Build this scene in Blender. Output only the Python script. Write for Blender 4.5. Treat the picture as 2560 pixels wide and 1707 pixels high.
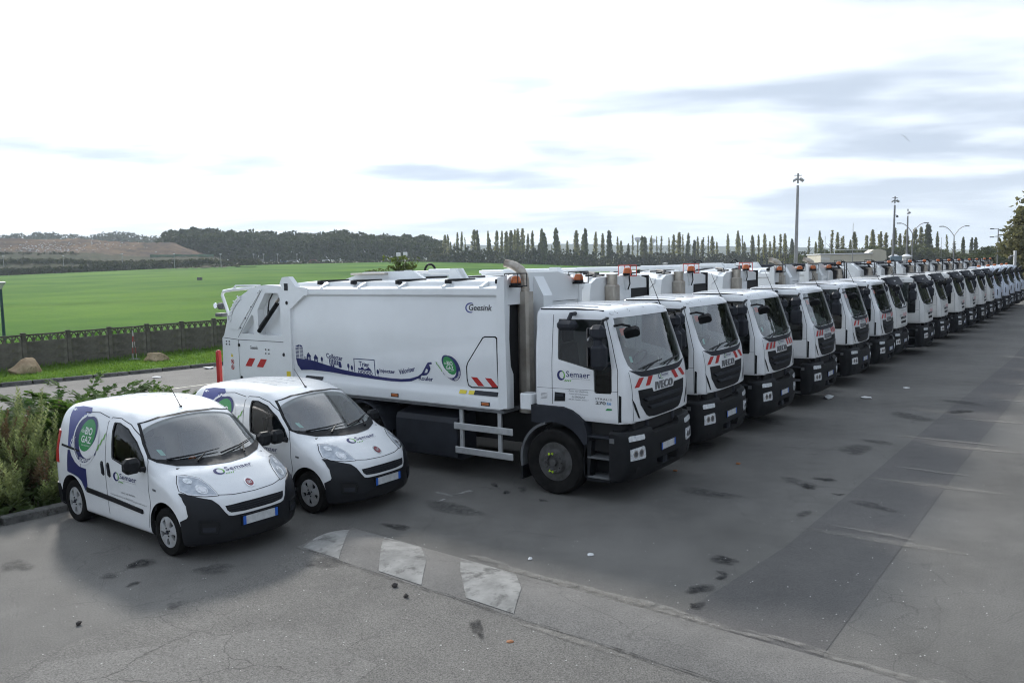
import bpy, bmesh, math, random
import numpy as np
from mathutils import Vector, Matrix, Euler
from mathutils.geometry import delaunay_2d_cdt

# ------------------------------------------------------------------ scene, camera, sky, sun
scene = bpy.context.scene
for o in list(bpy.data.objects):
    bpy.data.objects.remove(o)
COL = scene.collection
R = math.radians
random.seed(7)
rng = np.random.default_rng(11)

CAM_H, PITCH, ROLL, FPX = 3.58, 0.0905, -0.0193, 2071.24
cam_data = bpy.data.cameras.new('camera')
cam_data.sensor_width = 36.0
cam_data.lens = FPX / 2560.0 * 36.0
cam_data.clip_start = 0.1
cam_data.clip_end = 20000
cam = bpy.data.objects.new('camera', cam_data)
COL.objects.link(cam)
cam.matrix_world = Matrix.Translation((0, 0, CAM_H)) @ Matrix.Rotation(math.pi / 2 - PITCH, 4, 'X') @ Matrix.Rotation(ROLL, 4, 'Z')
scene.camera = cam

SUN_AZ = R(-25.7)          # left of the view direction (+Y)
SUN_EL = R(29.8)
sun_dir = Vector((math.sin(SUN_AZ) * math.cos(SUN_EL), math.cos(SUN_AZ) * math.cos(SUN_EL), math.sin(SUN_EL)))

world = bpy.data.worlds.new('World')
scene.world = world
world.use_nodes = True
nt = world.node_tree
nt.nodes.clear()
def wn(t, **kw):
    n = nt.nodes.new(t)
    for k, v in kw.items():
        setattr(n, k, v)
    return n
def wl(a, b):
    nt.links.new(a, b)
def wmath(op, a, b=None, clamp=False):
    n = wn('ShaderNodeMath', operation=op, use_clamp=clamp)
    for i, v in enumerate((a, b)):
        if v is None:
            continue
        if isinstance(v, (int, float)):
            n.inputs[i].default_value = v
        else:
            wl(v, n.inputs[i])
    return n.outputs[0]
def wmix(f, a, b):
    n = wn('ShaderNodeMix', data_type='RGBA')
    for i, v in ((0, f), (6, a), (7, b)):
        if isinstance(v, (int, float)):
            n.inputs[i].default_value = v
        elif isinstance(v, tuple):
            n.inputs[i].default_value = (*v, 1)
        else:
            wl(v, n.inputs[i])
    return n.outputs[2]
sky = wn('ShaderNodeTexSky', sky_type='NISHITA', sun_disc=False)
sky.sun_elevation = SUN_EL
sky.sun_rotation = SUN_AZ % (2 * math.pi)
sky.air_density = 1.0
sky.dust_density = 2.0
tc = wn('ShaderNodeTexCoord')
nrm = wn('ShaderNodeVectorMath', operation='NORMALIZE')
wl(tc.outputs['Generated'], nrm.inputs[0])
sep = wn('ShaderNodeSeparateXYZ')
wl(nrm.outputs[0], sep.inputs[0])
zc = wmath('MAXIMUM', sep.outputs[2], 0.0)
den = wmath('ADD', zc, 0.10)
comb = wn('ShaderNodeCombineXYZ')
wl(wmath('DIVIDE', sep.outputs[0], den), comb.inputs[0])
wl(wmath('DIVIDE', sep.outputs[1], den), comb.inputs[1])
def cloud_noise(scale, detail, rough, off, stretch=1.0, dist=0.0):
    mp = wn('ShaderNodeMapping')
    mp.inputs['Location'].default_value = off
    mp.inputs['Scale'].default_value = (scale, scale * stretch, scale)
    wl(comb.outputs[0], mp.inputs[0])
    n = wn('ShaderNodeTexNoise')
    n.inputs['Scale'].default_value = 1.0
    n.inputs['Detail'].default_value = detail
    n.inputs['Roughness'].default_value = rough
    n.inputs['Distortion'].default_value = dist
    wl(mp.outputs[0], n.inputs['Vector'])
    return n.outputs[0]
def wramp(v, lo, hi):
    n = wn('ShaderNodeMapRange', interpolation_type='SMOOTHSTEP')
    n.inputs['From Min'].default_value = lo
    n.inputs['From Max'].default_value = hi
    wl(v, n.inputs['Value'])
    return n.outputs[0]
dot = wn('ShaderNodeVectorMath', operation='DOT_PRODUCT')
wl(nrm.outputs[0], dot.inputs[0])
dot.inputs[1].default_value = sun_dir
sd = wmath('MAXIMUM', dot.outputs['Value'], 0.0)
glow = wmath('ADD', wmath('MULTIPLY', wmath('POWER', sd, 6.0), 0.50), wmath('MULTIPLY', wmath('POWER', sd, 40.0), 1.2))
big = cloud_noise(0.55, 4.0, 0.5, (-4.2, 12.04, 0), 1.5, 0.3)
fine = cloud_noise(1.35, 4.0, 0.5, (-2.22, 17.42, 2.0), 1.6, 0.2)
thick = wmath('ADD', wmath('MULTIPLY', big, 0.68), wmath('MULTIPLY', fine, 0.32))
bank = wmath('ADD', thick, wmath('MULTIPLY', wmath('SUBTRACT', 1.0, sd), 0.20))   # cloud away from the sun shows its grey side
shade = wramp(bank, 0.445, 0.67)                       # thick cloud: grey underside
gap = wramp(thick, 0.40, 0.30)                          # thin places: blue shows through
lit = wmath('ADD', glow, 0.98)
litc = wn('ShaderNodeVectorMath', operation='SCALE')
litc.inputs[0].default_value = (0.93, 0.995, 1.075)
wl(lit, litc.inputs['Scale'])
darkc = wn('ShaderNodeVectorMath', operation='SCALE')
darkc.inputs[0].default_value = (0.38, 0.445, 0.54)
wl(wmath('ADD', wmath('MULTIPLY', glow, 0.55), 1.0), darkc.inputs['Scale'])
cloud = wmix(wmath('MULTIPLY', shade, 0.95), litc.outputs[0], darkc.outputs[0])
skyc = wn('ShaderNodeVectorMath', operation='SCALE')
wl(sky.outputs[0], skyc.inputs[0])
skyc.inputs['Scale'].default_value = 0.12
skyb = wn('ShaderNodeVectorMath', operation='ADD')
wl(skyc.outputs[0], skyb.inputs[0])
veil = wn('ShaderNodeVectorMath', operation='SCALE')
veil.inputs[0].default_value = (0.36, 0.42, 0.46)
wl(wmath('ADD', glow, 0.8), veil.inputs['Scale'])
wl(veil.outputs[0], skyb.inputs[1])
col1 = wmix(wmath('MULTIPLY', gap, 0.75), cloud, skyb.outputs[0])
hz = wramp(sep.outputs[2], 0.11, 0.0)
hzc = wn('ShaderNodeVectorMath', operation='SCALE')
hzc.inputs[0].default_value = (0.70, 0.775, 0.855)
wl(wmath('ADD', wmath('MULTIPLY', glow, 0.5), 0.84), hzc.inputs['Scale'])
col2 = wmix(wmath('MULTIPLY', hz, 0.8), col1, hzc.outputs[0])
bg = wn('ShaderNodeBackground')
wl(col2, bg.inputs['Color'])
bg.inputs['Strength'].default_value = 1.0
out = wn('ShaderNodeOutputWorld')
wl(bg.outputs[0], out.inputs['Surface'])

sun_data = bpy.data.lights.new('sun', 'SUN')
sun_data.energy = 2.4
sun_data.angle = R(5.5)
sun_data.color = (1.0, 0.955, 0.89)
sun = bpy.data.objects.new('sun', sun_data)
COL.objects.link(sun)
sun.rotation_euler = sun_dir.to_track_quat('Z', 'Y').to_euler()
sun.location = (-20, 40, 30)

vs = scene.view_settings
vs.view_transform = 'Standard'
vs.look = 'None'
vs.exposure = 0.53
vs.gamma = 1.0
vs.use_curve_mapping = False
scene.render.film_transparent = False
scene.cycles.use_denoising = True
scene.cycles.max_bounces = 7
scene.cycles.diffuse_bounces = 3
scene.cycles.glossy_bounces = 3
scene.cycles.adaptive_threshold = 0.03
scene.cycles.filter_width = 1.1
scene.cycles.transmission_bounces = 4
scene.cycles.transparent_max_bounces = 12
scene.cycles.volume_bounces = 1
scene.cycles.sample_clamp_indirect = 6.0

# ------------------------------------------------------------------ materials
MATS = {}
def mat(name, color, rough=0.5, metal=0.0, spec=0.5, coat=0.0, var=0.0, vscale=3.0, bump=0.0, bscale=40.0, color2=None, alpha=None, emit=None):
    """Principled material, its colour broken up by object-space noise (var or color2)."""
    if name in MATS:
        return MATS[name]
    m = bpy.data.materials.new(name)
    m.use_nodes = True
    n = m.node_tree.nodes
    l = m.node_tree.links
    b = n['Principled BSDF']
    b.inputs['Roughness'].default_value = rough
    b.inputs['Metallic'].default_value = metal
    b.inputs['Specular IOR Level'].default_value = spec
    b.inputs['Coat Weight'].default_value = coat
    b.inputs['Coat Roughness'].default_value = 0.05
    b.inputs['Base Color'].default_value = (*color, 1)
    if var or color2 or bump:
        t = n.new('ShaderNodeTexCoord')
    if var or color2:
        nz = n.new('ShaderNodeTexNoise')
        nz.inputs['Scale'].default_value = vscale
        nz.inputs['Detail'].default_value = 6
        nz.inputs['Roughness'].default_value = 0.62
        l.new(t.outputs['Object'], nz.inputs['Vector'])
        rp = n.new('ShaderNodeValToRGB')
        c2 = color2 if color2 else tuple(c * (1 - var) for c in color)
        rp.color_ramp.elements[0].position = 0.33
        rp.color_ramp.elements[1].position = 0.62
        rp.color_ramp.elements[0].color = (*c2, 1)
        rp.color_ramp.elements[1].color = (*color, 1)
        l.new(nz.outputs[0], rp.inputs[0])
        l.new(rp.outputs[0], b.inputs['Base Color'])
    if bump:
        nb = n.new('ShaderNodeTexNoise')
        nb.inputs['Scale'].default_value = bscale
        nb.inputs['Detail'].default_value = 4
        l.new(t.outputs['Object'], nb.inputs['Vector'])
        bp = n.new('ShaderNodeBump')
        bp.inputs['Strength'].default_value = bump
        bp.inputs['Distance'].default_value = 0.02
        l.new(nb.outputs[0], bp.inputs['Height'])
        l.new(bp.outputs[0], b.inputs['Normal'])
    if emit:
        b.inputs['Emission Color'].default_value = (*color, 1)
        b.inputs['Emission Strength'].default_value = emit
    MATS[name] = m
    return m

def glass_mat(name, tint, ior=1.5, rough=0.0, add=0.045, mult=1.15):
    m = bpy.data.materials.new(name)
    m.use_nodes = True
    n = m.node_tree.nodes
    l = m.node_tree.links
    n.remove(n['Principled BSDF'])
    tr = n.new('ShaderNodeBsdfTransparent')
    tr.inputs[0].default_value = (*tint, 1)
    gl = n.new('ShaderNodeBsdfGlossy')
    gl.inputs['Roughness'].default_value = rough
    gl.inputs['Color'].default_value = (1, 1, 1, 1)
    fr = n.new('ShaderNodeFresnel')
    fr.inputs['IOR'].default_value = ior
    ml = n.new('ShaderNodeMath')
    ml.operation = 'MULTIPLY_ADD'
    ml.inputs[1].default_value = mult
    ml.inputs[2].default_value = add
    ml.use_clamp = True
    l.new(fr.outputs[0], ml.inputs[0])
    mx = n.new('ShaderNodeMixShader')
    l.new(ml.outputs[0], mx.inputs[0])
    l.new(tr.outputs[0], mx.inputs[1])
    l.new(gl.outputs[0], mx.inputs[2])
    l.new(mx.outputs[0], n['Material Output'].inputs['Surface'])
    MATS[name] = m
    return m

WHITE = mat('white_paint', (0.80, 0.81, 0.815), 0.22, coat=0.5, var=0.07, vscale=1.7)
BODYW = mat('body_white', (0.78, 0.80, 0.805), 0.2, coat=0.35, color2=(0.73, 0.745, 0.745), vscale=1.1, bump=0.12, bscale=1.6)
ROOFW = mat('roof_white', (0.72, 0.72, 0.70), 0.45, color2=(0.50, 0.50, 0.47), vscale=2.2)
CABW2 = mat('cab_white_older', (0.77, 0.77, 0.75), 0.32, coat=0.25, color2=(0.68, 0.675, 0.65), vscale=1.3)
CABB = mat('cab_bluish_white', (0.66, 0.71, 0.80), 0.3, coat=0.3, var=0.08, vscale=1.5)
BLACK = mat('black_plastic', (0.011, 0.012, 0.014), 0.55, spec=0.22, var=0.35, vscale=5, bump=0.08, bscale=220)
DGREY = mat('dark_grey_plastic', (0.026, 0.029, 0.037), 0.58, spec=0.25, var=0.3, vscale=4, bump=0.06, bscale=160)
MGREY = mat('dusty_grey_plastic', (0.13, 0.135, 0.14), 0.6, var=0.4, vscale=4)
RUBBER = mat('tyre_rubber', (0.010, 0.010, 0.010), 0.9, spec=0.08, color2=(0.020, 0.019, 0.018), vscale=6, bump=0.1, bscale=90)
VOID = mat('underbody_black', (0.008, 0.008, 0.009), 0.8, var=0.3)
STEEL = mat('brushed_steel', (0.50, 0.465, 0.41), 0.42, metal=0.6, color2=(0.36, 0.32, 0.27), vscale=3)
TARN = mat('tarnished_steel', (0.50, 0.46, 0.40), 0.38, metal=0.8, color2=(0.22, 0.17, 0.13), vscale=4)
ALU = mat('aluminium', (0.55, 0.56, 0.56), 0.5, metal=0.5, var=0.2, vscale=6)
WHEELG = mat('wheel_grey', (0.085, 0.084, 0.082), 0.6, color2=(0.040, 0.038, 0.035), vscale=9)
SILVER = mat('silver_rim', (0.52, 0.53, 0.54), 0.4, metal=0.3, color2=(0.40, 0.39, 0.38), vscale=8)
BADGE = mat('badge_metal', (0.20, 0.20, 0.205), 0.35, metal=0.5, color2=(0.32, 0.32, 0.33), vscale=9)
CHROME = mat('chrome', (0.75, 0.75, 0.76), 0.12, metal=1.0, var=0.05)
LENS = mat('lamp_reflector', (0.84, 0.86, 0.88), 0.15, metal=0.15, coat=0.6, color2=(0.45, 0.47, 0.49), vscale=30)
LENS2 = mat('lamp_clear', (0.8, 0.82, 0.83), 0.15, coat=0.6, color2=(0.55, 0.57, 0.58), vscale=16)
ORANGE = mat('amber_plastic', (0.54, 0.12, 0.010), 0.25, coat=0.4, var=0.3, vscale=14)
AMBERM = mat('amber_marker', (0.45, 0.12, 0.02), 0.3, coat=0.3, var=0.2)
REDP = mat('red_reflective', (0.48, 0.018, 0.016), 0.4, var=0.12, vscale=12)
REDC = mat('red_cage', (0.55, 0.05, 0.03), 0.45, var=0.2)
WHR = mat('white_reflective', (0.78, 0.78, 0.78), 0.35, var=0.05)
NAVY = mat('navy_vinyl', (0.022, 0.026, 0.125), 0.35, var=0.1)
BLUEV = mat('violet_blue_vinyl', (0.055, 0.065, 0.25), 0.33, var=0.1)
GREENV = mat('green_vinyl', (0.03, 0.27, 0.075), 0.35, var=0.12)
LIMEV = mat('lime_vinyl', (0.16, 0.42, 0.07), 0.35, var=0.1)
DECALG = mat('grey_lettering', (0.16, 0.16, 0.17), 0.4, var=0.1)
DECALK = mat('black_lettering', (0.02, 0.02, 0.026), 0.4, var=0.1)
YELLOW = mat('yellow_sticker', (0.72, 0.58, 0.03), 0.4, var=0.1)
LIMEP = mat('lime_pointer', (0.50, 0.72, 0.03), 0.35, var=0.1)
PLATEW = mat('plate_white', (0.62, 0.63, 0.63), 0.35, color2=(0.45, 0.46, 0.46), vscale=9)
PLATEB = mat('plate_blue', (0.02, 0.12, 0.52), 0.35, var=0.1)
SEATC = mat('seat_cloth', (0.09, 0.105, 0.135), 0.85, var=0.3, vscale=12)
INTW = mat('cab_lining', (0.56, 0.57, 0.56), 0.7, var=0.15)
DASH = mat('dashboard', (0.07, 0.075, 0.08), 0.6, var=0.3, vscale=8)
MINT = mat('windscreen_sticker', (0.35, 0.68, 0.60), 0.5, var=0.1)
REDST = mat('orange_red_sticker', (0.80, 0.13, 0.05), 0.5, var=0.1)
GLASS = glass_mat('window_glass', (0.80, 0.86, 0.84))
GLASSD = glass_mat('tinted_side_glass', (0.20, 0.23, 0.23), add=0.0, mult=0.7)
GLASSV = glass_mat('van_windscreen', (0.84, 0.89, 0.87), add=0.14)
VANB = mat('van_bumper_plastic', (0.014, 0.015, 0.018), 0.5, spec=0.25, var=0.25, vscale=4, bump=0.05, bscale=200)
LAMPG = mat('lamp_housing', (0.34, 0.37, 0.41), 0.2, metal=0.35, coat=0.8, color2=(0.55, 0.58, 0.62), vscale=11)

# ------------------------------------------------------------------ mesh helpers
def new_obj(name, verts, faces, m, parent=None, smooth=False, sharp=35.0):
    me = bpy.data.meshes.new(name)
    me.from_pydata([tuple(map(float, v)) for v in verts], [], [tuple(map(int, f)) for f in faces])
    me.update()
    for mm in (m if isinstance(m, (list, tuple)) else [m]):
        me.materials.append(mm)
    if smooth:
        me.polygons.foreach_set('use_smooth', [True] * len(me.polygons))
        me.set_sharp_from_angle(angle=R(sharp))
    o = bpy.data.objects.new(name, me)
    COL.objects.link(o)
    if parent:
        o.parent = parent
    return o
def empty(name, loc=(0, 0, 0), rz=0.0):
    o = bpy.data.objects.new(name, None)
    o.empty_display_size = 0.3
    o.location = loc
    o.rotation_euler = (0, 0, rz)
    COL.objects.link(o)
    return o
def tag(o, label=None, cat=None, group=None, kind=None):
    if label: o['label'] = label
    if cat: o['category'] = cat
    if group: o['group'] = group
    if kind: o['kind'] = kind
    return o
def copy_tree(o, parent=None):
    c = o.copy()
    COL.objects.link(c)
    c.parent = parent
    for ch in o.children:
        copy_tree(ch, c)
    return c

class MB:
    """collects simple shapes; build() links them as one mesh object"""
    def __init__(self):
        self.v, self.f = [], []
    def add(self, v, f, M=None):
        k = len(self.v)
        if M is not None:
            v = [tuple(M @ Vector(p)) for p in v]
        self.v += [tuple(p) for p in v]
        self.f += [tuple(i + k for i in q) for q in f]
        return self
    def box(self, x0, x1, y0, y1, z0, z1, b=0.0, M=None):
        if x0 > x1: x0, x1 = x1, x0
        if y0 > y1: y0, y1 = y1, y0
        if z0 > z1: z0, z1 = z1, z0
        if b <= 0:
            v = [(x0,y0,z0),(x1,y0,z0),(x1,y1,z0),(x0,y1,z0),(x0,y0,z1),(x1,y0,z1),(x1,y1,z1),(x0,y1,z1)]
            return self.add(v, [(0,3,2,1),(4,5,6,7),(0,1,5,4),(1,2,6,5),(2,3,7,6),(3,0,4,7)], M)
        b = min(b, (x1-x0)*.49, (y1-y0)*.49, (z1-z0)*.49)
        X, Y, Z = (x0, x1), (y0, y1), (z0, z1)
        v = []; idx = {}
        for i in (0,1):
            for j in (0,1):
                for k in (0,1):
                    sx, sy, sz = (1,-1)[i], (1,-1)[j], (1,-1)[k]
                    for a in range(3):
                        p = [X[i]+sx*b, Y[j]+sy*b, Z[k]+sz*b]
                        p[a] = (X[i], Y[j], Z[k])[a]
                        idx[(i,j,k,a)] = len(v); v.append(tuple(p))
        f = []
        for a in range(3):
            for s in (0,1):
                q = []
                for (m_, n_) in ((0,0),(1,0),(1,1),(0,1)):
                    t = [0,0,0]; t[a] = s; t[(a+1)%3] = m_; t[(a+2)%3] = n_
                    q.append(idx[(*t, a)])
                f.append(tuple(q) if s else tuple(reversed(q)))
        for a in range(3):
            c, d = (a+1)%3, (a+2)%3
            for m_ in (0,1):
                for n_ in (0,1):
                    t0 = [0,0,0]; t0[c] = m_; t0[d] = n_; t1 = list(t0); t1[a] = 1
                    q = (idx[(*t0,c)], idx[(*t1,c)], idx[(*t1,d)], idx[(*t0,d)])
                    f.append(q if m_ != n_ else tuple(reversed(q)))
        for i in (0,1):
            for j in (0,1):
                for k in (0,1):
                    q = (idx[(i,j,k,0)], idx[(i,j,k,1)], idx[(i,j,k,2)])
                    f.append(q if (i+j+k) % 2 else tuple(reversed(q)))
        return self.add(v, f, M)
    def prism(self, poly, axis, a, b, M=None):
        """extrude a 2D polygon along axis; poly is (y,z), (x,z) or (x,y) for x, y, z"""
        n = len(poly)
        def P(p, t):
            return {'x': (t, p[0], p[1]), 'y': (p[0], t, p[1]), 'z': (p[0], p[1], t)}[axis]
        v = [P(p, a) for p in poly] + [P(p, b) for p in poly]
        f = [tuple(range(n-1, -1, -1)), tuple(range(n, 2*n))] + [(i, (i+1)%n, n+(i+1)%n, n+i) for i in range(n)]
        area = sum(poly[i][0]*poly[(i+1)%n][1]-poly[(i+1)%n][0]*poly[i][1] for i in range(n))
        flip = (area < 0) ^ (b < a) ^ (axis == 'y')
        if flip:
            f = [tuple(reversed(q)) for q in f]
        return self.add(v, f, M)
    def tube(self, path, r, n=8, M=None, caps=True):
        path = [Vector(p) for p in path]
        rs = r if isinstance(r, (list, tuple)) else [r]*len(path)
        v, f = [], []
        up = None
        for i, p in enumerate(path):
            t = (path[min(i+1, len(path)-1)] - path[max(i-1, 0)]).normalized()
            if up is None:
                up = Vector((0,0,1)) if abs(t.z) < .9 else Vector((1,0,0))
            s = t.cross(up).normalized()
            up = s.cross(t).normalized()
            for k in range(n):
                a = 2*math.pi*k/n
                v.append(tuple(p + (s*math.cos(a) + up*math.sin(a))*rs[i]))
        for i in range(len(path)-1):
            for k in range(n):
                f.append((i*n+k, i*n+(k+1)%n, (i+1)*n+(k+1)%n, (i+1)*n+k))
        if caps:
            f.append(tuple(range(n-1, -1, -1)))
            f.append(tuple((len(path)-1)*n+k for k in range(n)))
        f = [tuple(reversed(q)) for q in f]
        return self.add(v, f, M)
    def lathe(self, prof, c, axis='y', n=32, M=None):
        """prof: list of (radius, offset along axis)"""
        v, f = [], []
        for (r, h) in prof:
            for k in range(n):
                a = 2*math.pi*k/n
                u, w = r*math.cos(a), r*math.sin(a)
                v.append({'y': (c[0]+u, c[1]+h, c[2]+w), 'x': (c[0]+h, c[1]+u, c[2]+w), 'z': (c[0]+u, c[1]+w, c[2]+h)}[axis])
        for i in range(len(prof)-1):
            for k in range(n):
                f.append((i*n+k, i*n+(k+1)%n, (i+1)*n+(k+1)%n, (i+1)*n+k))
        f.append(tuple(range(n-1, -1, -1)))
        f.append(tuple((len(prof)-1)*n+k for k in range(n)))
        return self.add(v, f, M)
    def build(self, name, m, parent=None, smooth=False, sharp=35.0):
        o = new_obj(name, self.v, self.f, m, parent, smooth, sharp)
        return o

def inside(pt, loops):
    c = False
    for L in loops:
        n = len(L); j = n-1
        for i in range(n):
            if (L[i][1] > pt[1]) != (L[j][1] > pt[1]) and pt[0] < (L[j][0]-L[i][0])*(pt[1]-L[i][1])/(L[j][1]-L[i][1])+L[i][0]:
                c = not c
            j = i
    return c
def fill(loops, step=None):
    """triangulate a 2D outline (with holes), interior points every step"""
    pts, edges = [], []
    for L in loops:
        ring = []
        for i in range(len(L)):
            a, b = L[i], L[(i+1) % len(L)]
            n = 1 if step is None else max(1, int(math.ceil(math.hypot(b[0]-a[0], b[1]-a[1])/step)))
            for k in range(n):
                ring.append((a[0]+(b[0]-a[0])*k/n, a[1]+(b[1]-a[1])*k/n))
        k0 = len(pts)
        pts += ring
        edges += [(k0+i, k0+(i+1) % len(ring)) for i in range(len(ring))]
    if step:
        A = np.array(pts)
        x0, y0 = A.min(0); x1, y1 = A.max(0)
        for gx in np.arange(x0+step*.5, x1, step):
            for gy in np.arange(y0+step*.5, y1, step):
                if inside((gx, gy), loops) and np.min(np.hypot(A[:, 0]-gx, A[:, 1]-gy)) > step*.45:
                    pts.append((gx, gy))
    vs_, es_, fs_, *_ = delaunay_2d_cdt([Vector(p) for p in pts], edges, [], 0, 1e-6)
    out = []
    for q in fs_:
        c = (sum(vs_[i][0] for i in q)/len(q), sum(vs_[i][1] for i in q)/len(q))
        if inside(c, loops):
            out.append(tuple(q))
    return [(p[0], p[1]) for p in vs_], out
def plate(mb, loops, axis, a, b):
    """flat plate with holes, extruded from a to b along axis"""
    P, T = fill(loops)
    n = len(P)
    def X(p, t):
        return {'x': (t, p[0], p[1]), 'y': (p[0], t, p[1]), 'z': (p[0], p[1], t)}[axis]
    v = [X(p, a) for p in P] + [X(p, b) for p in P]
    f = [t for t in T] + [tuple(i+n for i in reversed(t)) for t in T]
    cnt = {}
    for t in T:
        for i in range(len(t)):
            e = (t[i], t[(i+1) % len(t)])
            cnt[e] = cnt.get(e, 0)+1
    for (i, j) in cnt:
        if (j, i) not in cnt:
            f.append((j, i, i+n, j+n))
    return mb.add(v, f)

# implicit bodies: vehicles are one smooth solid, windows and arches cut out of it
def smax(a, b, k):
    h = np.maximum(k-np.abs(a-b), 0)/k
    return np.maximum(a, b)+h*h*k*.25
def itp(x, pts):
    xs = np.array([p[0] for p in pts], float); ys = np.array([p[1] for p in pts], float)
    d = np.diff(ys)/np.diff(xs); m = np.zeros_like(ys); m[0] = d[0]; m[-1] = d[-1]
    for i in range(1, len(xs)-1):
        m[i] = 0 if d[i-1]*d[i] <= 0 else 2*d[i-1]*d[i]/(d[i-1]+d[i])
    x = np.clip(x, xs[0], xs[-1]); i = np.clip(np.searchsorted(xs, x)-1, 0, len(xs)-2)
    hh = xs[i+1]-xs[i]; t = (x-xs[i])/hh
    return (2*t**3-3*t**2+1)*ys[i]+(t**3-2*t**2+t)*hh*m[i]+(-2*t**3+3*t**2)*ys[i+1]+(t**3-t**2)*hh*m[i+1]
def shell(F, lo, hi, seg, nx, ny, nz, level=0.0):
    """closed quad mesh of F=level: a box lattice pulled onto the surface from the medial segment seg"""
    lo = np.array(lo, float); hi = np.array(hi, float)
    N = (nx, ny, nz); idx = {}; P = []
    def vid(i, j, k):
        q = (i, j, k)
        if q not in idx:
            idx[q] = len(P)
            P.append(lo+(hi-lo)*np.array([i/nx, j/ny, k/nz]))
        return idx[q]
    Fc = []
    for a in range(3):
        b, c = (a+1) % 3, (a+2) % 3
        for s in (0, N[a]):
            for i in range(N[b]):
                for j in range(N[c]):
                    q = []
                    for (m_, n_) in ((0,0),(1,0),(1,1),(0,1)):
                        t = [0,0,0]; t[a] = s; t[b] = i+m_; t[c] = j+n_
                        q.append(vid(*t))
                    Fc.append(tuple(q) if s else tuple(reversed(q)))
    P = np.array(P)
    A, B = np.array(seg[0], float), np.array(seg[1], float)
    t = np.clip(((P-A)@(B-A))/((B-A)@(B-A)), 0, 1)
    O = A+t[:, None]*(B-A)
    D = P-O
    l0 = np.zeros(len(P)); l1 = np.full(len(P), 1.6)
    for _ in range(40):
        m = (l0+l1)/2
        ins = F(O+D*m[:, None]) <= level
        l0 = np.where(ins, m, l0); l1 = np.where(ins, l1, m)
    return O+D*l1[:, None], Fc
class Surf:
    """decal projection onto an implicit body: axis '-y','+y' take (x,z); 'x' takes (y,z); 'z' takes (x,y)"""
    def __init__(self, F, axis, start=4.0, span=8.0):
        self.F, self.axis, self.start, self.span = F, axis, start, span
    def map(self, uv, off=0.0):
        uv = np.asarray(uv, float); u, v = uv[:, 0], uv[:, 1]; n = len(u); z = np.zeros(n)
        if self.axis == '-y': o = np.stack([u, z-self.start, v], 1); d = np.array([0, 1., 0])
        elif self.axis == '+y': o = np.stack([u, z+self.start, v], 1); d = np.array([0, -1., 0])
        elif self.axis == 'x': o = np.stack([z+self.start, u, v], 1); d = np.array([-1., 0, 0])
        else: o = np.stack([u, v, z+self.start], 1); d = np.array([0, 0, -1.])
        ts = np.linspace(0, self.span, 500)
        ins = self.F(o[:, None, :]+d*ts[None, :, None]) <= 0
        k = np.maximum(np.argmax(ins, 1), 1)
        a, b = ts[k-1], ts[k]
        for _ in range(26):
            m = (a+b)/2; q = self.F(o+d*m[:, None]) <= 0
            b = np.where(q, m, b); a = np.where(q, a, m)
        P = o+d*b[:, None]
        e = 1e-3
        G = np.stack([self.F(P+np.array(w)*e)-self.F(P-np.array(w)*e) for w in ((1,0,0),(0,1,0),(0,0,1))], 1)
        G /= np.linalg.norm(G, axis=1)[:, None]+1e-9
        self.n = G
        return P+G*off
class FSurf:
    def __init__(self, fn, nrm):
        self.fn, self.nv = fn, np.array(nrm, float)
    def map(self, uv, off=0.0):
        P = np.array([self.fn(u, v) for u, v in uv], float)
        self.n = np.tile(self.nv, (len(P), 1))
        return P+self.n*off
def lay(S, P2, T, off, depth=0.0):
    """vertices and faces of a sheet lying on surface S, with a skirt of the given depth"""
    V = S.map(P2, off); N = S.n
    T = [t for t in T]
    if T:
        a, b, c = V[T[0][0]], V[T[0][1]], V[T[0][2]]
        if np.dot(np.cross(b-a, c-a), N[T[0][0]]) < 0:
            T = [tuple(reversed(t)) for t in T]
    V = list(V)
    if depth:
        n = len(V)
        V += list(np.array(V)-N*depth)
        ed = set()
        for t in T:
            for i in range(len(t)):
                ed.add((t[i], t[(i+1) % len(t)]))
        T = T+[(j, i, i+n, j+n) for (i, j) in ed if (j, i) not in ed]
    return V, T
def patch(name, S, loops, off, m, parent=None, step=0.06, depth=0.0, smooth=True):
    if not isinstance(loops[0][0], (tuple, list)):
        loops = [loops]
    P, T = fill(loops, step)
    V, T = lay(S, P, T, off, depth)
    return new_obj(name, V, T, m, parent, smooth)
_txt = {}
def text2d(s, bold=0.0, shear=0.0, spacing=1.0):
    key = (s, bold, shear, spacing)
    if key not in _txt:
        cu = bpy.data.curves.new('t', 'FONT')
        cu.body = s; cu.size = 1.0; cu.resolution_u = 3; cu.offset = bold; cu.shear = shear; cu.space_character = spacing
        o = bpy.data.objects.new('t', cu)
        COL.objects.link(o)
        me = bpy.data.meshes.new_from_object(o.evaluated_get(bpy.context.evaluated_depsgraph_get()))
        v = np.array([tuple(p.co)[:2] for p in me.vertices]); f = [tuple(p.vertices) for p in me.polygons]
        bpy.data.objects.remove(o); bpy.data.curves.remove(cu); bpy.data.meshes.remove(me)
        v = (v-v.min(0))
        _txt[key] = (v/v.max(0), f, float(v.max(0)[0]/v.max(0)[1]))
    return _txt[key]
def text_on(name, S, s, box, off, m, parent=None, bold=0.0, shear=0.0, slope=0.0, mirror=False, depth=0.0, bend=None, spacing=1.0):
    """lettering fitted to box (u0,v0,u1,v1) on surface S; slope lifts v along u; mirror for surfaces read from +u to -u"""
    v, f, _ = text2d(s, bold, shear, spacing)
    u0, v0, u1, v1 = box
    q = []
    for (a, b) in v:
        uu = u0+(u1-u0)*a
        vv = v0+(v1-v0)*b+slope*(uu-u0)
        if bend: uu, vv = bend(a, b)
        q.append((uu, vv))
    V, T = lay(S, q, f, off, depth)
    return new_obj(name, V, T, m, parent)
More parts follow.
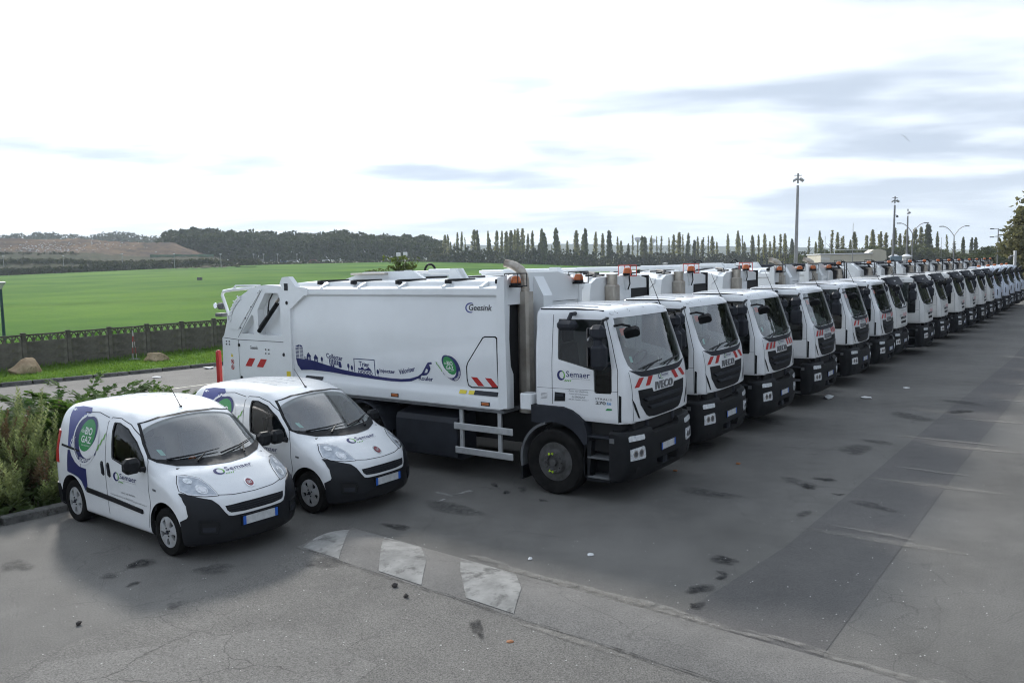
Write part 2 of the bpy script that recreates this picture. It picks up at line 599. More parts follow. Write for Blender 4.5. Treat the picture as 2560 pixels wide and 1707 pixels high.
def cut(o, cutters, op='DIFFERENCE'):
    """boolean difference (or intersection); the cutters are removed afterwards"""
    for q in [o]+list(cutters):
        bm = bmesh.new(); bm.from_mesh(q.data)
        bmesh.ops.recalc_face_normals(bm, faces=bm.faces)
        if bm.calc_volume(signed=True) < 0:
            bmesh.ops.reverse_faces(bm, faces=bm.faces)
        bm.to_mesh(q.data); bm.free()
    for c in cutters:
        c.parent = o.parent
        md = o.modifiers.new('cut', 'BOOLEAN')
        md.operation = op; md.solver = 'EXACT'; md.object = c
        try: md.material_mode = 'TRANSFER'
        except Exception: pass
    dg = bpy.context.evaluated_depsgraph_get()
    me = bpy.data.meshes.new_from_object(o.evaluated_get(dg))
    o.modifiers.clear()
    old = o.data
    o.data = me
    me.name = o.name
    bpy.data.meshes.remove(old)
    for c in cutters:
        bpy.data.objects.remove(c)
    me.polygons.foreach_set('use_smooth', [True]*len(me.polygons))
    me.set_sharp_from_angle(angle=R(38))
    return o
def soft_poly(rx, ry, n=24, rough=0.25, rot=0.0):
    ph = [(k, random.uniform(0, 6.28), random.uniform(.2, 1)*rough/(k*.6)) for k in (1, 2, 3, 5)]
    out = []
    for i in range(n):
        a = 2*math.pi*i/n; k = 1+sum(w*math.sin(m*a+f) for (m, f, w) in ph)
        x, y = rx*k*math.cos(a), ry*k*math.sin(a)
        out.append((x*math.cos(rot)-y*math.sin(rot), x*math.sin(rot)+y*math.cos(rot)))
    return out
def rnd_poly(cx, cy, rx, ry, n=14, rough=0.25, rot=0.0):
    out = []
    for i in range(n):
        a = 2*math.pi*i/n; k = 1+random.uniform(-rough, rough)
        x, y = rx*k*math.cos(a), ry*k*math.sin(a)
        out.append((cx+x*math.cos(rot)-y*math.sin(rot), cy+x*math.sin(rot)+y*math.cos(rot)))
    return out
# ------------------------------------------------------------------ placing things seen in the photograph at a chosen distance
def view_ray(px, py):
    a = px-1280.0; b = py-853.5
    cr, sr = math.cos(ROLL), math.sin(ROLL)
    u = a*cr+b*sr; v = -a*sr+b*cr
    cp, sp = math.cos(PITCH), math.sin(PITCH)
    return Vector((u/FPX, cp-v/FPX*sp, -sp-v/FPX*cp))
def at(px, py, depth):
    d = view_ray(px, py)
    return Vector((0, 0, CAM_H))+d*(depth/d.y)
def on_ground(px, py, z=0.0):
    d = view_ray(px, py)
    t = (z-CAM_H)/d.z
    return Vector((d.x*t, d.y*t, z))

# ------------------------------------------------------------------ surface materials
def node_mat(name):
    m = bpy.data.materials.new(name); m.use_nodes = True
    n = m.node_tree.nodes; l = m.node_tree.links
    return m, n, l, n['Principled BSDF']
def N(n, t, **kw):
    q = n.new(t)
    for k, v in kw.items():
        if k in q.inputs.keys(): q.inputs[k].default_value = v
        else: setattr(q, k, v)
    return q
def asphalt_mat(name, c_dark, c_light, crack=0.0, patch_scale=.28, grain=1.0):
    m, n, l, b = node_mat(name)
    tc_ = N(n, 'ShaderNodeTexCoord')
    big_ = N(n, 'ShaderNodeTexNoise', Scale=patch_scale, Detail=7.0, Roughness=.62)
    mid = N(n, 'ShaderNodeTexNoise', Scale=2.3, Detail=6.0, Roughness=.65)
    fin = N(n, 'ShaderNodeTexNoise', Scale=62.0, Detail=4.0, Roughness=.78)
    for q in (big_, mid, fin): l.new(tc_.outputs['Object'], q.inputs['Vector'])
    a = N(n, 'ShaderNodeMath', operation='MULTIPLY_ADD'); l.new(big_.outputs[0], a.inputs[0]); a.inputs[1].default_value = .75
    c = N(n, 'ShaderNodeMath', operation='MULTIPLY'); l.new(mid.outputs[0], c.inputs[0]); c.inputs[1].default_value = .30
    l.new(c.outputs[0], a.inputs[2])
    rp = N(n, 'ShaderNodeValToRGB')
    rp.color_ramp.elements[0].position = .36; rp.color_ramp.elements[0].color = (*c_dark, 1)
    rp.color_ramp.elements[1].position = .68; rp.color_ramp.elements[1].color = (*c_light, 1)
    l.new(a.outputs[0], rp.inputs[0])
    # aggregate grains
    gr = N(n, 'ShaderNodeMapRange'); gr.inputs['From Min'].default_value = .3; gr.inputs['From Max'].default_value = .75
    gr.inputs['To Min'].default_value = 1-.52*grain; gr.inputs['To Max'].default_value = 1+.55*grain
    l.new(fin.outputs[0], gr.inputs['Value'])
    mx = N(n, 'ShaderNodeVectorMath', operation='SCALE')
    l.new(rp.outputs[0], mx.inputs[0]); l.new(gr.outputs[0], mx.inputs['Scale'])
    last = mx.outputs[0]
    # pale chips
    vo = N(n, 'ShaderNodeTexVoronoi', Scale=26.0); l.new(tc_.outputs['Object'], vo.inputs['Vector'])
    sp = N(n, 'ShaderNodeMapRange'); sp.inputs['From Min'].default_value = .10; sp.inputs['From Max'].default_value = .05
    l.new(vo.outputs['Distance'], sp.inputs['Value'])
    wh = N(n, 'ShaderNodeTexWhiteNoise'); l.new(vo.outputs['Position'], wh.inputs['Vector'])
    th = N(n, 'ShaderNodeMath', operation='GREATER_THAN'); l.new(wh.outputs['Value'], th.inputs[0]); th.inputs[1].default_value = .955
    pm = N(n, 'ShaderNodeMath', operation='MULTIPLY'); l.new(sp.outputs[0], pm.inputs[0]); l.new(th.outputs[0], pm.inputs[1])
    m1 = N(n, 'ShaderNodeMix', data_type='RGBA'); l.new(pm.outputs[0], m1.inputs[0]); l.new(last, m1.inputs[6]); m1.inputs[7].default_value = (.24, .235, .225, 1)
    last = m1.outputs[2]
    if crack:
        wp = N(n, 'ShaderNodeTexNoise', Scale=1.6, Detail=5.0); l.new(tc_.outputs['Object'], wp.inputs['Vector'])
        ad = N(n, 'ShaderNodeVectorMath', operation='MULTIPLY_ADD'); l.new(wp.outputs['Color'], ad.inputs[0]); ad.inputs[1].default_value = (.55, .55, .55); l.new(tc_.outputs['Object'], ad.inputs[2])
        ve = N(n, 'ShaderNodeTexVoronoi', feature='DISTANCE_TO_EDGE', Scale=.95); l.new(ad.outputs[0], ve.inputs['Vector'])
        cr_ = N(n, 'ShaderNodeMapRange'); cr_.inputs['From Min'].default_value = .010; cr_.inputs['From Max'].default_value = .002
        l.new(ve.outputs['Distance'], cr_.inputs['Value'])
        mk = N(n, 'ShaderNodeTexNoise', Scale=.35, Detail=2.0); l.new(tc_.outputs['Object'], mk.inputs['Vector'])
        mr = N(n, 'ShaderNodeMapRange'); mr.inputs['From Min'].default_value = .47; mr.inputs['From Max'].default_value = .56
        l.new(mk.outputs[0], mr.inputs['Value'])
        cm = N(n, 'ShaderNodeMath', operation='MULTIPLY'); l.new(cr_.outputs[0], cm.inputs[0]); l.new(mr.outputs[0], cm.inputs[1])
        c2 = N(n, 'ShaderNodeMath', operation='MULTIPLY'); l.new(cm.outputs[0], c2.inputs[0]); c2.inputs[1].default_value = crack
        m2 = N(n, 'ShaderNodeMix', data_type='RGBA'); l.new(c2.outputs[0], m2.inputs[0]); l.new(last, m2.inputs[6]); m2.inputs[7].default_value = (.035, .034, .033, 1)
        last = m2.outputs[2]
    l.new(last, b.inputs['Base Color'])
    b.inputs['Roughness'].default_value = .82
    b.inputs['Specular IOR Level'].default_value = .12
    bp = N(n, 'ShaderNodeBump'); bp.inputs['Strength'].default_value = .35; bp.inputs['Distance'].default_value = .012
    l.new(fin.outputs[0], bp.inputs['Height']); l.new(bp.outputs[0], b.inputs['Normal'])
    MATS[name] = m
    return m
def two_tone(name, c1, c2, scale, lo=.38, hi=.62, rough=.9, c3=None, scale3=8.0, bump=0.0, bscale=30.0, lo3=.52, hi3=.7, detail=6.0):
    m, n, l, b = node_mat(name)
    tc_ = N(n, 'ShaderNodeTexCoord')
    z = N(n, 'ShaderNodeTexNoise', Scale=scale, Detail=detail, Roughness=.62); l.new(tc_.outputs['Object'], z.inputs['Vector'])
    rp = N(n, 'ShaderNodeValToRGB'); rp.color_ramp.elements[0].position = lo; rp.color_ramp.elements[1].position = hi
    rp.color_ramp.elements[0].color = (*c1, 1); rp.color_ramp.elements[1].color = (*c2, 1)
    l.new(z.outputs[0], rp.inputs[0]); last = rp.outputs[0]
    if c3:
        z3 = N(n, 'ShaderNodeTexNoise', Scale=scale3, Detail=4.0, Roughness=.7); l.new(tc_.outputs['Object'], z3.inputs['Vector'])
        r3 = N(n, 'ShaderNodeMapRange'); r3.inputs['From Min'].default_value = lo3; r3.inputs['From Max'].default_value = hi3
        l.new(z3.outputs[0], r3.inputs['Value'])
        mx = N(n, 'ShaderNodeMix', data_type='RGBA'); l.new(r3.outputs[0], mx.inputs[0]); l.new(last, mx.inputs[6]); mx.inputs[7].default_value = (*c3, 1)
        last = mx.outputs[2]
    l.new(last, b.inputs['Base Color']); b.inputs['Roughness'].default_value = rough; b.inputs['Specular IOR Level'].default_value = .02
    if bump:
        zb = N(n, 'ShaderNodeTexNoise', Scale=bscale, Detail=5.0); l.new(tc_.outputs['Object'], zb.inputs['Vector'])
        bp = N(n, 'ShaderNodeBump'); bp.inputs['Strength'].default_value = bump; bp.inputs['Distance'].default_value = .05
        l.new(zb.outputs[0], bp.inputs['Height']); l.new(bp.outputs[0], b.inputs['Normal'])
    MATS[name] = m
    return m
def leaf_mat(name, c1, c2, scale=.6, trans=.35):
    m, n, l, b = node_mat(name)
    tc_ = N(n, 'ShaderNodeTexCoord')
    z = N(n, 'ShaderNodeTexNoise', Scale=scale, Detail=5.0, Roughness=.7); l.new(tc_.outputs['Object'], z.inputs['Vector'])
    oi = N(n, 'ShaderNodeObjectInfo')
    ad = N(n, 'ShaderNodeMath', operation='MULTIPLY_ADD'); l.new(oi.outputs['Random'], ad.inputs[0]); ad.inputs[1].default_value = .22; l.new(z.outputs[0], ad.inputs[2])
    rp = N(n, 'ShaderNodeValToRGB'); rp.color_ramp.elements[0].position = .42; rp.color_ramp.elements[1].position = .76
    rp.color_ramp.elements[0].color = (*c1, 1); rp.color_ramp.elements[1].color = (*c2, 1)
    l.new(ad.outputs[0], rp.inputs[0]); l.new(rp.outputs[0], b.inputs['Base Color'])
    b.inputs['Roughness'].default_value = .7; b.inputs['Specular IOR Level'].default_value = .25
    tr = N(n, 'ShaderNodeBsdfTranslucent'); l.new(rp.outputs[0], tr.inputs['Color'])
    mx = N(n, 'ShaderNodeMixShader'); mx.inputs[0].default_value = trans
    l.new(b.outputs[0], mx.inputs[1]); l.new(tr.outputs[0], mx.inputs[2]); l.new(mx.outputs[0], n['Material Output'].inputs['Surface'])
    MATS[name] = m
    return m
ASPH = asphalt_mat('yard_asphalt', (.108, .104, .097), (.186, .179, .166), crack=.25)
ASPH_OLD = asphalt_mat('older_asphalt', (.128, .123, .115), (.190, .182, .168), crack=.4, patch_scale=.5, grain=1.35)
ASPH_STRIP = asphalt_mat('strip_asphalt', (.094, .091, .089), (.144, .138, .132), crack=.15, grain=.8)
ASPH_BUMP = asphalt_mat('bump_asphalt', (.144, .139, .131), (.206, .198, .186), crack=.3, patch_scale=.9)
FIELD = two_tone('crop_green', (.040, .118, .010), (.098, .196, .019), .03, c3=(.030, .080, .012), scale3=2.2, lo3=.56, hi3=.80, bump=.4, bscale=5.0)
LAND = two_tone('rough_land', (.09, .11, .045), (.17, .16, .085), .012, c3=(.06, .085, .04), scale3=.05)
VERGE = two_tone('verge_turf', (.065, .145, .020), (.115, .215, .035), .9, c3=(.10, .12, .045), scale3=7.0, bump=.6, bscale=22.0)
SOIL = two_tone('bed_soil', (.035, .032, .022), (.075, .062, .042), 2.5, bump=.5)
CONC = two_tone('weathered_concrete', (.088, .084, .070), (.225, .208, .172), 1.1, c3=(.12, .118, .078), scale3=3.5, bump=.35, bscale=28.0)
CONCL = two_tone('kerb_concrete', (.10, .10, .095), (.19, .185, .175), 3.0, c3=(.065, .062, .05), scale3=9.0, bump=.3)
ROCK = two_tone('sandstone', (.26, .185, .115), (.48, .37, .25), 1.6, c3=(.13, .10, .055), scale3=3.2, lo3=.55, bump=.7, bscale=7.0)
BARK = two_tone('bark', (.05, .042, .034), (.11, .095, .078), 6.0, bump=.5)
EARTH = two_tone('landfill_earth', (.066, .044, .033), (.165, .108, .068), .045, c3=(.032, .030, .031), scale3=.16, lo3=.48, hi3=.66, bump=1.0, bscale=.35)
SCRUB = two_tone('scrub_ground', (.022, .028, .014), (.060, .052, .032), .10, c3=(.05, .07, .025), scale3=.5, bump=.8, bscale=.8)
HILLM = two_tone('wooded_hill', (.030, .042, .024), (.060, .072, .036), .006, c3=(.16, .15, .09), scale3=.004, lo3=.60, hi3=.66)
LEAF_DARK = leaf_mat('wood_leaves', (.020, .032, .014), (.062, .074, .024), .16, .25)
LEAF_POP = leaf_mat('poplar_leaves', (.165, .18, .072), (.34, .325, .145), .35, .55)
LEAF_POPD = leaf_mat('dark_poplar_leaves', (.070, .092, .036), (.165, .18, .066), .35, .5)
LEAF_HEDGE = leaf_mat('hedge_leaves', (.028, .036, .016), (.080, .078, .030), .3, .3)
LEAF_WEED = leaf_mat('weed_leaves', (.13, .175, .055), (.32, .36, .15), 1.6, .5)
LEAF_DRY = leaf_mat('dry_weeds', (.10, .065, .036), (.20, .15, .075), 2.0, .45)
LEAF_JUN = leaf_mat('juniper_needles', (.042, .098, .016), (.14, .235, .040), 1.8, .4)
LEAF_GRASS = leaf_mat('grass_blades', (.080, .175, .024), (.170, .275, .050), 1.2, .5)
PAINTW = two_tone('worn_road_paint', (.22, .218, .208), (.33, .325, .31), 3.0, c3=(.14, .137, .13), scale3=4.0, lo3=.50, hi3=.64, rough=.7, detail=8.0)
STAIN = None
def stain_mat(name, col, dens):
    m, n, l, b = node_mat(name)
    b.inputs['Base Color'].default_value = (*col, 1); b.inputs['Roughness'].default_value = .85; b.inputs['Specular IOR Level'].default_value = .15
    tc_ = N(n, 'ShaderNodeTexCoord')
    z = N(n, 'ShaderNodeTexNoise', Scale=9.0, Detail=5.0, Roughness=.7); l.new(tc_.outputs['Object'], z.inputs['Vector'])
    mr = N(n, 'ShaderNodeMapRange'); mr.inputs['From Min'].default_value = .30; mr.inputs['From Max'].default_value = .62
    mr.inputs['To Max'].default_value = dens; l.new(z.outputs[0], mr.inputs['Value'])
    at_ = N(n, 'ShaderNodeAttribute', attribute_name='fade')
    mu = N(n, 'ShaderNodeMath', operation='MULTIPLY'); l.new(mr.outputs[0], mu.inputs[0]); l.new(at_.outputs['Fac'], mu.inputs[1])
    l.new(mu.outputs[0], b.inputs['Alpha'])
    MATS[name] = m
    return m
OIL = stain_mat('oil_stain', (.030, .030, .031), .80)
DAMP = stain_mat('dark_smear', (.055, .055, .056), .50)
DUST_SUN = stain_mat('pale_dust_sunlight', (.30, .285, .26), .55)  # dust colour, also used for painted sunlight between the truck shadows

# ------------------------------------------------------------------ terrain
FENCE_O = Vector((-16.34, 33.55, 0)); FENCE_D = Vector((.53, .848, 0)).normalized(); FENCE_N = Vector((-.848, .53, 0)).normalized()
EDGE = [(-900, 716, 280), (0, 690, 300), (300, 677, 320), (600, 664, 350), (1000, 655, 400), (1250, 657, 430), (1500, 664, 450), (1900, 662, 420), (2300, 652, 330), (2560, 648, 260), (3400, 640, 250)]
def edge_of(px):
    xs = [e[0] for e in EDGE]
    y = float(np.interp(px, xs, [e[1] for e in EDGE])); r = float(np.interp(px, xs, [e[2] for e in EDGE]))
    return at(px, y, r)
def land_h(px, Y):
    e = edge_of(px)
    st = float(np.interp(px, [900, 1700, 2600], [48, 90, 150]))
    if Y <= st: return -.06
    if Y <= e.y:
        t = (Y-st)/(e.y-st)
        return -.06+(e.z+.06)*t*t*(1.6-.6*t)
    far = at(px, float(np.interp(px, [0, 1000, 1500, 1900, 2560], [672, 648, 646, 642, 632])), 1500)
    t = min(1, (Y-e.y)/(1500-e.y))
    z = e.z+(far.z-e.z)*t
    if Y > 1500: z += (Y-1500)*.012
    return z
cols = list(range(-2400, 4801, 100))
def colx(px, Y):
    d = view_ray(px, 660); return d.x/d.y*Y
rows_ = [-30, -5, 6, 14, 22, 30, 38, 48, 60, 75, 95, 120, 150, 185, 225, 260, 300, 340, 380, 420, 470, 560, 700, 900, 1200, 1500, 2000, 2600, 3400, 4500]
LV, LF, FF = [], [], []
for Y in rows_:
    for px in cols:
        LV.append((colx(px, max(Y, 3))+(0 if Y >= 3 else 0), Y, land_h(px, max(Y, 0))))
nc = len(cols)
def beyond_fence(x, y):
    return (Vector((x, y, 0))-FENCE_O).dot(FENCE_N) > .4
for i in range(len(rows_)-1):
    for j in range(nc-1):
        q = (i*nc+j, i*nc+j+1, (i+1)*nc+j+1, (i+1)*nc+j)
        LF.append(q)
land = tag(new_obj('land', LV, LF, LAND, smooth=True), kind='structure')
# green field: its own sheet from the fence to the far edge
fv, ff = [], []
fcols = list(range(-1500, 1561, 40)); ts = [0, .01, .02, .035, .055, .08, .11, .15, .2, .27, .35, .45, .56, .68, .8, .9, 1.0]
for t in ts:
    for px in fcols:
        d = view_ray(px, 660); k = d.x/d.y
        # fence crossing along this sight line
        den_ = k*FENCE_N.x+FENCE_N.y
        y0 = (FENCE_O.dot(FENCE_N)+.25)/den_ if den_ > .02 else 400
        e = edge_of(px)
        y0 = min(max(y0, 8), e.y-1)
        Y = y0+(e.y-y0)*t
        fv.append((k*Y, Y, land_h(px, Y)+.09))
nf = len(fcols)
for i in range(len(ts)-1):
    for j in range(nf-1):
        ff.append((i*nf+j, i*nf+j+1, (i+1)*nf+j+1, (i+1)*nf+j))
field = tag(new_obj('crop_field', fv, ff, FIELD, smooth=True), kind='structure')

def on_land(px, py):
    lo_, hi_ = 20.0, 460.0
    for _ in range(40):
        m_ = (lo_+hi_)/2; p_ = at(px, py, m_)
        if p_.z > land_h(px, m_)+.09: lo_ = m_
        else: hi_ = m_
    return at(px, py, lo_)
TRAM = two_tone('tramline', (.055, .115, .022), (.12, .17, .05), .4)
for (a, b) in (((300, 735.5), (640, 726)), ((300, 738.5), (640, 728.5)), ((-60, 765), (560, 745)), ((-60, 770), (560, 749.5)), ((-60, 709), (900, 683)), ((-60, 711), (900, 684.5))):
    L, n_ = [], 14
    for i in range(n_+1):
        p_ = on_land(a[0]+(b[0]-a[0])*i/n_, a[1]+(b[1]-a[1])*i/n_); w_ = random.uniform(.12, .3)
        L.append((p_, w_))
    v_, f_ = [], []
    for i, (p_, w_) in enumerate(L):
        d_ = (L[min(i+1, n_)][0]-L[max(i-1, 0)][0]).normalized(); q_ = Vector((-d_.y, d_.x, 0))*w_
        v_ += [tuple(p_-q_+Vector((0, 0, .05))), tuple(p_+q_+Vector((0, 0, .05)))]
    f_ = [(2*i, 2*i+2, 2*i+3, 2*i+1) for i in range(n_)]
    new_obj('tramline', v_, f_, TRAM, field)
# yard: asphalt bounded on the left by the fence line
def fl(s, off=0.0):
    p = FENCE_O+FENCE_D*s-FENCE_N*off
    return (p.x, p.y, 0.0)
pa, pb = fl(-60, .1), fl(105, .1)
yard = tag(new_obj('yard', [pa, (pa[0]+4, -40, 0), (140, -40, 0), (150, 150, 0), (pb[0], pb[1], 0)], [(0, 1, 2, 3, 4)], ASPH), kind='structure')
# older, paler asphalt on the near side of the bump, repaved strip beyond it
BD = Vector((.778, -.628, 0)); BN = Vector((.628, .778, 0)); BO = Vector((-2.2, 9.94, 0))
def bp_(s, t, z=0.0):
    p = BO+BD*s+BN*t
    return (p.x, p.y, z)
old = [bp_(-.75, .02, .004), bp_(9.5, .02, .004), (7.5, -10, .004), (-14, -10, .004), (-7.5, 5.2, .004), (-4.9, 7.1, .004), (-3.4, 9.0, .004), (-2.9, 10.0, .004)]
tag(new_obj('older_asphalt', old, [tuple(range(len(old)))], ASPH_OLD, yard))
strip = [(1.5, 8.0, .004), (2.7, 7.15, .004), (8.29, 14.83, .004), (14.08, 22.6, .004), (40, 56.9, .004), (37, 56.0, .004), (17.32, 28.59, .004), (10.32, 19.4, .004), (3.37, 10.12, .004)]
new_obj('repaved_strip', strip, [tuple(range(len(strip)))], ASPH_STRIP, yard)
wedge = [(-2.39, 8.06, .0065), (-1.27, 7.22, .0065), (-2.2, 5.2, .0065), (-4.2, 5.0, .0065), (-4.4, 7.4, .0065)]
new_obj('repaved_patch', wedge, [tuple(range(len(wedge)))], asphalt_mat('pale_patch', (.152, .146, .136), (.205, .197, .183), crack=.5, grain=1.2), yard)
# speed bump
def bump_pt(s, t, lift=0.0):
    """s along, t across 0..1"""
    k = min(1.0, max(0.0, (s+.80+.14*math.sin(math.pi*t))/.20)) ** .5
    u = t
    z = .075*(1-(2*t-1)**2)*k+.006
    p = BO+BD*s+BN*(u*.97)
    return (p.x, p.y, z+lift)
sv, sf = [], []
ss = [-.86, -.82, -.76, -.68, -.6, -.4, -.2, 0]+[.4*i for i in range(1, 28)]; tt = [i/10 for i in range(11)]
for s in ss:
    for t in tt: sv.append(bump_pt(s, t))
for i in range(len(ss)-1):
    for j in range(10):
        sf.append((i*11+j, (i+1)*11+j, (i+1)*11+j+1, i*11+j+1))
sbump = tag(new_obj('speed_bump', sv, sf, ASPH_BUMP, smooth=True), kind='structure')
def mark(poly):
    P, T = fill([poly], .1)
    V = [bump_pt(s, t, .005) for (s, t) in P]
    T = [t if (Vector(V[t[1]])-Vector(V[t[0]])).cross(Vector(V[t[2]])-Vector(V[t[0]])).z > 0 else tuple(reversed(t)) for t in T]
    return new_obj('painted_block', V, T, PAINTW, sbump, True)
mark([(-.74, .04), (-.02, .03), (-.25, .3), (-.52, .6), (-.76, .86), (-.83, .6), (-.82, .3)])
mark([(.70, .04), (1.42, .03), (1.05, .5), (.50, .97), (-.18, .97), (.25, .5)])
mark([(2.08, .05), (2.75, .04), (2.50, .5), (2.08, .93), (1.20, .96), (1.60, .5)])

def sheet(name, poly, m, z, parent):
    P, T = fill([poly])
    V = [(p[0], p[1], z) for p in P]
    T = [t if (P[t[1]][0]-P[t[0]][0])*(P[t[2]][1]-P[t[0]][1])-(P[t[1]][1]-P[t[0]][1])*(P[t[2]][0]-P[t[0]][0]) > 0 else tuple(reversed(t)) for t in T]
    return new_obj(name, V, T, m, parent)
def stain(name, c, poly, m, z, bump_=False):
    V, F_, fade = [(c[0], c[1], z)], [], [1.0]
    n = len(poly)
    for (k, a) in ((.5, 1.0), (.78, .62), (1.0, 0.0)):
        for (u, v) in poly:
            V.append((c[0]+u*k, c[1]+v*k, z)); fade.append(a)
    F_ += [(0, 1+i, 1+(i+1) % n) for i in range(n)]
    for r_ in range(2):
        F_ += [(1+r_*n+i, 1+(r_+1)*n+i, 1+(r_+1)*n+(i+1) % n, 1+r_*n+(i+1) % n) for i in range(n)]
    o = new_obj(name, V, F_, m, yard)
    at_ = o.data.attributes.new('fade', 'FLOAT', 'POINT'); at_.data.foreach_set('value', fade)
    return o
# oil spots and smears at the places seen
zz = .009
for (px, py, rx, ry, m) in ((1816, 1397, .17, .13, OIL), (1744, 1475, .16, .12, OIL), (1736, 1512, .10, .07, OIL), (1802, 1430, .07, .05, OIL), (1802, 1446, .08, .05, OIL), (2058, 1199, .16, .12, OIL), (2020, 1217, .13, .10, OIL), (2096, 1237, .09, .06, OIL), (346, 1410, .20, .13, OIL), (525, 1420, .25, .15, DAMP), (268, 1441, .12, .08, DAMP), (330, 1462, .08, .05, OIL), (440, 1513, .12, .08, DAMP), (40, 1420, .22, .16, DAMP), (800, 1412, .32, .18, DAMP), (1195, 1573, .20, .07, OIL), (1150, 1275, .5, .25, DAMP), (1000, 1320, .22, .10, OIL), (1310, 1225, .16, .08, DAMP), (1265, 1233, .10, .06, OIL), (1355, 1253, .09, .05, OIL), (1235, 1215, .12, .06, OIL), (2285, 1040, .55, .30, DAMP), (2380, 1003, .40, .25, DAMP), (2410, 1030, .3, .2, OIL), (2140, 1128, .5, .25, DAMP), (2190, 1106, .3, .18, DAMP), (2190, 1268, .3, .16, DAMP), (1990, 1205, .35, .2, DAMP), (1800, 1235, .4, .2, DAMP), (2010, 1288, .16, .09, DAMP), (1750, 1115, .5, .3, DAMP), (1900, 1050, .6, .3, DAMP), (2050, 980, .8, .35, DAMP), (1320, 1530, .5, .12, DUST_SUN), (1440, 1475, .7, .10, DUST_SUN), (1560, 1500, .7, .09, DUST_SUN), (1400, 1590, .6, .06, DUST_SUN), (1650, 1540, .6, .07, DUST_SUN), (2200, 1335, .5, .05, DUST_SUN), (2330, 1180, .6, .06, DUST_SUN), (2440, 1110, .8, .08, DUST_SUN), (900, 1385, .5, .08, DUST_SUN)):
    p = on_ground(px, py)
    rot = math.atan2(-.63, .78) if m is DUST_SUN else random.uniform(0, 3)
    zz += .0002
    stain('oil_stain' if m is OIL else ('dust_sunlit_streak' if m is DUST_SUN else 'dark_smear'), (p.x, p.y), soft_poly(rx*1.15, ry*1.05, 26, .38, rot), m, zz)
for k in range(22):
    s_ = 1.6+k*.36+random.uniform(-.1, .1)
    p = BO+BD*s_+BN*(1.03+random.uniform(-.05, .08)); zz += .0002
    stain('dust_sunlit_streak', (p.x, p.y), rnd_poly(0, 0, random.uniform(.2, .5), random.uniform(.03, .09), 14, .3, math.atan2(BD.y, BD.x)), DUST_SUN, zz)
for k in range(40):
    s_ = -.5+k*.22
    p = BO+BD*s_+BN*(-.015+random.uniform(-.02, .02)); zz += .0001
    stain('dark_crack', (p.x, p.y), rnd_poly(0, 0, random.uniform(.14, .24), random.uniform(.010, .024), 10, .35, math.atan2(BD.y, BD.x)+random.uniform(-.08, .08)), DAMP if k % 3 else OIL, zz)
# worn paint: bay corner beside the foremost truck, lane dashes
def line_px(a, b, w, m=PAINTW, nm='painted_line', z=.005):
    A, B = on_ground(*a), on_ground(*b)
    d = (B-A).normalized(); q = Vector((-d.y, d.x, 0))*w/2
    L = []
    n = 8
    for i in range(n+1):
        p = A.lerp(B, i/n)+q*random.uniform(.55, 1.1); L.append((p.x, p.y))
    for i in range(n, -1, -1):
        p = A.lerp(B, i/n)-q*random.uniform(.55, 1.1); L.append((p.x, p.y))
    sheet(nm, L, m, z, yard)
line_px((1090, 1230), (1132, 1240), .10); line_px((1132, 1240), (1178, 1226), .10, z=.0055); line_px((1092, 1255), (1112, 1247), .05)
line_px((417, 973.5), (545, 957), .10, mat('yellowed_paint', (.62, .60, .48), .7, color2=(.40, .39, .33), vscale=4))
for k in range(7):  # pale streaks paint sunlight into the gaps between the truck shadows
    a = Vector((4.68, 10.28, 0)).lerp(Vector((10.56, 17.81, 0)), k/3.0)
    d = (FWD_ := Vector((.817, -.577, 0)))
    stain('dust_sunlit_streak', (a.x, a.y), [(d.x*1.1*math.cos(q)-d.y*.12*math.sin(q), d.y*1.1*math.cos(q)+d.x*.12*math.sin(q)) for q in np.linspace(0, 6.28, 17)[:-1]], DUST_SUN, .0085+k*.0003)

# ------------------------------------------------------------------ verge, kerbs, planting bed
KP = [(-20.0, 23.8), (-16.66, 26.71), (-14.55, 28.53), (-12.85, 30.2), (-11.36, 31.68), (-4, 38.9), (6, 48.6)]
vg, vf = [], []
nv = 40
for i in range(nv+1):
    s = i/nv*(len(KP)-1); k = min(int(s), len(KP)-2); f = s-k
    a = Vector((KP[k][0]+(KP[k+1][0]-KP[k][0])*f, KP[k][1]+(KP[k+1][1]-KP[k][1])*f, 0))
    b = FENCE_O+FENCE_D*((a-FENCE_O).dot(FENCE_D)+ (2 if True else 0))
    for j in range(7):
        p = a.lerp(b, j/6)
        vg.append((p.x, p.y, .10+(.03*math.sin(i*1.3+j)+.02*random.random())*(1 if 0 < j < 6 else 0)))
for i in range(nv):
    for j in range(6):
        vf.append((i*7+j, (i+1)*7+j, (i+1)*7+j+1, i*7+j+1))
verge = tag(new_obj('grass_verge', vg, vf, VERGE, smooth=True), kind='structure')
kerb = tag(empty('kerb'), kind='structure')
KS = MB().box(-.48, .48, -.09, .09, -.05, .125, .02).build('kerb_stone', CONCL, kerb)
def lay_kerb(pts, parent, first=None):
    step = 1.0; acc = []
    for k in range(len(pts)-1):
        A = Vector((*pts[k], 0)); B = Vector((*pts[k+1], 0)); L = (B-A).length
        n = max(1, round(L/step))
        for i in range(n):
            acc.append((A.lerp(B, (i+.5)/n), math.atan2(B.y-A.y, B.x-A.x), L/n/step))
    for (p, a, sc) in acc:
        o = first.pop() if first else KS.copy()
        if o.name not in COL.objects: COL.objects.link(o)
        o.parent = parent; o.location = (p.x, p.y, random.uniform(-.012, .008)); o.rotation_euler = (0, 0, a+random.uniform(-.01, .01)); o.scale = (sc*.99, 1, 1)
lay_kerb(KP[:6], kerb, [KS])
BED = [(-10.2, 8.15), (-7.44, 11.69), (-6.86, 12.43), (-4.9, 14.9)]
bedk = tag(empty('bed_kerb'), kind='structure')
lay_kerb(BED, bedk)
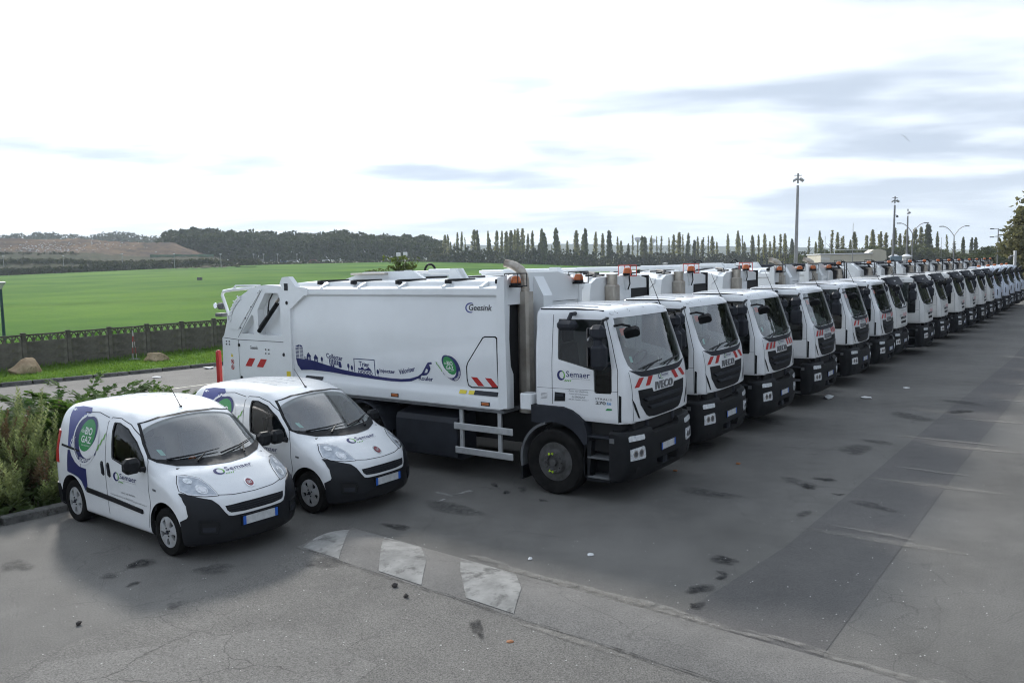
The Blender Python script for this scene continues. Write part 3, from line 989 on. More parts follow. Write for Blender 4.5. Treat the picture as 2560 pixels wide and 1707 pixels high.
bedp = [(-10.25, 8.2), (-7.52, 11.75), (-6.95, 12.49), (-5.0, 14.95), (-7.2, 18.6), (-12.0, 16.5), (-15, 12)]
bed = tag(new_obj('planting_bed', [(p[0], p[1], .07) for p in bedp], [tuple(range(7))], SOIL), kind='structure')

# ------------------------------------------------------------------ leafy things
def leaf_cloud(pts, size, jitter=.5, up=0.0, elong=1.5):
    """one small folded leaf (two triangles) at every point"""
    v, f = [], []
    for p in pts:
        a = random.uniform(0, 2*math.pi); c = random.uniform(-1, 1); s_ = math.sqrt(1-c*c)
        d = Vector((s_*math.cos(a), s_*math.sin(a), c*(1-up)+up)).normalized()
        e = d.orthogonal().normalized()
        e.rotate(Matrix.Rotation(random.uniform(0, 6.28), 3, d))
        k = size*random.uniform(1-jitter, 1+jitter)
        n = len(v); p = Vector(p)
        v += [tuple(p-d*k*.5*elong), tuple(p+e*k*.5), tuple(p+d*k*.5*elong), tuple(p-e*k*.5+d.cross(e)*k*.2)]
        f += [(n, n+1, n+2), (n, n+2, n+3)]
    return v, f
def blob_points(n, c, r, shell_=.55):
    out = []
    for _ in range(n):
        d = Vector((random.gauss(0, 1), random.gauss(0, 1), random.gauss(0, 1))).normalized()
        k = shell_+(1-shell_)*random.random()
        out.append((c[0]+d.x*r[0]*k, c[1]+d.y*r[1]*k, c[2]+d.z*r[2]*k))
    return out
def crown_mesh(h, rx, n_blob, n_leaf, size, z0=.3, seed=0):
    random.seed(seed)
    pts = []
    for i in range(n_blob):
        z = h*(z0+(1-z0)*random.random()**.8)
        w = rx*math.sin(math.pi*min(.97, max(.08, (z/h-z0*.8)/(1-z0*.8)))**.8)
        a = random.uniform(0, 6.28); q = random.uniform(.3, .95)
        r = rx*random.uniform(.28, .45)
        pts += blob_points(n_leaf//n_blob, (w*q*math.cos(a), w*q*math.sin(a), min(z, h-r*.7)), (r, r, r*.75))
    return leaf_cloud(pts, size)
def poplar_mesh(h, w, n, size, seed, sparse=False):
    random.seed(seed)
    pts = []
    for i in range(n):
        t = random.random()**.9
        z = h*(.12+.88*t)
        r = w*min(1, (t/.22))**.5*max(0, 1-t**3.2)**.6*(.62+.38*abs(math.sin(t*17+seed*2.1))*(.6+.4*math.sin(t*41+seed)))
        if sparse: r *= .45
        a = random.uniform(0, 6.28); q = math.sqrt(random.random())
        pts.append((r*q*math.cos(a), r*q*math.sin(a), z))
    return leaf_cloud(pts, size, up=.5)
def trunk_mesh(h, r, seed=0, limbs=4, spread=.25):
    random.seed(seed+99)
    mb = MB()
    mb.tube([(0, 0, -.3), (r*.3, 0, h*.35), (0, r*.4, h*.7), (0, 0, h)], [r*1.3, r, r*.6, r*.15], 7)
    for i in range(limbs):
        a = random.uniform(0, 6.28); z = h*random.uniform(.3, .7); L = h*spread*random.uniform(.7, 1.2)
        mb.tube([(0, 0, z), (L*.5*math.cos(a), L*.5*math.sin(a), z+L*.55), (L*math.cos(a), L*math.sin(a), z+L*1.3)], [r*.45, r*.28, r*.08], 5)
    return mb
def tree_thing(name, loc, crown, trunk, label, cat, group=None, sc=1.0, rz=0.0, lm=None):
    t = empty(name, loc, rz); t.scale = (sc, sc, sc)
    for src, nm in ((trunk, 'trunk'), (crown, 'crown')):
        o = src.copy() if src.users_scene else src
        if src.name not in COL.objects: COL.objects.link(src); o = src
        else:
            o = src.copy(); COL.objects.link(o)
        o.name = nm
        o.parent = t
    tag(t, label, cat, group)
    return t
def proto(name, v, f, m):
    me = bpy.data.meshes.new(name); me.from_pydata([tuple(p) for p in v], [], f); me.materials.append(m); me.update()
    return me
def tree_from(name, loc, crown_me, trunk_me, label, cat, group=None, sc=(1, 1, 1), rz=0.0):
    t = empty(name, loc, rz); t.scale = sc
    for me, nm in ((trunk_me, 'trunk'), (crown_me, 'crown')):
        o = bpy.data.objects.new(nm, me); COL.objects.link(o); o.parent = t
    return tag(t, label, cat, group)

# poplars: (photo column, photo row of the tip, kind 0 leafy 1 dark 2 thin) at about 420 m, then nearer ones to the right
POP = []
for (x, y, k) in ((290, 125, 0), (328, 170, 0), (370, 110, 0), (395, 105, 0), (475, 90, 0), (510, 95, 1), (578, 98, 0), (625, 96, 0), (657, 102, 0), (690, 100, 0), (718, 96, 0), (745, 90, 0), (770, 86, 0), (797, 86, 0), (858, 98, 0), (918, 86, 1), (945, 110, 1), (1022, 82, 1), (1090, 165, 0), (1152, 95, 0), (1212, 84, 1), (1272, 108, 0), (1322, 115, 0), (1372, 98, 1), (1443, 165, 0), (1520, 125, 2), (1597, 138, 1), (1637, 145, 0), (1700, 132, 2), (1788, 125, 0), (1820, 108, 0), (1850, 122, 2), (1884, 112, 0), (1945, 138, 0), (1978, 140, 2), (2040, 135, 0), (2137, 165, 2), (2205, 98, 0), (2238, 130, 2), (2303, 128, 0), (2345, 135, 2)):
    POP.append((1000+x/2.613, 540+y/2.613, k, 425))
for (x, y, k) in ((60, 650, 2), (110, 650, 2), (155, 705, 2), (200, 660, 2), (245, 645, 2), (293, 640, 2), (490, 665, 2), (597, 618, 0), (740, 628, 0), (793, 660, 2), (897, 622, 0), (1000, 655, 2), (1050, 602, 0), (1107, 620, 0), (1153, 630, 0), (1237, 590, 0), (1280, 638, 0), (1345, 605, 0), (1405, 590, 0), (1462, 582, 0), (1530, 558, 1), (1605, 622, 0), (1830, 668, 1), (1895, 672, 1), (1940, 672, 1)):
    POP.append((1880+x/3.459, 400+y/3.459, k, 300))
random.seed(55)
xx_ = 1120.0
while xx_ < 2000:
    POP.append((xx_, random.uniform(584, 616), random.choice((0, 0, 2, 1)), 435))
    xx_ += random.uniform(12, 34)
xx_ = 2040.0
while xx_ < 2390:
    POP.append((xx_, random.uniform(575, 605), random.choice((0, 0, 2)), 310))
    xx_ += random.uniform(14, 34)
PM = [proto('crown', *poplar_mesh(20, 1.75, 430, .78, s), LEAF_POP) for s in (1, 2, 3, 8)]
PD = [proto('crown', *poplar_mesh(20, 2.1, 720, .85, s), LEAF_POPD) for s in (4, 5)]
PT = [proto('crown', *poplar_mesh(20, 1.9, 240, .6, s, True), LEAF_POP) for s in (6, 7)]
TR = trunk_mesh(19, .28, 3, 7, .12)
PTR = proto('trunk', TR.v, TR.f, BARK)
random.seed(5)
def ORD(n):
    W_ = ['first', 'second', 'third', 'fourth', 'fifth', 'sixth', 'seventh', 'eighth', 'ninth', 'tenth', 'eleventh', 'twelfth', 'thirteenth', 'fourteenth', 'fifteenth', 'sixteenth', 'seventeenth', 'eighteenth', 'nineteenth']
    if n <= 19: return W_[n-1]
    T_ = {2: 'twent', 3: 'thirt', 4: 'fort', 5: 'fift', 6: 'sixt', 7: 'sevent', 8: 'eight', 9: 'ninet'}[n//10]
    return T_+'ieth' if n % 10 == 0 else T_+'y-'+W_[n % 10-1]
POPN = {}
for grp in (True, False):
    idx_ = sorted([i for i, q in enumerate(POP) if (q[3] > 350) == grp], key=lambda i: POP[i][0])
    for n_, i in enumerate(idx_): POPN[i] = n_+1
for i, (px, py, k, dep) in enumerate(POP):
    dep *= random.uniform(.97, 1.03)
    top = at(px, py, dep); base = land_h(px, dep)-.3
    h = (top.z-base)
    w = random.uniform(.75, 1.25)*min(1.25, h/20*1.05) if k != 2 else random.uniform(.6, .95)
    kind = ('leafy olive poplar', 'dense dark green poplar', 'thin almost bare poplar')[k]
    place = 'in the distant row' if dep > 350 else 'behind the far trucks'
    o = tree_from('poplar_tree', (top.x, dep, base), random.choice((PM, PD, PT)[k]), PTR, f'{kind}, {ORD(POPN[i])} from the left {place}', 'tree', f'poplars {place}', (w, w*random.uniform(.9, 1.2), h/20), random.uniform(0, 6))
    o.rotation_euler = (random.uniform(-.035, .035), random.uniform(-.04, .04), o.rotation_euler.z)
# woods and hedges: masses nobody could count
def mass(name, items, leafm, size, label, cat):
    v, f = [], []
    for (c, r, n) in items:
        vv, f2 = leaf_cloud(blob_points(n, c, r, .72), size*random.uniform(.8, 1.2))
        k = len(v); v += vv; f += [tuple(i+k for i in q) for q in f2]
    return tag(new_obj(name, v, f, leafm), label, cat, kind='stuff')
WT = [(-500, 600), (0, 588), (60, 585), (120, 582), (165, 588), (230, 585), (300, 577), (350, 588), (395, 592), (420, 578), (460, 570), (520, 573), (600, 577), (700, 580), (800, 583), (845, 577), (900, 582), (960, 586), (1000, 587), (1040, 589), (1090, 597), (1112, 607)]
items = []
random.seed(21)
for px in range(-420, 1112, 13):
    for row in range(3):
        x = px+random.uniform(-8, 8)
        ty = float(np.interp(x, [w[0] for w in WT], [w[1] for w in WT]))+random.uniform(-2.5, 6)+row*7
        dep = (500 if x > 395 else 820)-row*16+random.uniform(-6, 6)
        top = at(x, ty, dep); base = land_h(x, dep)
        R_ = random.uniform(3.6, 5.4)*(1 if x > 395 else 1.5)
        hh = top.z-base
        items.append(((top.x, dep, top.z-R_*.8), (R_, R_, R_*.9), 190))
        if row == 2:
            z = top.z-R_*1.6
            while z > base+1 and x > 380:
                items.append(((top.x+random.uniform(-2, 2), dep-3, z), (4.2, 3.5, 3.2), 120)); z -= 4.0
mass('far_woodland', items, LEAF_DARK, 1.25, 'dense dark green woodland closing the field on the left', 'woodland')
items = []
for px in range(-300, 640, 7):
    x = px+random.uniform(-3, 3); e = edge_of(x)
    items.append(((e.x, e.y+3, e.z+1.0), (2.2, 1.6, random.uniform(1.4, 2.2)), 60))
for px in range(640, 1110, 9):
    e = edge_of(px); items.append(((e.x, e.y+4, e.z+.3), (2.4, 1.6, random.uniform(.5, 1.0)), 30))
mass('field_hedge', items, LEAF_HEDGE, .75, 'low dark hedge along the far edge of the green field', 'hedge')
items = []
for px in range(1090, 2010, 9):
    x = px+random.uniform(-5, 5); dep = 415+random.uniform(-8, 8); b = land_h(x, dep)
    p = at(x, 650, dep); hh = random.uniform(3.0, 6.5)*(1.25 if x < 1500 else 1.0)
    items.append(((p.x, dep, b+hh*.5), (3.2, 2.4, hh*.62), 110))
mass('poplar_hedgerow', items, LEAF_HEDGE, .95, 'dark bushy hedgerow at the foot of the distant poplars', 'hedge')
items = []
for px in range(1985, 2440, 8):
    x = px+random.uniform(-4, 4); dep = 285+random.uniform(-8, 8); b = land_h(x, dep)
    ty = float(np.interp(x, [1985, 2060, 2130, 2200, 2300, 2370, 2440], [640, 628, 622, 618, 616, 630, 640]))+random.uniform(-3, 6)
    t = at(x, ty, dep)
    z = t.z-2
    while z > b:
        items.append(((t.x, dep, z), (2.6, 2.2, 2.2), 90)); z -= 2.6
mass('far_thicket', items, leaf_mat('thicket_leaves', (.040, .058, .016), (.095, .105, .030), .25, .35), .8, 'olive green thicket behind the far trucks', 'thicket')
items = []
for px in range(2395, 2760, 10):
    for row in range(3):
        x = px+random.uniform(-6, 6); dep = 190-row*18+random.uniform(-6, 6); b = land_h(x, dep)
        ty = float(np.interp(x, [2395, 2440, 2480, 2530, 2600, 2760], [650, 626, 617, 612, 600, 596]))+row*10+random.uniform(-2, 6)
        t = at(x, ty, dep); z = t.z-1.5
        while z > b:
            items.append(((t.x, dep, z), (2.0, 1.8, 1.8), 90)); z -= 2.4
mass('right_woodland', items, leaf_mat('right_wood_leaves', (.030, .046, .016), (.075, .090, .028), .3, .3), .6, 'green wood on the right behind the last trucks', 'woodland')

# near tree at the right edge and conifers facing the trucks across the yard
random.seed(31)
cm = proto('crown', *crown_mesh(11, 4.4, 80, 9000, .34, .14, 3), leaf_mat('sparse_leaves', (.085, .092, .045), (.19, .185, .085), .8, .5))
tm_ = trunk_mesh(10.2, .22, 8, 14, .30); tmm = proto('trunk', tm_.v, tm_.f, BARK)
p = at(2610, 660, 78)
tree_from('broadleaf_tree', (p.x+1.2, 78, -.05), cm, tmm, 'tall airy tree cut off by the right edge of the picture', 'tree', None, (1, 1, .92))
CMB = proto('crown', *crown_mesh(11, 4.6, 60, 3600, .62, .12, 5), LEAF_DARK)
def conifer_mesh(h, r, n, seed):
    random.seed(seed); pts = []
    for i in range(n):
        t = random.random()**.75; z = h*(1-t)*.93+.4
        lay_ = .7+.3*abs(math.sin(z*3.1))
        a = random.uniform(0, 6.28); q = r*t*lay_*math.sqrt(random.uniform(.2, 1))
        pts.append((q*math.cos(a), q*math.sin(a), z))
    return leaf_cloud(pts, .42, up=-.2)
CMs = [proto('crown', *conifer_mesh(13, 3.2, 3200, s), LEAF_DARK) for s in (1, 2)]
ct = trunk_mesh(12, .2, 4, 0); ctm = proto('trunk', ct.v, ct.f, BARK)
for i in range(18):
    s = -4+i*7.5
    q = Vector((.5766, .817, 0))*s+Vector((.817, -.577, 0))*(28+random.uniform(-2, 2))+Vector((.6, 12.7, 0))
    if q.y < 2 or abs(q.x)/max(q.y, .1) < .75: pass
    tree_from('conifer_tree', (q.x, q.y, 0), CMs[i % 2], ctm, f'dark conifer, {ORD(i+1)} from the near end of the row facing the trucks', 'tree', 'conifers across the yard', (1.6, 1.6, random.uniform(.62, .95)), random.uniform(0, 6))

random.seed(77)
for i in range(14):
    s_ = 72+i*6.2; f_ = 9+(i % 3)*6+random.uniform(-1.5, 1.5)
    q = Vector((.5766, .817, 0))*s_+Vector((.817, -.577, 0))*f_+Vector((.6, 12.7, 0))
    tree_from('broadleaf_tree', (q.x, q.y, -.05), CMB, tmm, f'broadleaf tree, {ORD(i+1)} along the belt at the far end of the yard', 'tree', 'trees at the far end of the yard', (1.25, 1.25, random.uniform(1.4, 1.9)), random.uniform(0, 6))
# ------------------------------------------------------------------ landfill, hills
def ribbon(name, rows, m, px0, px1, step, jit):
    v, f = [], []
    xs = list(range(px0, px1+1, step))
    for (pts, dep) in rows:
        for x in xs:
            y = float(np.interp(x, [q[0] for q in pts], [q[1] for q in pts]))
            p = at(x, y, dep+random.uniform(-jit, jit)); v.append((p.x, p.y, p.z+random.uniform(-.35, .35)*min(1, jit)))
    n = len(xs)
    for i in range(len(rows)-1):
        for j in range(n-1): f.append((i*n+j, i*n+j+1, (i+1)*n+j+1, (i+1)*n+j))
    return tag(new_obj(name, v, f, m, smooth=True), kind='structure')
random.seed(3)
r0 = ([(x, edge_of(x).y*0+float(np.interp(x, [e[0] for e in EDGE], [e[1] for e in EDGE]))+3) for x in range(-400, 700, 50)], 318)
r1 = ([(-400, 686), (0, 681), (274, 675), (520, 667), (640, 667)], 332)
r2 = ([(-400, 652), (0, 651), (190, 651), (247, 657), (384, 654), (520, 650), (565, 657), (590, 664), (640, 668)], 356)
r2b = ([(-400, 650), (0, 650), (190, 650), (247, 656), (384, 653), (520, 650), (565, 657), (590, 664), (640, 668)], 366)
r3 = ([(-400, 630), (0, 632), (165, 632), (220, 633), (356, 643), (490, 639), (535, 641), (580, 661), (640, 668)], 386)
r3b = ([(-400, 630), (0, 631), (165, 631), (220, 632), (356, 642), (490, 638), (535, 641), (580, 661), (640, 668)], 396)
r4 = ([(-400, 590), (0, 595), (137, 599), (192, 596), (274, 603), (356, 606), (439, 607.5), (491, 635), (535, 646), (580, 662), (640, 669)], 428)
r5 = ([(-400, 596), (0, 600), (439, 612), (640, 670)], 470)
mid = ([(x, (float(np.interp(x, [q[0] for q in r3b[0]], [q[1] for q in r3b[0]]))+float(np.interp(x, [q[0] for q in r4[0]], [q[1] for q in r4[0]])))/2) for x in range(-400, 641, 20)], 413)
ribbon('landfill_bench', [r0, r1, r2, r2b, r3, r3b], SCRUB, -400, 640, 8, 1.6)
ribbon('landfill_mound', [([(x, y+.5) for (x, y) in r3[0]], 387), r3b, mid, r4, r5], EARTH, -400, 640, 8, 1.8)
items = []
for px in range(-350, 600, 5):
    for (row, dp) in ((r1, 333), (r2, 350), (r2, 340)):
        x = px+random.uniform(-3, 3); y = float(np.interp(x, [q[0] for q in row[0]], [q[1] for q in row[0]]))
        p = at(x, y+random.uniform(0, 4), dp)
        items.append(((p.x, dp, p.z), (1.5, 1.2, random.uniform(.5, 1.1)), 16))
    if px < 210:
        x = px; p = at(x, 634+random.uniform(-2, 10), 383); items.append(((p.x, 383, p.z), (1.8, 1.2, .8), 16))
mass('bench_scrub', items, LEAF_HEDGE, .7, 'brown and green scrub on the landfill benches', 'scrub')
lt_v, lt_f = [], []
for _ in range(230):
    x = random.gauss(150, 95); k = random.random()
    y = 604+k*28+random.uniform(-2, 2)
    if x < -60 or x > 400: continue
    p = at(x, y, 428-k*38); k_ = random.uniform(.12, .42); n = len(lt_v)
    lt_v += [(p.x-k_, p.y-1.2, p.z+.3), (p.x+k_, p.y-1.2, p.z+.3), (p.x+k_, p.y-1.1, p.z+.3+k_), (p.x-k_*.5, p.y-1.1, p.z+.3+k_)]
    lt_f.append((n, n+1, n+2, n+3))
tag(new_obj('landfill_litter', lt_v, lt_f, mat('litter_white', (.7, .7, .7), .7, var=.2)), 'white litter and gulls scattered over the landfill slope', 'litter', kind='stuff')
# pale green litter net on the bench
net = empty('litter_net', at(455, 650, 384)); tag(net, 'long pale green litter net standing on the landfill bench', 'net')
nl = net.location
nm_ = mat('net_green', (.12, .20, .13), .8, color2=(.09, .14, .10), vscale=.3)
for k in range(8):
    x0 = 376+k*20; x1 = x0+19.4
    a, b = at(x0, 652-.2*k, 384), at(x1, 652-.2*(k+1), 384)
    ht = 2.7+random.uniform(-.2, .2)
    new_obj('net_panel', [tuple(Vector((a.x, a.y, a.z-.6))-nl), tuple(Vector((b.x, b.y, b.z-.6))-nl), tuple(Vector((b.x, b.y+.05, b.z+ht))-nl), tuple(Vector((a.x, a.y+.05, a.z+ht+.1))-nl)], [(0, 1, 2, 3)], nm_, net)
    MB().tube([tuple(Vector((a.x, a.y-.1, a.z-1))-nl), tuple(Vector((a.x, a.y-.1, a.z+ht+.3))-nl)], .09, 5).build('net_post', MGREY, net)
# hills far behind
random.seed(9)
hv, hf = [], []
xs = list(range(500, 3300, 20))
def hill_y(x):
    return float(np.interp(x, [500, 1000, 1200, 1500, 1700, 1900, 2050, 2200, 2400, 2700, 3300], [640, 614, 612, 611, 614, 617, 620, 626, 634, 630, 622]))+1.2*math.sin(x*.021)+.8*math.sin(x*.057+1)
for (dep, k) in ((1750, 1.0), (2050, .45), (2350, .0), (2600, .25)):
    for x in xs:
        y = hill_y(x)+k*(648-hill_y(x))+random.uniform(-.5, .5)*(1-k)
        p = at(x, y, dep); hv.append(tuple(p))
n = len(xs)
for i in range(3):
    for j in range(n-1): hf.append((i*n+j, i*n+j+1, (i+1)*n+j+1, (i+1)*n+j))
tag(new_obj('hills', hv, hf, HILLM, smooth=True), kind='structure')
for (px, ty, r, sh) in ((1595, 593, 9, 'wide mushroom-headed'), (1632, 597, 8, 'slimmer')):
    t = at(px, ty, 2200); b = at(px, 622, 2200)
    h = t.z-b.z
    rt = empty('water_tower', (b.x, b.y, b.z)); tag(rt, f'{sh} water tower on the hazy hill skyline', 'tower', 'water towers')
    MB().lathe([(r*.28, -5), (r*.22, h*.55)], (0, 0, 0), 'z', 12).build('tower_shaft', CONCL, rt, True)
    MB().lathe([(r*.25, h*.5), (r*.85, h*.72), (r, h*.85), (r*.9, h*.95), (r*.3, h), (.01, h)], (0, 0, 0), 'z', 14).build('tower_tank', CONCL, rt, True)
# ------------------------------------------------------------------ refuse trucks
T0 = Vector((.6059, 12.7163, 0)); TYAW = -.6146
FWD = Vector((math.cos(TYAW), math.sin(TYAW), 0)); LEFT = Vector((-math.sin(TYAW), math.cos(TYAW), 0))
def F_cab(p):
    x, y, z = p[..., 0], p[..., 1], p[..., 2]; a = np.abs(y)
    w = itp(z, [(1.0, 1.12), (1.5, 1.14), (1.95, 1.14), (2.4, 1.115), (2.95, 1.06)])
    xf = itp(z, [(1.0, 1.29), (1.25, 1.32), (1.6, 1.31), (1.93, 1.27), (2.1, 1.21), (2.8, .97), (3.0, .89)])
    fr = (x-xf+.07*(a/1.13)**3)*.95
    top = z-(2.955-.035*(a/1.1)**2-.05*np.maximum(0, x-.1)**2)
    f = smax(a-w, fr, .16); f = smax(f, top, .12); f = smax(f, -.37-x, .06); f = smax(f, 1.205-z, .03)
    return f
def F_cabR(p):
    x, y, z = p[..., 0], p[..., 1], p[..., 2]; a = np.abs(y)
    w = itp(z, [(1.0, 1.08), (1.5, 1.13), (1.95, 1.13), (2.4, 1.10), (2.95, 1.0)])
    xf = itp(z, [(1.0, 1.30), (1.25, 1.36), (1.6, 1.37), (1.93, 1.29), (2.1, 1.23), (2.6, 1.03), (3.1, .70)])
    fr = (x-xf+.16*(a/1.13)**2.6)*.95
    top = z-(3.02-.06*(a/1.1)**2-.12*np.maximum(0, x+.1)**2)
    f = smax(a-w, fr, .24); f = smax(f, top, .22); f = smax(f, -.37-x, .08); f = smax(f, 1.17-z, .06)
    return f
def F_bump(p):
    x, y, z = p[..., 0], p[..., 1], p[..., 2]; a = np.abs(y)
    xf = itp(z, [(.28, 1.27), (.45, 1.36), (.62, 1.385), (.95, 1.37), (1.15, 1.33)])
    fr = x-xf+.13*(a/1.2)**3
    zb = .36+.10*np.clip((.75-a)/.4, 0, 1)*0
    f = smax(a-1.215, fr, .13); f = smax(f, z-1.105, .05); f = smax(f, .33-z, .04); f = smax(f, .975-x, .03)
    return f
def mirror_poly(L):
    return [(-u, v) for (u, v) in reversed(L)]
def parts_begin():
    return set(bpy.data.objects)
def parts_end(before, root):
    return [o for o in root.children]

WS_A = [(-.955, 2.775), (-.965, 2.70), (-.985, 2.35), (-.985, 2.20), (-.955, 2.07), (-.88, 1.995), (-.76, 1.965), (-.4, 1.96), (.4, 1.96), (.76, 1.965), (.88, 1.995), (.955, 2.07), (.985, 2.20), (.985, 2.35), (.965, 2.70), (.955, 2.775)]
WS_O = [(-.90, 2.74), (-.96, 2.35), (-.97, 2.05), (-.93, 1.96), (-.5, 1.90), (.5, 1.90), (.93, 1.96), (.97, 2.05), (.96, 2.35), (.90, 2.74)]
WS_R = [(-.80, 2.66), (-.88, 2.3), (-.90, 2.05), (-.84, 1.96), (-.4, 1.88), (.4, 1.88), (.84, 1.96), (.90, 2.05), (.88, 2.3), (.80, 2.66)]
WIN = [(.06, 2.755), (.05, 2.72), (.06, 2.15), (.075, 2.13), (.69, 1.995), (.70, 1.67), (.73, 1.645), (.98, 1.655), (1.0, 1.69), (1.0, 2.02), (.93, 2.42), (.835, 2.755)]
WIN_O = [(.06, 2.70), (.05, 2.66), (.06, 2.12), (.075, 2.10), (.69, 1.985), (.70, 1.60), (.73, 1.575), (.95, 1.585), (.97, 1.62), (.97, 2.02), (.90, 2.42), (.82, 2.70)]
def grow(L, d):
    cx = sum(p[0] for p in L)/len(L); cz = sum(p[1] for p in L)/len(L)
    out = []
    for (u, v) in L:
        k = math.hypot(u-cx, v-cz)
        out.append((u+(u-cx)/k*d, v+(v-cz)/k*d))
    return out
def seam(mb, S, line, w=.009, off=.002):
    """a thin dark panel joint along a line on a surface"""
    for i in range(len(line)-1):
        a, b = np.array(line[i]), np.array(line[i+1])
        n = max(1, int(np.linalg.norm(b-a)/.08)); d = (b-a)/np.linalg.norm(b-a); q = np.array([-d[1], d[0]])*w/2
        P = []
        for k in range(n+1):
            p = a+(b-a)*k/n
            P += [tuple(p-q), tuple(p+q)]
        V, T = lay(S, P, [(2*k, 2*k+2, 2*k+3, 2*k+1) for k in range(n)], off)
        mb.add(V, T)

def semaer_logo(root, S, box, flip=1, dark=True):
    """crescent ring, wordmark and green dashes in box (u0,v0,u1,v1)"""
    u0, v0, u1, v1 = box; W, Hh = u1-u0, v1-v0
    cx, cy, r = u0+W*.12, v0+Hh*.53, Hh*.47
    def arc(a0, a1, r0, r1, dx, n=14):
        o = [(cx+W*.125*math.cos(R(a0+(a1-a0)*i/n)), cy+r*math.sin(R(a0+(a1-a0)*i/n))) for i in range(n+1)]
        i_ = [(cx+dx+W*.125*r0*math.cos(R(a0+(a1-a0)*i/n)), cy+Hh*.04+r*r1*math.sin(R(a0+(a1-a0)*i/n))) for i in range(n, -1, -1)]
        return o+i_
    m1 = patch('logo_crescent', S, arc(80, 330, .70, .72, W*.032), .004, NAVY, root, step=None)
    patch('logo_arc', S, arc(-45, 95, .72, .72, -W*.004), .0035, LIMEV, m1, step=None)
    text_on('logo_wordmark', S, 'Semaer', (u0+W*.28, v0+Hh*.42, u1, v0+Hh*.98), .004, NAVY, m1, bold=.006, spacing=1.04)
    mb = MB()
    for i in range(4):
        a = u0+W*(.22+.055*i)
        V, T = lay(S, [(a, v0), (a+W*.03, v0), (a+W*.055, v0+Hh*.16), (a+W*.025, v0+Hh*.16)], [(0, 1, 2, 3)], .004)
        mb.add(V, T)
    mb.build('logo_dashes', LIMEV, m1)
    text_on('logo_strapline', S, 'ingenierie du dechet', (u0+W*.42, v0+Hh*.24, u1, v0+Hh*.33), .004, DECALG, m1)
    return m1

def number_plate(root, F, y0, z0, w=.52, h=.11, tilt=0.0):
    S = Surf(F, 'x')
    def fm(uv_off):
        return None
    xm = float(S.map([(y0, z0+h/2)], 0)[0][0])
    FS = FSurf(lambda u, v: (xm+.012, u, v), (1, 0, 0))
    p = patch('number_plate', FS, [(y0-w/2, z0), (y0+w/2, z0), (y0+w/2, z0+h), (y0-w/2, z0+h)], .0, PLATEW, root, step=None, depth=.03)
    for s, nm in ((-1, 'plate_band'), (1, 'plate_band')):
        a = y0+s*w/2
        b = a-s*.045
        patch(nm, FS, [(min(a, b), z0), (max(a, b), z0), (max(a, b), z0+h), (min(a, b), z0+h)], .003, PLATEB, p, step=None)
    patch('plate_surround', FS, [[(y0-w/2-.012, z0-.012), (y0+w/2+.012, z0-.012), (y0+w/2+.012, z0+h+.012), (y0-w/2-.012, z0+h+.012)], [(y0-w/2, z0), (y0+w/2, z0), (y0+w/2, z0+h), (y0-w/2, z0+h)]], .004, BLACK, p, step=None, depth=.03)
    return p

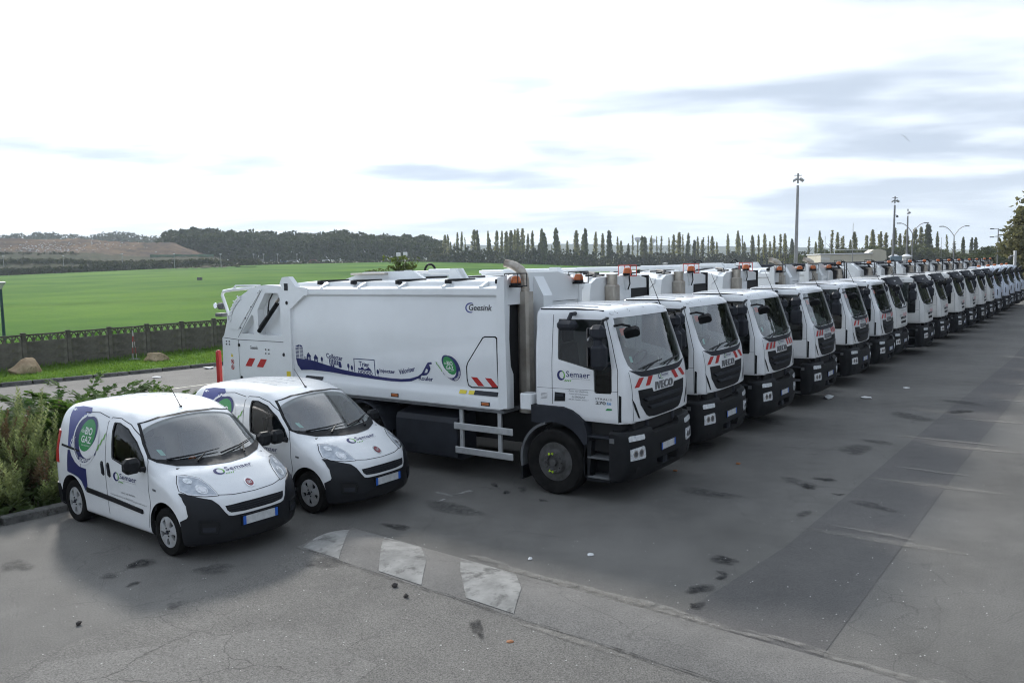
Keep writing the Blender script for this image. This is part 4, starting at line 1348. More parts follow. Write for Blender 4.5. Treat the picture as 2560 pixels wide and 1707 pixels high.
def build_cab(root, kind, paint):
    F = F_cabR if kind == 'R' else F_cab
    ws = {'A': WS_A, 'O': WS_O, 'R': WS_R}[kind]
    win = WIN if kind == 'A' else WIN_O
    SX, SN, SP = Surf(F, 'x'), Surf(F, '-y'), Surf(F, '+y')
    V, Q = shell(F, (-.42, -1.2, 1.15), (1.42, 1.2, 3.05), ((.45, -.6, 2.05), (.45, .6, 2.05)), 34, 44, 34)
    cab = new_obj('cab', V, Q, [paint, INTW], root)
    V, Q = shell(F, (-.42, -1.2, 1.15), (1.42, 1.2, 3.05), ((.45, -.6, 2.05), (.45, .6, 2.05)), 14, 16, 14, level=-.06)
    cav = new_obj('c', V, Q, INTW)
    c1 = MB().prism(ws, 'x', .72, 1.8).build('c', INTW)
    c2 = MB().prism(win, 'y', -2, 2).build('c', INTW)
    arch = MB().prism([(-.6, 1.0), (-.6, 1.40), (.16, 1.40), (.32, 1.36), (.44, 1.29), (.53, 1.205), (.56, 1.0)], 'y', -1.4, 1.4).build('c', VOID)
    cut(cab, [cav, c1, c2, arch])
    g = patch('windshield', SX, grow(ws, .025), -.018, GLASS, root, step=.12)
    for S in (SN, SP):
        patch('side_window', S, grow(win, .02), -.015, GLASSD, root, step=.15)
    # interior
    MB().box(.62, 1.02, -1.02, 1.02, 1.5, 1.90, .05).build('dashboard', DASH, root)
    for y in (-.55, .55):
        mb = MB().box(-.05, .42, y-.25, y+.25, 1.55, 1.72, .06)
        mb.add(*_seat_back(y))
        mb.box(-.16, -.06, y-.14, y+.14, 2.35, 2.58, .04)
        mb.build('seat', SEATC, root)
    ring = [(.62+.04*math.sin(a)*0+.14*math.cos(a)*.5, .55+.22*math.sin(a), 2.02+.22*math.cos(a)*.55) for a in np.linspace(0, 2*math.pi, 21)]
    MB().tube(ring, .016, 6).build('steering_wheel', BLACK, root)
    # rubber frames and joints
    for S in (SN, SP):
        sm = MB()
        seam(sm, S, [(-.045, 1.43), (-.048, 2.1), (-.04, 2.82)])
        seam(sm, S, [(.86, 2.80), (.98, 2.42), (1.095, 2.0), (1.105, 1.23)])
        seam(sm, S, [(-.33, 1.675), (1.10, 1.695)], .005)
        sm.build('door_joint', DGREY, root)
    for y in (-1, 1):
        sm = MB()
        seam(sm, SX, [(y*1.0, 1.98), (y*.985, 1.72), (y*.98, 1.25)])
        sm.build('corner_joint', DGREY, root)
    for S, y in ((SN, -1), (SP, 1)):
        h = patch('door_handle', S, [(-.01, 1.475), (.185, 1.49), (.19, 1.615), (0, 1.62)], .004, BLACK, root, step=.1, depth=.01)
        patch('handle_grip', S, [(.02, 1.555), (.165, 1.56), (.165, 1.60), (.02, 1.60)], .03, DGREY, h, step=.1, depth=.02)
        if kind == 'A':
            patch('door_slot', S, [(1.112, 1.24), (1.15, 1.24), (1.155, 1.625), (1.115, 1.645)], .004, BLACK, root, step=.1)
    # mirrors
    for y in (-1, 1):
        mb = MB()
        mb.box(.77, 1.01, y*1.26, y*1.43, 2.47, 2.70, .06).box(.82, .96, y*1.29, y*1.40, 2.36, 2.50, .03)
        mb.box(.77, 1.03, y*1.25, y*1.43, 2.04, 2.42, .06)
        o = mb.build('side_mirror', DGREY, root, True)
        MB().tube([(.90, y*1.06, 2.78), (.92, y*1.25, 2.76), (.92, y*1.34, 2.66)], .022, 6).tube([(.96, y*1.10, 2.12), (.95, y*1.3, 2.10)], .02, 6).build('mirror_arm', BLACK, o)
        for (z0, z1, xx) in ((2.465, 2.655, .758), (2.08, 2.37, .757)):
            MB().box(xx-.010, xx-.004, y*1.295, y*1.425, z0, z1).build('mirror_glass', CHROME, o)
    mb = MB().box(.16, .46, -1.36, -1.15, 2.60, 2.75, .05).tube([(.34, -1.06, 2.84), (.36, -1.22, 2.84), (.34, -1.27, 2.74)], .035, 6)
    mb.build('kerb_mirror', DGREY, root, True)
    mb = MB().tube([(.96, -.98, 2.66), (1.10, -1.02, 2.69), (1.20, -.92, 2.66)], .02, 6)
    mb.add(*_shell_mirror((1.20, -.88, 2.57)))
    mb.build('front_mirror', BLACK, root, True)
    # roof: ribs, drip rail, hatch, aerial
    if kind != 'R':
        mb = MB()
        ST = Surf(F, 'z')
        for y in (-.8, -.4, 0, .4, .8):
            P, T = fill([[(-.2, y-.05), (.55, y-.05), (.6, y), (.55, y+.05), (-.2, y+.05)]], .2)
            mb.add(*lay(ST, P, T, .014, .02))
        mb.build('roof_rib', paint, root)
        dr = MB()
        for y in (-1, 1):
            dr.tube([(-.3, y*1.035, 2.905), (.3, y*1.032, 2.912), (.80, y*1.0, 2.885)], .012, 6)
        dr.build('drip_rail', BLACK, root)
    if kind == 'O':
        MB().box(-.05, .45, -.35, .35, 2.955, 3.0, .03).build('roof_hatch', MGREY, root)
    MB().tube([(.84, .93, 2.84), (.75, .96, 3.02), (.58, 1.02, 3.36)], [.012, .006, .004], 5).build('aerial', BLACK, root)
    # front face
    if kind == 'A':
        b = [(-.985, 2.0), (-.86, 1.945), (-.70, 1.885), (-.5, 1.865), (.5, 1.865), (.70, 1.885), (.86, 1.945), (.985, 2.0), (.86, 1.985), (.7, 1.963), (.4, 1.952), (-.4, 1.952), (-.7, 1.963), (-.86, 1.985)]
        patch('scuttle_panel', SX, b, .004, DGREY, root, step=.1)
        gr = [(-.83, 1.69), (-.40, 1.68), (-.36, 1.615), (.36, 1.615), (.40, 1.68), (.83, 1.69), (.78, 1.47), (.62, 1.295), (.54, 1.255), (.3, 1.235), (-.3, 1.235), (-.54, 1.255), (-.62, 1.295), (-.78, 1.47)]
        g = patch('grille', SX, gr, .004, BLACK, root, step=.08)
        for (z0, h, w0, w1) in ((1.50, .05, .70, .60), (1.375, .05, .58, .46)):
            L = [(-w0, z0+.05), (-w1, z0), (w1, z0), (w0, z0+.05), (w1*.98, z0+h), (-w1*.98, z0+h)]
            patch('grille_bar', SX, L, .035, DGREY, g, step=.1, depth=.035)
        for s in (-1, 1):
            L = [(s*1.005, 1.59), (s*.925, 1.50), (s*.80, 1.265), (s*.855, 1.28), (s*.945, 1.43)]
            patch('corner_duct', SX, L, .005, BLACK, root, step=.08)
        text_on('maker_lettering', SX, 'IVECO', (-.30, 1.635, .325, 1.755), .022, BADGE, root, bold=.012, shear=.12, depth=.02, spacing=1.18)
        semaer_logo(root, SX, (-.15, 1.775, .23, 1.865))
        edge = [[(-1.03, 1.60), (-.955, 1.47), (-.83, 1.215), (-.8, 1.215), (-.915, 1.47), (-.995, 1.60)]]
        lamps = [(-.93, 2.845), (.93, 2.845)]
        for (y, z) in lamps:
            patch('marker_lamp', SX, rnd_poly(y, z, .045, .02, 10, 0), .006, LENS2, root, step=None, depth=.006)
        mb = MB()
        for (y, z) in ((-.83, 2.865), (-.80, 2.84), (-.45, 2.88), (-.42, 2.855), (.62, 2.87), (.65, 2.85), (.1, 2.89)):
            mb.add(*lay(SX, *fill([rnd_poly(y, z, .009, .009, 6, 0)]), .005))
        mb.build('bolt_head', BLACK, root)
    elif kind == 'O':
        fr = [grow(ws, .085), ws]
        patch('windshield_frame', SX, [grow(ws, .075), ws], .004, BLACK, root, step=.1)
        vis = MB()
        P, T = fill([[(-1.04, 2.72), (-.5, 2.68), (.5, 2.68), (1.04, 2.72), (1.02, 2.93), (.6, 2.96), (-.6, 2.96), (-1.02, 2.93)]], .12)
        Vv = []
        S0 = Surf(F, 'x')
        B = S0.map([(p[0], min(p[1], 2.80)) for p in P], 0)
        for (p, b) in zip(P, B):
            Vv.append((b[0]+.20-.55*max(0, (p[1]-2.70))-.06*(abs(p[0]))**3, p[0], p[1]))
        n = len(Vv)
        vis.add(Vv, [tuple(reversed(t)) if np.cross(np.subtract(Vv[t[1]], Vv[t[0]]), np.subtract(Vv[t[2]], Vv[t[0]]))[0] < 0 else t for t in T])
        ed = set((t[i], t[(i+1) % 3]) for t in T for i in range(3))
        Bk = [(v[0]-.16, v[1]*.98, v[2]) for v in Vv]
        vis.add(list(Vv)+Bk, [(j, i, i+n, j+n) for (i, j) in ed if (j, i) not in ed])
        v_ = vis.build('sun_visor', DGREY, root, True)
        for y in (-.72, .72):
            MB().box(1.115, 1.15, y-.07, y+.07, 2.80, 2.845, .01).build('visor_lamp', LENS2, v_)
        for (z0, z1, w) in ((1.485, 1.575, .50), (1.335, 1.43, .44)):
            g = patch('grille_slot', SX, [(-w, z1), (-w*.94, z0+.01), (-w*.9, z0), (w*.9, z0), (w*.94, z0+.01), (w, z1)], .004, BLACK, root, step=.1)
            patch('slot_lip', SX, [(-w*1.02, z0-.012), (w*1.02, z0-.012), (w*.98, z0+.012), (-w*.98, z0+.012)], .03, paint, g, step=.1, depth=.025)
        text_on('maker_lettering', SX, 'IVECO', (-.10, 1.495, .30, 1.565), .014, BADGE, root, bold=.03, depth=.012)
        text_on('model_lettering', SX, 'STRALIS', (-.35, 1.77, .45, 1.815), .005, DECALG, root, spacing=1.5)
        semaer_logo(root, SX, (-.62, 1.585, -.30, 1.665))
    else:
        patch('windshield_frame', SX, [grow(ws, .06), ws], .004, BLACK, root, step=.1)
        L = [(-.42, 1.55), (-.30, 1.30), (-.14, 1.22), (.14, 1.22), (.30, 1.30), (.42, 1.55), (.2, 1.52), (-.2, 1.52)]
        g = patch('grille', SX, L, .004, BLACK, root, step=.08)
        patch('grille_badge', SX, [(0, 1.50), (.07, 1.41), (0, 1.32), (-.07, 1.41)], .02, CHROME, g, step=None, depth=.015)
        for s in (-1, 1):
            patch('corner_duct', SX, [(s*.98, 1.72), (s*1.0, 1.40), (s*1.03, 1.40), (s*1.03, 1.72)], .005, BLACK, root, step=.1)
        arc_ = [(1.13-.25*abs(t)**2.2, 1.08*t, 2.86-.42*abs(t)**3.5) for t in np.linspace(-1, 1, 15)]
        MB().tube(arc_, .05, 6).build('sun_visor', BLACK, root, True)
        for y in (-.28, .12):
            beacon(root, (.15, y, 3.0), .085)
    # wipers, stickers behind the glass
    mb = MB()
    Sw = Surf(F, 'x')
    for (y0, y1) in ((-.62, .10), (.12, .82)):
        P = Sw.map([(y0, 2.0), (y1-.02, 2.065)], .02)
        mb.tube([P[0], P[1]], .011, 5)
        P = Sw.map([(y0+.05, 1.965), (y0+.35, 2.03)], .03)
        mb.tube([P[0], P[1]], .012, 5)
    mb.build('wiper', BLACK, root)
    zs = {'A': 2.62, 'O': 2.36, 'R': 2.45}[kind]
    patch('red_sticker', SX, [(-.86, zs-.11), (-.70, zs-.105), (-.70, zs), (-.86, zs)], -.022, REDST, root, step=None)
    patch('parking_sticker', SX, [(-.83, 2.11), (-.76, 2.11), (-.76, 2.2), (-.83, 2.2)], -.022, MINT, root, step=None)
    return cab
def _seat_back(y):
    mb = MB().prism([(-.12, 1.66), (.0, 1.66), (-.09, 2.32), (-.19, 2.32)], 'y', y-.25, y+.25)
    return mb.v, mb.f
def _shell_mirror(c):
    mb = MB()
    mb.prism([(-.15, -.06), (-.12, -.10), (.10, -.11), (.15, -.07), (.16, .03), (.11, .10), (-.06, .11), (-.14, .06)], 'x', -.045, .045)
    M = Matrix.Translation(c) @ Matrix.Rotation(R(-60), 4, 'Z') @ Matrix.Rotation(R(40), 4, 'Y') @ Matrix.Rotation(R(20), 4, 'X') @ Matrix.Scale(.78, 4)
    return [tuple(M @ Vector(p)) for p in mb.v], mb.f
def beacon(root, c, r, cage=None):
    x, y, z = c
    b = MB().lathe([(r, 0), (r, .02), (r*.97, r*.9), (r*.7, r*1.35), (.001, r*1.5)], c, 'z', 14).build('beacon', ORANGE, root, True)
    MB().lathe([(r*1.05, -.035), (r*1.05, .012)], c, 'z', 14).build('beacon_base', BLACK, b)
    if cage:
        mb = MB(); s = r*1.5
        for dx in (-s, s):
            for dy in (-s, s):
                mb.tube([(x+dx, y+dy, z-.05), (x+dx, y+dy, z+r*1.9)], .009, 4)
            mb.tube([(x+dx, y-s, z+r*1.9), (x+dx, y+s, z+r*1.9)], .009, 4)
            mb.tube([(x+dx, y-s, z-.04), (x+dx, y+s, z-.04)], .009, 4)
        for dy in (-s, s):
            mb.tube([(x-s, y+dy, z+r*1.9), (x+s, y+dy, z+r*1.9)], .009, 4)
        mb.build('beacon_cage', cage, b)
    return b

def truck_wheel(root, x, y, s, dual=False, pointers=True):
    """s is the outward side"""
    def pr(L):
        return [(r, s*h) for (r, h) in L]
    w = MB()
    if not dual:
        w.lathe(pr([(.315, -.05), (.30, -.11), (.29, -.13), (.20, -.05), (.175, .0), (.17, .012), (.115, .015), (.11, -.02), (.06, -.02), (.055, .03), (.03, .035), (.001, .035)]), (x, y, .52), 'y', 30)
    else:
        w.lathe(pr([(.31, -.04), (.29, -.10), (.25, -.22), (.18, -.24), (.14, -.22), (.13, -.08), (.06, -.07), (.001, -.07)]), (x, y, .52), 'y', 30)
    for k in range(10):
        a = 2*math.pi*k/10
        rr = .143
        hh = .012 if not dual else -.20
        w.lathe(pr([(.018, hh), (.018, hh+.03), (.001, hh+.032)]), (x+rr*math.cos(a), y, .52+rr*math.sin(a)), 'y', 6)
    o = w.build('wheel', WHEELG, root, True)
    hol = MB()
    if not dual:
        for k in range(8):
            a = 2*math.pi*(k+.5)/8
            hol.lathe(pr([(.03, -.095), (.03, -.085)]), (x+.235*math.cos(a), y, .52+.235*math.sin(a)), 'y', 8)
        hol.build('wheel_vent', VOID, o)
    t = MB()
    prof = [(.30, -.30), (.40, -.315), (.48, -.30), (.515, -.27), (.52, -.20), (.52, -.10), (.512, -.035), (.48, -.004), (.42, .004), (.36, -.012), (.315, -.04), (.30, -.06)]
    t.lathe(pr(prof), (x, y, .52), 'y', 40)
    if dual:
        t.lathe(pr([(r, h-.35) for (r, h) in prof]), (x, y, .52), 'y', 40)
    t.build('tyre', RUBBER, o, True)
    if pointers and not dual:
        p = MB()
        for (a, b) in ((115, 85), (-85, -112)):
            for q, d in ((a, b), (b, a)):
                c = Vector((x+.143*math.cos(R(q)), y+s*.045, .52+.143*math.sin(R(q))))
                e = Vector((x+.143*math.cos(R(q+(d-q)*.42)), y+s*.045, .52+.143*math.sin(R(q+(d-q)*.42))))
                p.tube([c, c.lerp(e, .5), e], [.022, .014, .003], 8)
        p.build('nut_pointer', LIMEP, o, True)
    return o

def build_chassis(root):
    # bumper with lamps
    V, Q = shell(F_bump, (.95, -1.25, .30), (1.42, 1.25, 1.13), ((1.17, -1.0, .7), (1.17, 1.0, .7)), 10, 48, 18)
    b = new_obj('bumper', V, Q, [BLACK, VOID], root)
    c1 = MB().prism([(-.52, 1.2), (-.48, 1.02), (-.40, .985), (.40, .985), (.48, 1.02), (.52, 1.2)], 'x', 1.1, 1.6).build('c', VOID)
    c2 = MB().prism([(-.40, .585), (-.37, .45), (.37, .45), (.40, .585)], 'x', 1.15, 1.6).build('c', VOID)
    cut(b, [c1, c2])
    SB = Surf(F_bump, 'x')
    number_plate(root, F_bump, 0, .69)
    for s in (-1, 1):
        h = patch('headlight', SB, [(s*1.10, .665), (s*.76, .66), (s*.745, .69), (s*.76, .83), (s*.79, .85), (s*1.10, .835)], .012, LENS, root, step=.06, depth=.012)
        for (yy, r) in ((.99, .055), (.86, .06)):
            patch('lamp_bowl', SB, rnd_poly(s*yy, .755, r, r, 16, 0), .016, CHROME, h, step=None, depth=.008)
            patch('lamp_bulb', SB, rnd_poly(s*yy, .755, r*.55, r*.6, 12, 0), .019, DASH, h, step=None)
        patch('indicator', SB, [(s*1.11, .955), (s*.76, .945), (s*.74, .965), (s*.75, 1.02), (s*1.08, 1.035), (s*1.11, 1.02)], .012, LENS2, root, step=.08, depth=.012)
        patch('fog_lamp', SB, rnd_poly(s*.92, .50, .06, .055, 14, 0), .006, VOID, root, step=None, depth=.006)
        S2 = Surf(F_bump, '-y' if s < 0 else '+y')
        patch('side_marker', S2, [(1.0, .93), (1.075, .93), (1.075, 1.0), (1.0, 1.0)], .01, AMBERM if s > 0 else MGREY, root, step=None, depth=.01)
    for s in (-1, 1):
        sm = MB()
        seam(sm, SB, [(s*1.2, .60), (s*.62, .615), (s*.45, .60)], .01)
        seam(sm, SB, [(s*.60, 1.09), (s*.61, .36)], .008)
        sm.build('bumper_joint', VOID, root)
    MB().box(1.13, 1.24, -.90, .90, 1.0, 1.22, .02).box(.6, 1.14, -1.05, 1.05, .75, 1.21).build('front_crossmember', VOID, root)
    for s in (-1, 1):
        MB().box(1.16, 1.27, s*.42, s*.52, 1.05, 1.19, .02).build('cab_latch', DGREY, root)
    MB().box(1.20, 1.35, -.07, .07, .40, .57, .02).build('tow_bracket', DGREY, root)
    # steps and arches both sides
    for s in (-1, 1):
        st = MB()
        st.box(.50, 1.0, s*.86, s*.90, .36, 1.22)
        st.prism([(.60, .92), (.66, .92), (.62, .40), (.68, .37), (.99, .37), (.99, .31), (.60, .30), (.53, .36), (.50, .60)], 'y', s*1.16, s*1.02)
        st.box(.52, .60, s*.86, s*1.16, .34, .95, .02)
        st.build('step_housing', BLACK, root)
        for z in (.345, .645, .965):
            MB().box(.58, 1.0, s*.88, s*1.165, z, z+.035, .008).build('step_tread', MGREY if z < .9 else DGREY, root)
        def ringpoly(a0, a1, r0, r1, n=12):
            o = [(r1*math.cos(R(a0+(a1-a0)*i/n)), .52+r1*math.sin(R(a0+(a1-a0)*i/n))) for i in range(n+1)]
            return o+[(r0*math.cos(R(a0+(a1-a0)*i/n)), .52+r0*math.sin(R(a0+(a1-a0)*i/n))) for i in range(n, -1, -1)]
        n = 9
        inner = [(.61*math.cos(R(30+80*i/n)), .54+.61*math.sin(R(30+80*i/n))) for i in range(n, -1, -1)]
        ar = [(-.42, 1.395), (.16, 1.395), (.32, 1.355), (.44, 1.285), (.53, 1.20), (.58, 1.08), (.60, .92), (.58, .86)]+list(reversed(inner))+[(-.42, 1.12)]
        MB().prism(ar, 'y', s*1.185, s*.80).build('wheel_arch', DGREY, root)
        MB().prism(ringpoly(105, 192, .60, .64), 'y', s*1.19, s*.78).build('mudguard', MGREY, root, True)
        MB().box(-.66, -.625, s*1.15, s*.80, .16, .42).build('mud_flap', BLACK, root)
        truck_wheel(root, 0, s*1.205, s)
        truck_wheel(root, -4.185, s*1.205, s, True)
        MB().prism([(p[0]-4.185, p[1]) for p in ringpoly(12, 168, .62, .66)], 'y', s*1.215, s*.62).build('rear_mudguard', DGREY, root, True)
    fr = MB()
    for s in (-1, 1):
        fr.box(-7.2, 1.1, s*.36, s*.46, .80, 1.08)
    fr.box(-4.285, -4.085, -.9, .9, .42, .62).box(-.08, .08, -.95, .95, .42, .60).box(-.6, .9, -.42, .42, .62, 1.25)
    fr.box(-3.2, -.55, -.35, .35, .55, 1.2)  # dark underbody box added to block light under the truck
    fr.build('chassis_and_light_block', VOID, root)
    # skirt box and guard rails, both sides
    for s in (-1, 1):
        L = [(-1.14, .34), (-1.165, .50), (-1.17, .93), (-1.12, 1.02), (-.62, 1.12), (-.62, .30), (-1.0, .28)]
        if s > 0: L = mirror_poly(L)
        MB().prism(L, 'x', -3.36, -1.97).build('side_skirt_box', DGREY, root)
        MB().box(-2.02, -.80, s*1.15, s*1.18, .845, .96, .01).build('guard_rail', ALU, root)
        MB().box(-2.0, -.80, s*1.15, s*1.18, .435, .55, .01).build('guard_rail', ALU, root)
        for x in (-1.88, -1.08):
            MB().box(x-.035, x+.035, s*1.10, s*1.15, .44, 1.23, .006).build('guard_post', ALU, root)
        MB().box(-.64, -.42, s*1.18, s*.95, 1.30, 1.56, .015).build('control_box', BODYW, root)
    return root

def marker_lamps(root, xs, y, z):
    for x in xs:
        MB().box(x-.075, x+.075, y-.012, y+.012, z-.022, z+.022, .006).build('side_lamp', AMBERM, root)
        MB().box(x-.09, x+.09, y-.006, y+.006, z-.032, z+.032).build('lamp_holder', BLACK, root)

SIDE = [(1.25, 1.205), (1.27, 1.22), (1.42, 1.22), (1.47, 1.205), (1.54, 1.165), (1.60, 1.16), (1.85, 1.178), (2.2, 1.19), (2.5, 1.188), (2.8, 1.178), (3.085, 1.16)]
def body_side(x, z):
    zs = [p[0] for p in SIDE]
    return (x, -float(np.interp(z, zs, [p[1] for p in SIDE])), z)
SBODY = FSurf(body_side, (0, -1, 0))

def build_body_rounded(root, first):
    """smooth-sided compactor body with curved tailgate (foremost truck and its sisters)"""
    half = [(y, z) for (z, y) in SIDE]+[(1.205, 3.11), (1.215, 3.125), (1.215, 3.225), (1.195, 3.24), (1.02, 3.27), (.98, 3.335), (.5, 3.36)]
    poly = [(-y, z) for (y, z) in half]+[(y, z) for (y, z) in reversed(half)]
    MB().prism(poly, 'x', -6.05, -1.02).build('body_shell', BODYW, root, True, 28)
    # front corner posts, header, recessed black bulkhead
    fp = MB()
    for s in (-1, 1):
        fp.prism([(-1.03, 1.26), (-1.03, 3.20), (-1.00, 3.40), (-.88, 3.43), (-.86, 1.30)], 'y', s*1.222, s*1.13)
    fp.prism([(-1.13, 2.96), (-1.13, 3.34), (-1.02, 3.41), (-.72, 3.47), (.45, 3.47), (1.02, 3.34), (1.13, 3.2), (1.13, 2.96)], 'x', -1.02, -.90)
    fp.build('body_front_frame', BODYW, root)
    MB().prism([(-1.13, 1.26), (-1.13, 2.95), (1.13, 2.95), (1.13, 1.26)], 'x', -1.018, -1.0).build('bulkhead', VOID, root)
    fl = MB()
    fl.prism([(-1.13, 1.26), (-1.13, 2.95), (-1.00, 2.95), (-1.03, 2.4), (-1.0, 1.95), (-.93, 1.82), (-.93, 1.26)], 'x', -.985, -.93)
    fl.prism([(.3, 1.26), (.3, 2.95), (1.13, 2.95), (1.13, 1.26)], 'x', -.985, -.93)
    fl.build('front_flange', BODYW, root)
    col = MB().prism([(-.93, 3.40), (-.88, 3.40), (-.70, 3.08), (-.70, 1.3), (-.93, 1.3)], 'y', -.34, -.06)
    col.build('front_column', BODYW, root)
    # exhaust stack
    ex = MB().prism([(-.98, -.70), (-.92, -.74), (-.80, -.74), (-.76, -.70), (-.76, -.56), (-.98, -.56)], 'z', 1.15, 3.16).build('exhaust_stack', STEEL, root)
    path = [(-.87, -.64, 3.10), (-.87, -.64, 3.30), (-.885, -.645, 3.42), (-.94, -.66, 3.52), (-1.05, -.69, 3.59), (-1.2, -.73, 3.635)]
    MB().tube(path, [.075, .075, .078, .08, .076, .066], 14, caps=False).build('exhaust_tip', TARN, ex, True)
    MB().tube([(-1.19, -.727, 3.632), (-1.10, -.70, 3.605)], [.060, .05], 14).build('pipe_bore', VOID, ex)
    MB().tube([(-.87, -.64, 3.185), (-.87, -.64, 3.205)], .083, 14).build('pipe_clamp', STEEL, ex)
    for y in (-1.0, .98):
        beacon(root, (-.80, y, 3.30), .085, BLACK)
        MB().box(-.92, -.70, y-.05, y+.05, 3.24, 3.27).build('beacon_bracket', BLACK, root)
    # roof ribs, straps, lifting gear
    rb = MB()
    for x in (-5.2, -4.2, -3.2, -2.2, -1.4):
        for s in (-1, 1):
            rb.prism([(s*1.19, 3.238), (s*1.03, 3.268), (s*.985, 3.33), (s*1.02, 3.335), (s*1.195, 3.26)], 'x', x, x+.06)
    rb.build('roof_gusset', BODYW, root)
    for x in (-5.35, -4.45, -3.32, -2.18, -1.12):
        M = None
        MB().box(x-.03, x+.03, -1.04, -.3, 3.345, 3.385, .008).box(x-.045, x+.045, -1.08, -.98, 3.30, 3.375, .01).build('rubber_strap', BLACK, root)
    MB().prism([(-5.9, 3.34), (-5.2, 3.52), (-3.9, 3.53), (-3.6, 3.36)], 'y', .0, .08).build('roof_arm', BODYW, root)
    rc = MB().tube([(-3.86, .45, 3.50), (-3.20, .45, 3.50)], .055, 12).build('roof_cylinder', BODYW, root, True)
    MB().tube([(-4.5, .45, 3.50), (-3.84, .45, 3.50)], .026, 10).build('cylinder_rod', CHROME, rc, True)
    for (ya, yb) in ((.33, .39), (.51, .57)):
        MB().prism([(-3.30, 3.36), (-3.25, 3.56), (-3.12, 3.56), (-2.98, 3.36)], 'y', ya, yb).build('cylinder_bracket', BODYW, root)
    MB().prism([(-4.75, 3.36), (-4.45, 3.54), (-4.40, 3.54), (-4.38, 3.36)], 'y', .36, .54).build('cylinder_bracket', BODYW, root)
    MB().tube([(-3.98+.14*math.cos(a), .6, 3.50+.15*math.sin(a)) for a in np.linspace(0, math.pi, 12)], .022, 8).build('hydraulic_hose', BLACK, root, True)
    MB().box(-5.5, -4.55, -.1, .9, 3.46, 3.50, .01).build('roof_walkway', STEEL, root)
    # rear post and tailgate
    for s in (-1, 1):
        po = MB()
        po.prism([(-6.23, 1.26), (-6.23, 3.25), (-6.30, 3.33), (-6.22, 3.45), (-6.03, 3.46), (-5.95, 3.38), (-5.83, 3.27), (-5.50, 3.235), (-5.50, 3.11), (-5.62, 3.09), (-6.03, 2.82), (-6.03, 1.26)], 'y', s*1.235, s*1.12)
        po.build('rear_post', BODYW, root)
        MB().box(-6.17, -6.06, s*1.238, s*1.23, 3.19, 3.33).build('sensor_panel', DGREY, root)
        MB().lathe([(.038, s*1.2405), (.036, s*1.2425)], (-6.11, 0, 2.95), 'y', 14).build('post_hole', VOID, root)
    out_ = [(-6.25, 1.22), (-6.25, 3.20), (-6.32, 3.28), (-6.82, 3.30), (-7.05, 3.275), (-7.3, 3.205), (-7.55, 3.09), (-7.78, 2.93), (-7.95, 2.74), (-8.08, 2.54), (-8.16, 2.33), (-8.20, 2.24), (-8.26, 2.20), (-8.29, 1.22)]
    MB().prism(out_, 'y', -1.04, 1.04).build('tailgate', BODYW, root, True, 25)
    for s in (-1, 1):
        fr = MB()
        plate(fr, [out_, [(-6.42, 3.14), (-6.80, 3.14), (-7.06, 2.80), (-7.06, 2.34), (-6.98, 2.29), (-6.36, 2.29), (-6.36, 3.05)], [(-7.20, 2.66), (-7.20, 2.30), (-7.62, 2.30), (-7.58, 2.36), (-7.25, 2.70)]], 'y', s*1.20, s*1.038)
        t = fr.build('tailgate_side', BODYW, root)
        # raised quarter panel with embossed lettering
        q = [(-6.95, 3.20), (-7.28, 3.13), (-7.55, 3.0), (-7.76, 2.83), (-7.92, 2.62), (-8.03, 2.40), (-7.70, 2.38), (-7.30, 2.80), (-6.98, 3.12)]
        FSs = FSurf(lambda u, v, s=s: (u, s*1.2, v), (0, s, 0))
        patch('embossed_panel', FSs, q, .018, BODYW, t, step=None, depth=.018)
        sm = MB()
        for (a, b) in (((-8.26, 2.2), (-7.72, 2.17)), ((-7.72, 2.17), (-7.72, 1.25)), ((-7.72, 2.22), (-6.9, 3.2)), ((-7.72, 2.17), (-6.3, 2.17))):
            seam(sm, FSs, [a, b], .012, .003)
        sm.build('panel_joint', MGREY, t)
        hg = MB()
        for (x, z) in ((-7.70, 2.06), (-7.66, 1.38), (-6.30, 1.92), (-7.62, 2.42), (-7.45, 2.62), (-7.25, 2.86), (-7.0, 3.14), (-8.12, 2.12), (-8.02, 2.12), (-8.12, 2.06), (-8.02, 2.06), (-6.85, 2.0), (-6.75, 2.0), (-6.85, 1.92), (-6.75, 1.92)):
            r = .035 if x in (-7.70, -7.66, -6.30) else .013
            hg.add(*lay(FSs, *fill([rnd_poly(x, z, r*.75, r, 8, 0)]), .02, .02))
        hg.build('latch', BLACK, t)
        cy = MB().tube([(-7.06, s*1.185, 2.36), (-6.46, s*1.185, 2.93)], .045, 12).build('tail_cylinder', BLACK, root, True)
        MB().tube([(-6.5, s*1.18, 2.95), (-6.40, s*1.18, 3.02)], .03, 8).build('cylinder_eye', STEEL, cy)
        MB().tube([(-6.62, s*1.16, 3.12), (-6.72, s*1.17, 2.98), (-6.76, s*1.17, 2.82), (-6.72, s*1.17, 2.73), (-6.62, s*1.17, 2.80), (-6.52, s*1.17, 2.90)], .014, 6).tube([(-6.76, s*1.17, 2.86), (-6.78, s*1.17, 2.70), (-6.90, s*1.19, 2.58), (-7.02, s*1.20, 2.46)], .013, 6).build('hydraulic_hose', BLACK, root, True)
        MB().box(-8.47, -8.38, s*1.26, s*1.14, 1.20, 1.92, .03).build('red_end_marker', REDP, root)
        for k in range(2):
            x0 = -7.53+k*.37
            P = [(x0, 1.63), (x0+.20, 1.63), (x0+.33, 1.80), (x0+.14, 1.80)]
            V, Tt = lay(FSs, P, [(0, 1, 2, 3)], .004)
            new_obj('red_chevron', V, Tt, REDP, t)
        FSt = FSs
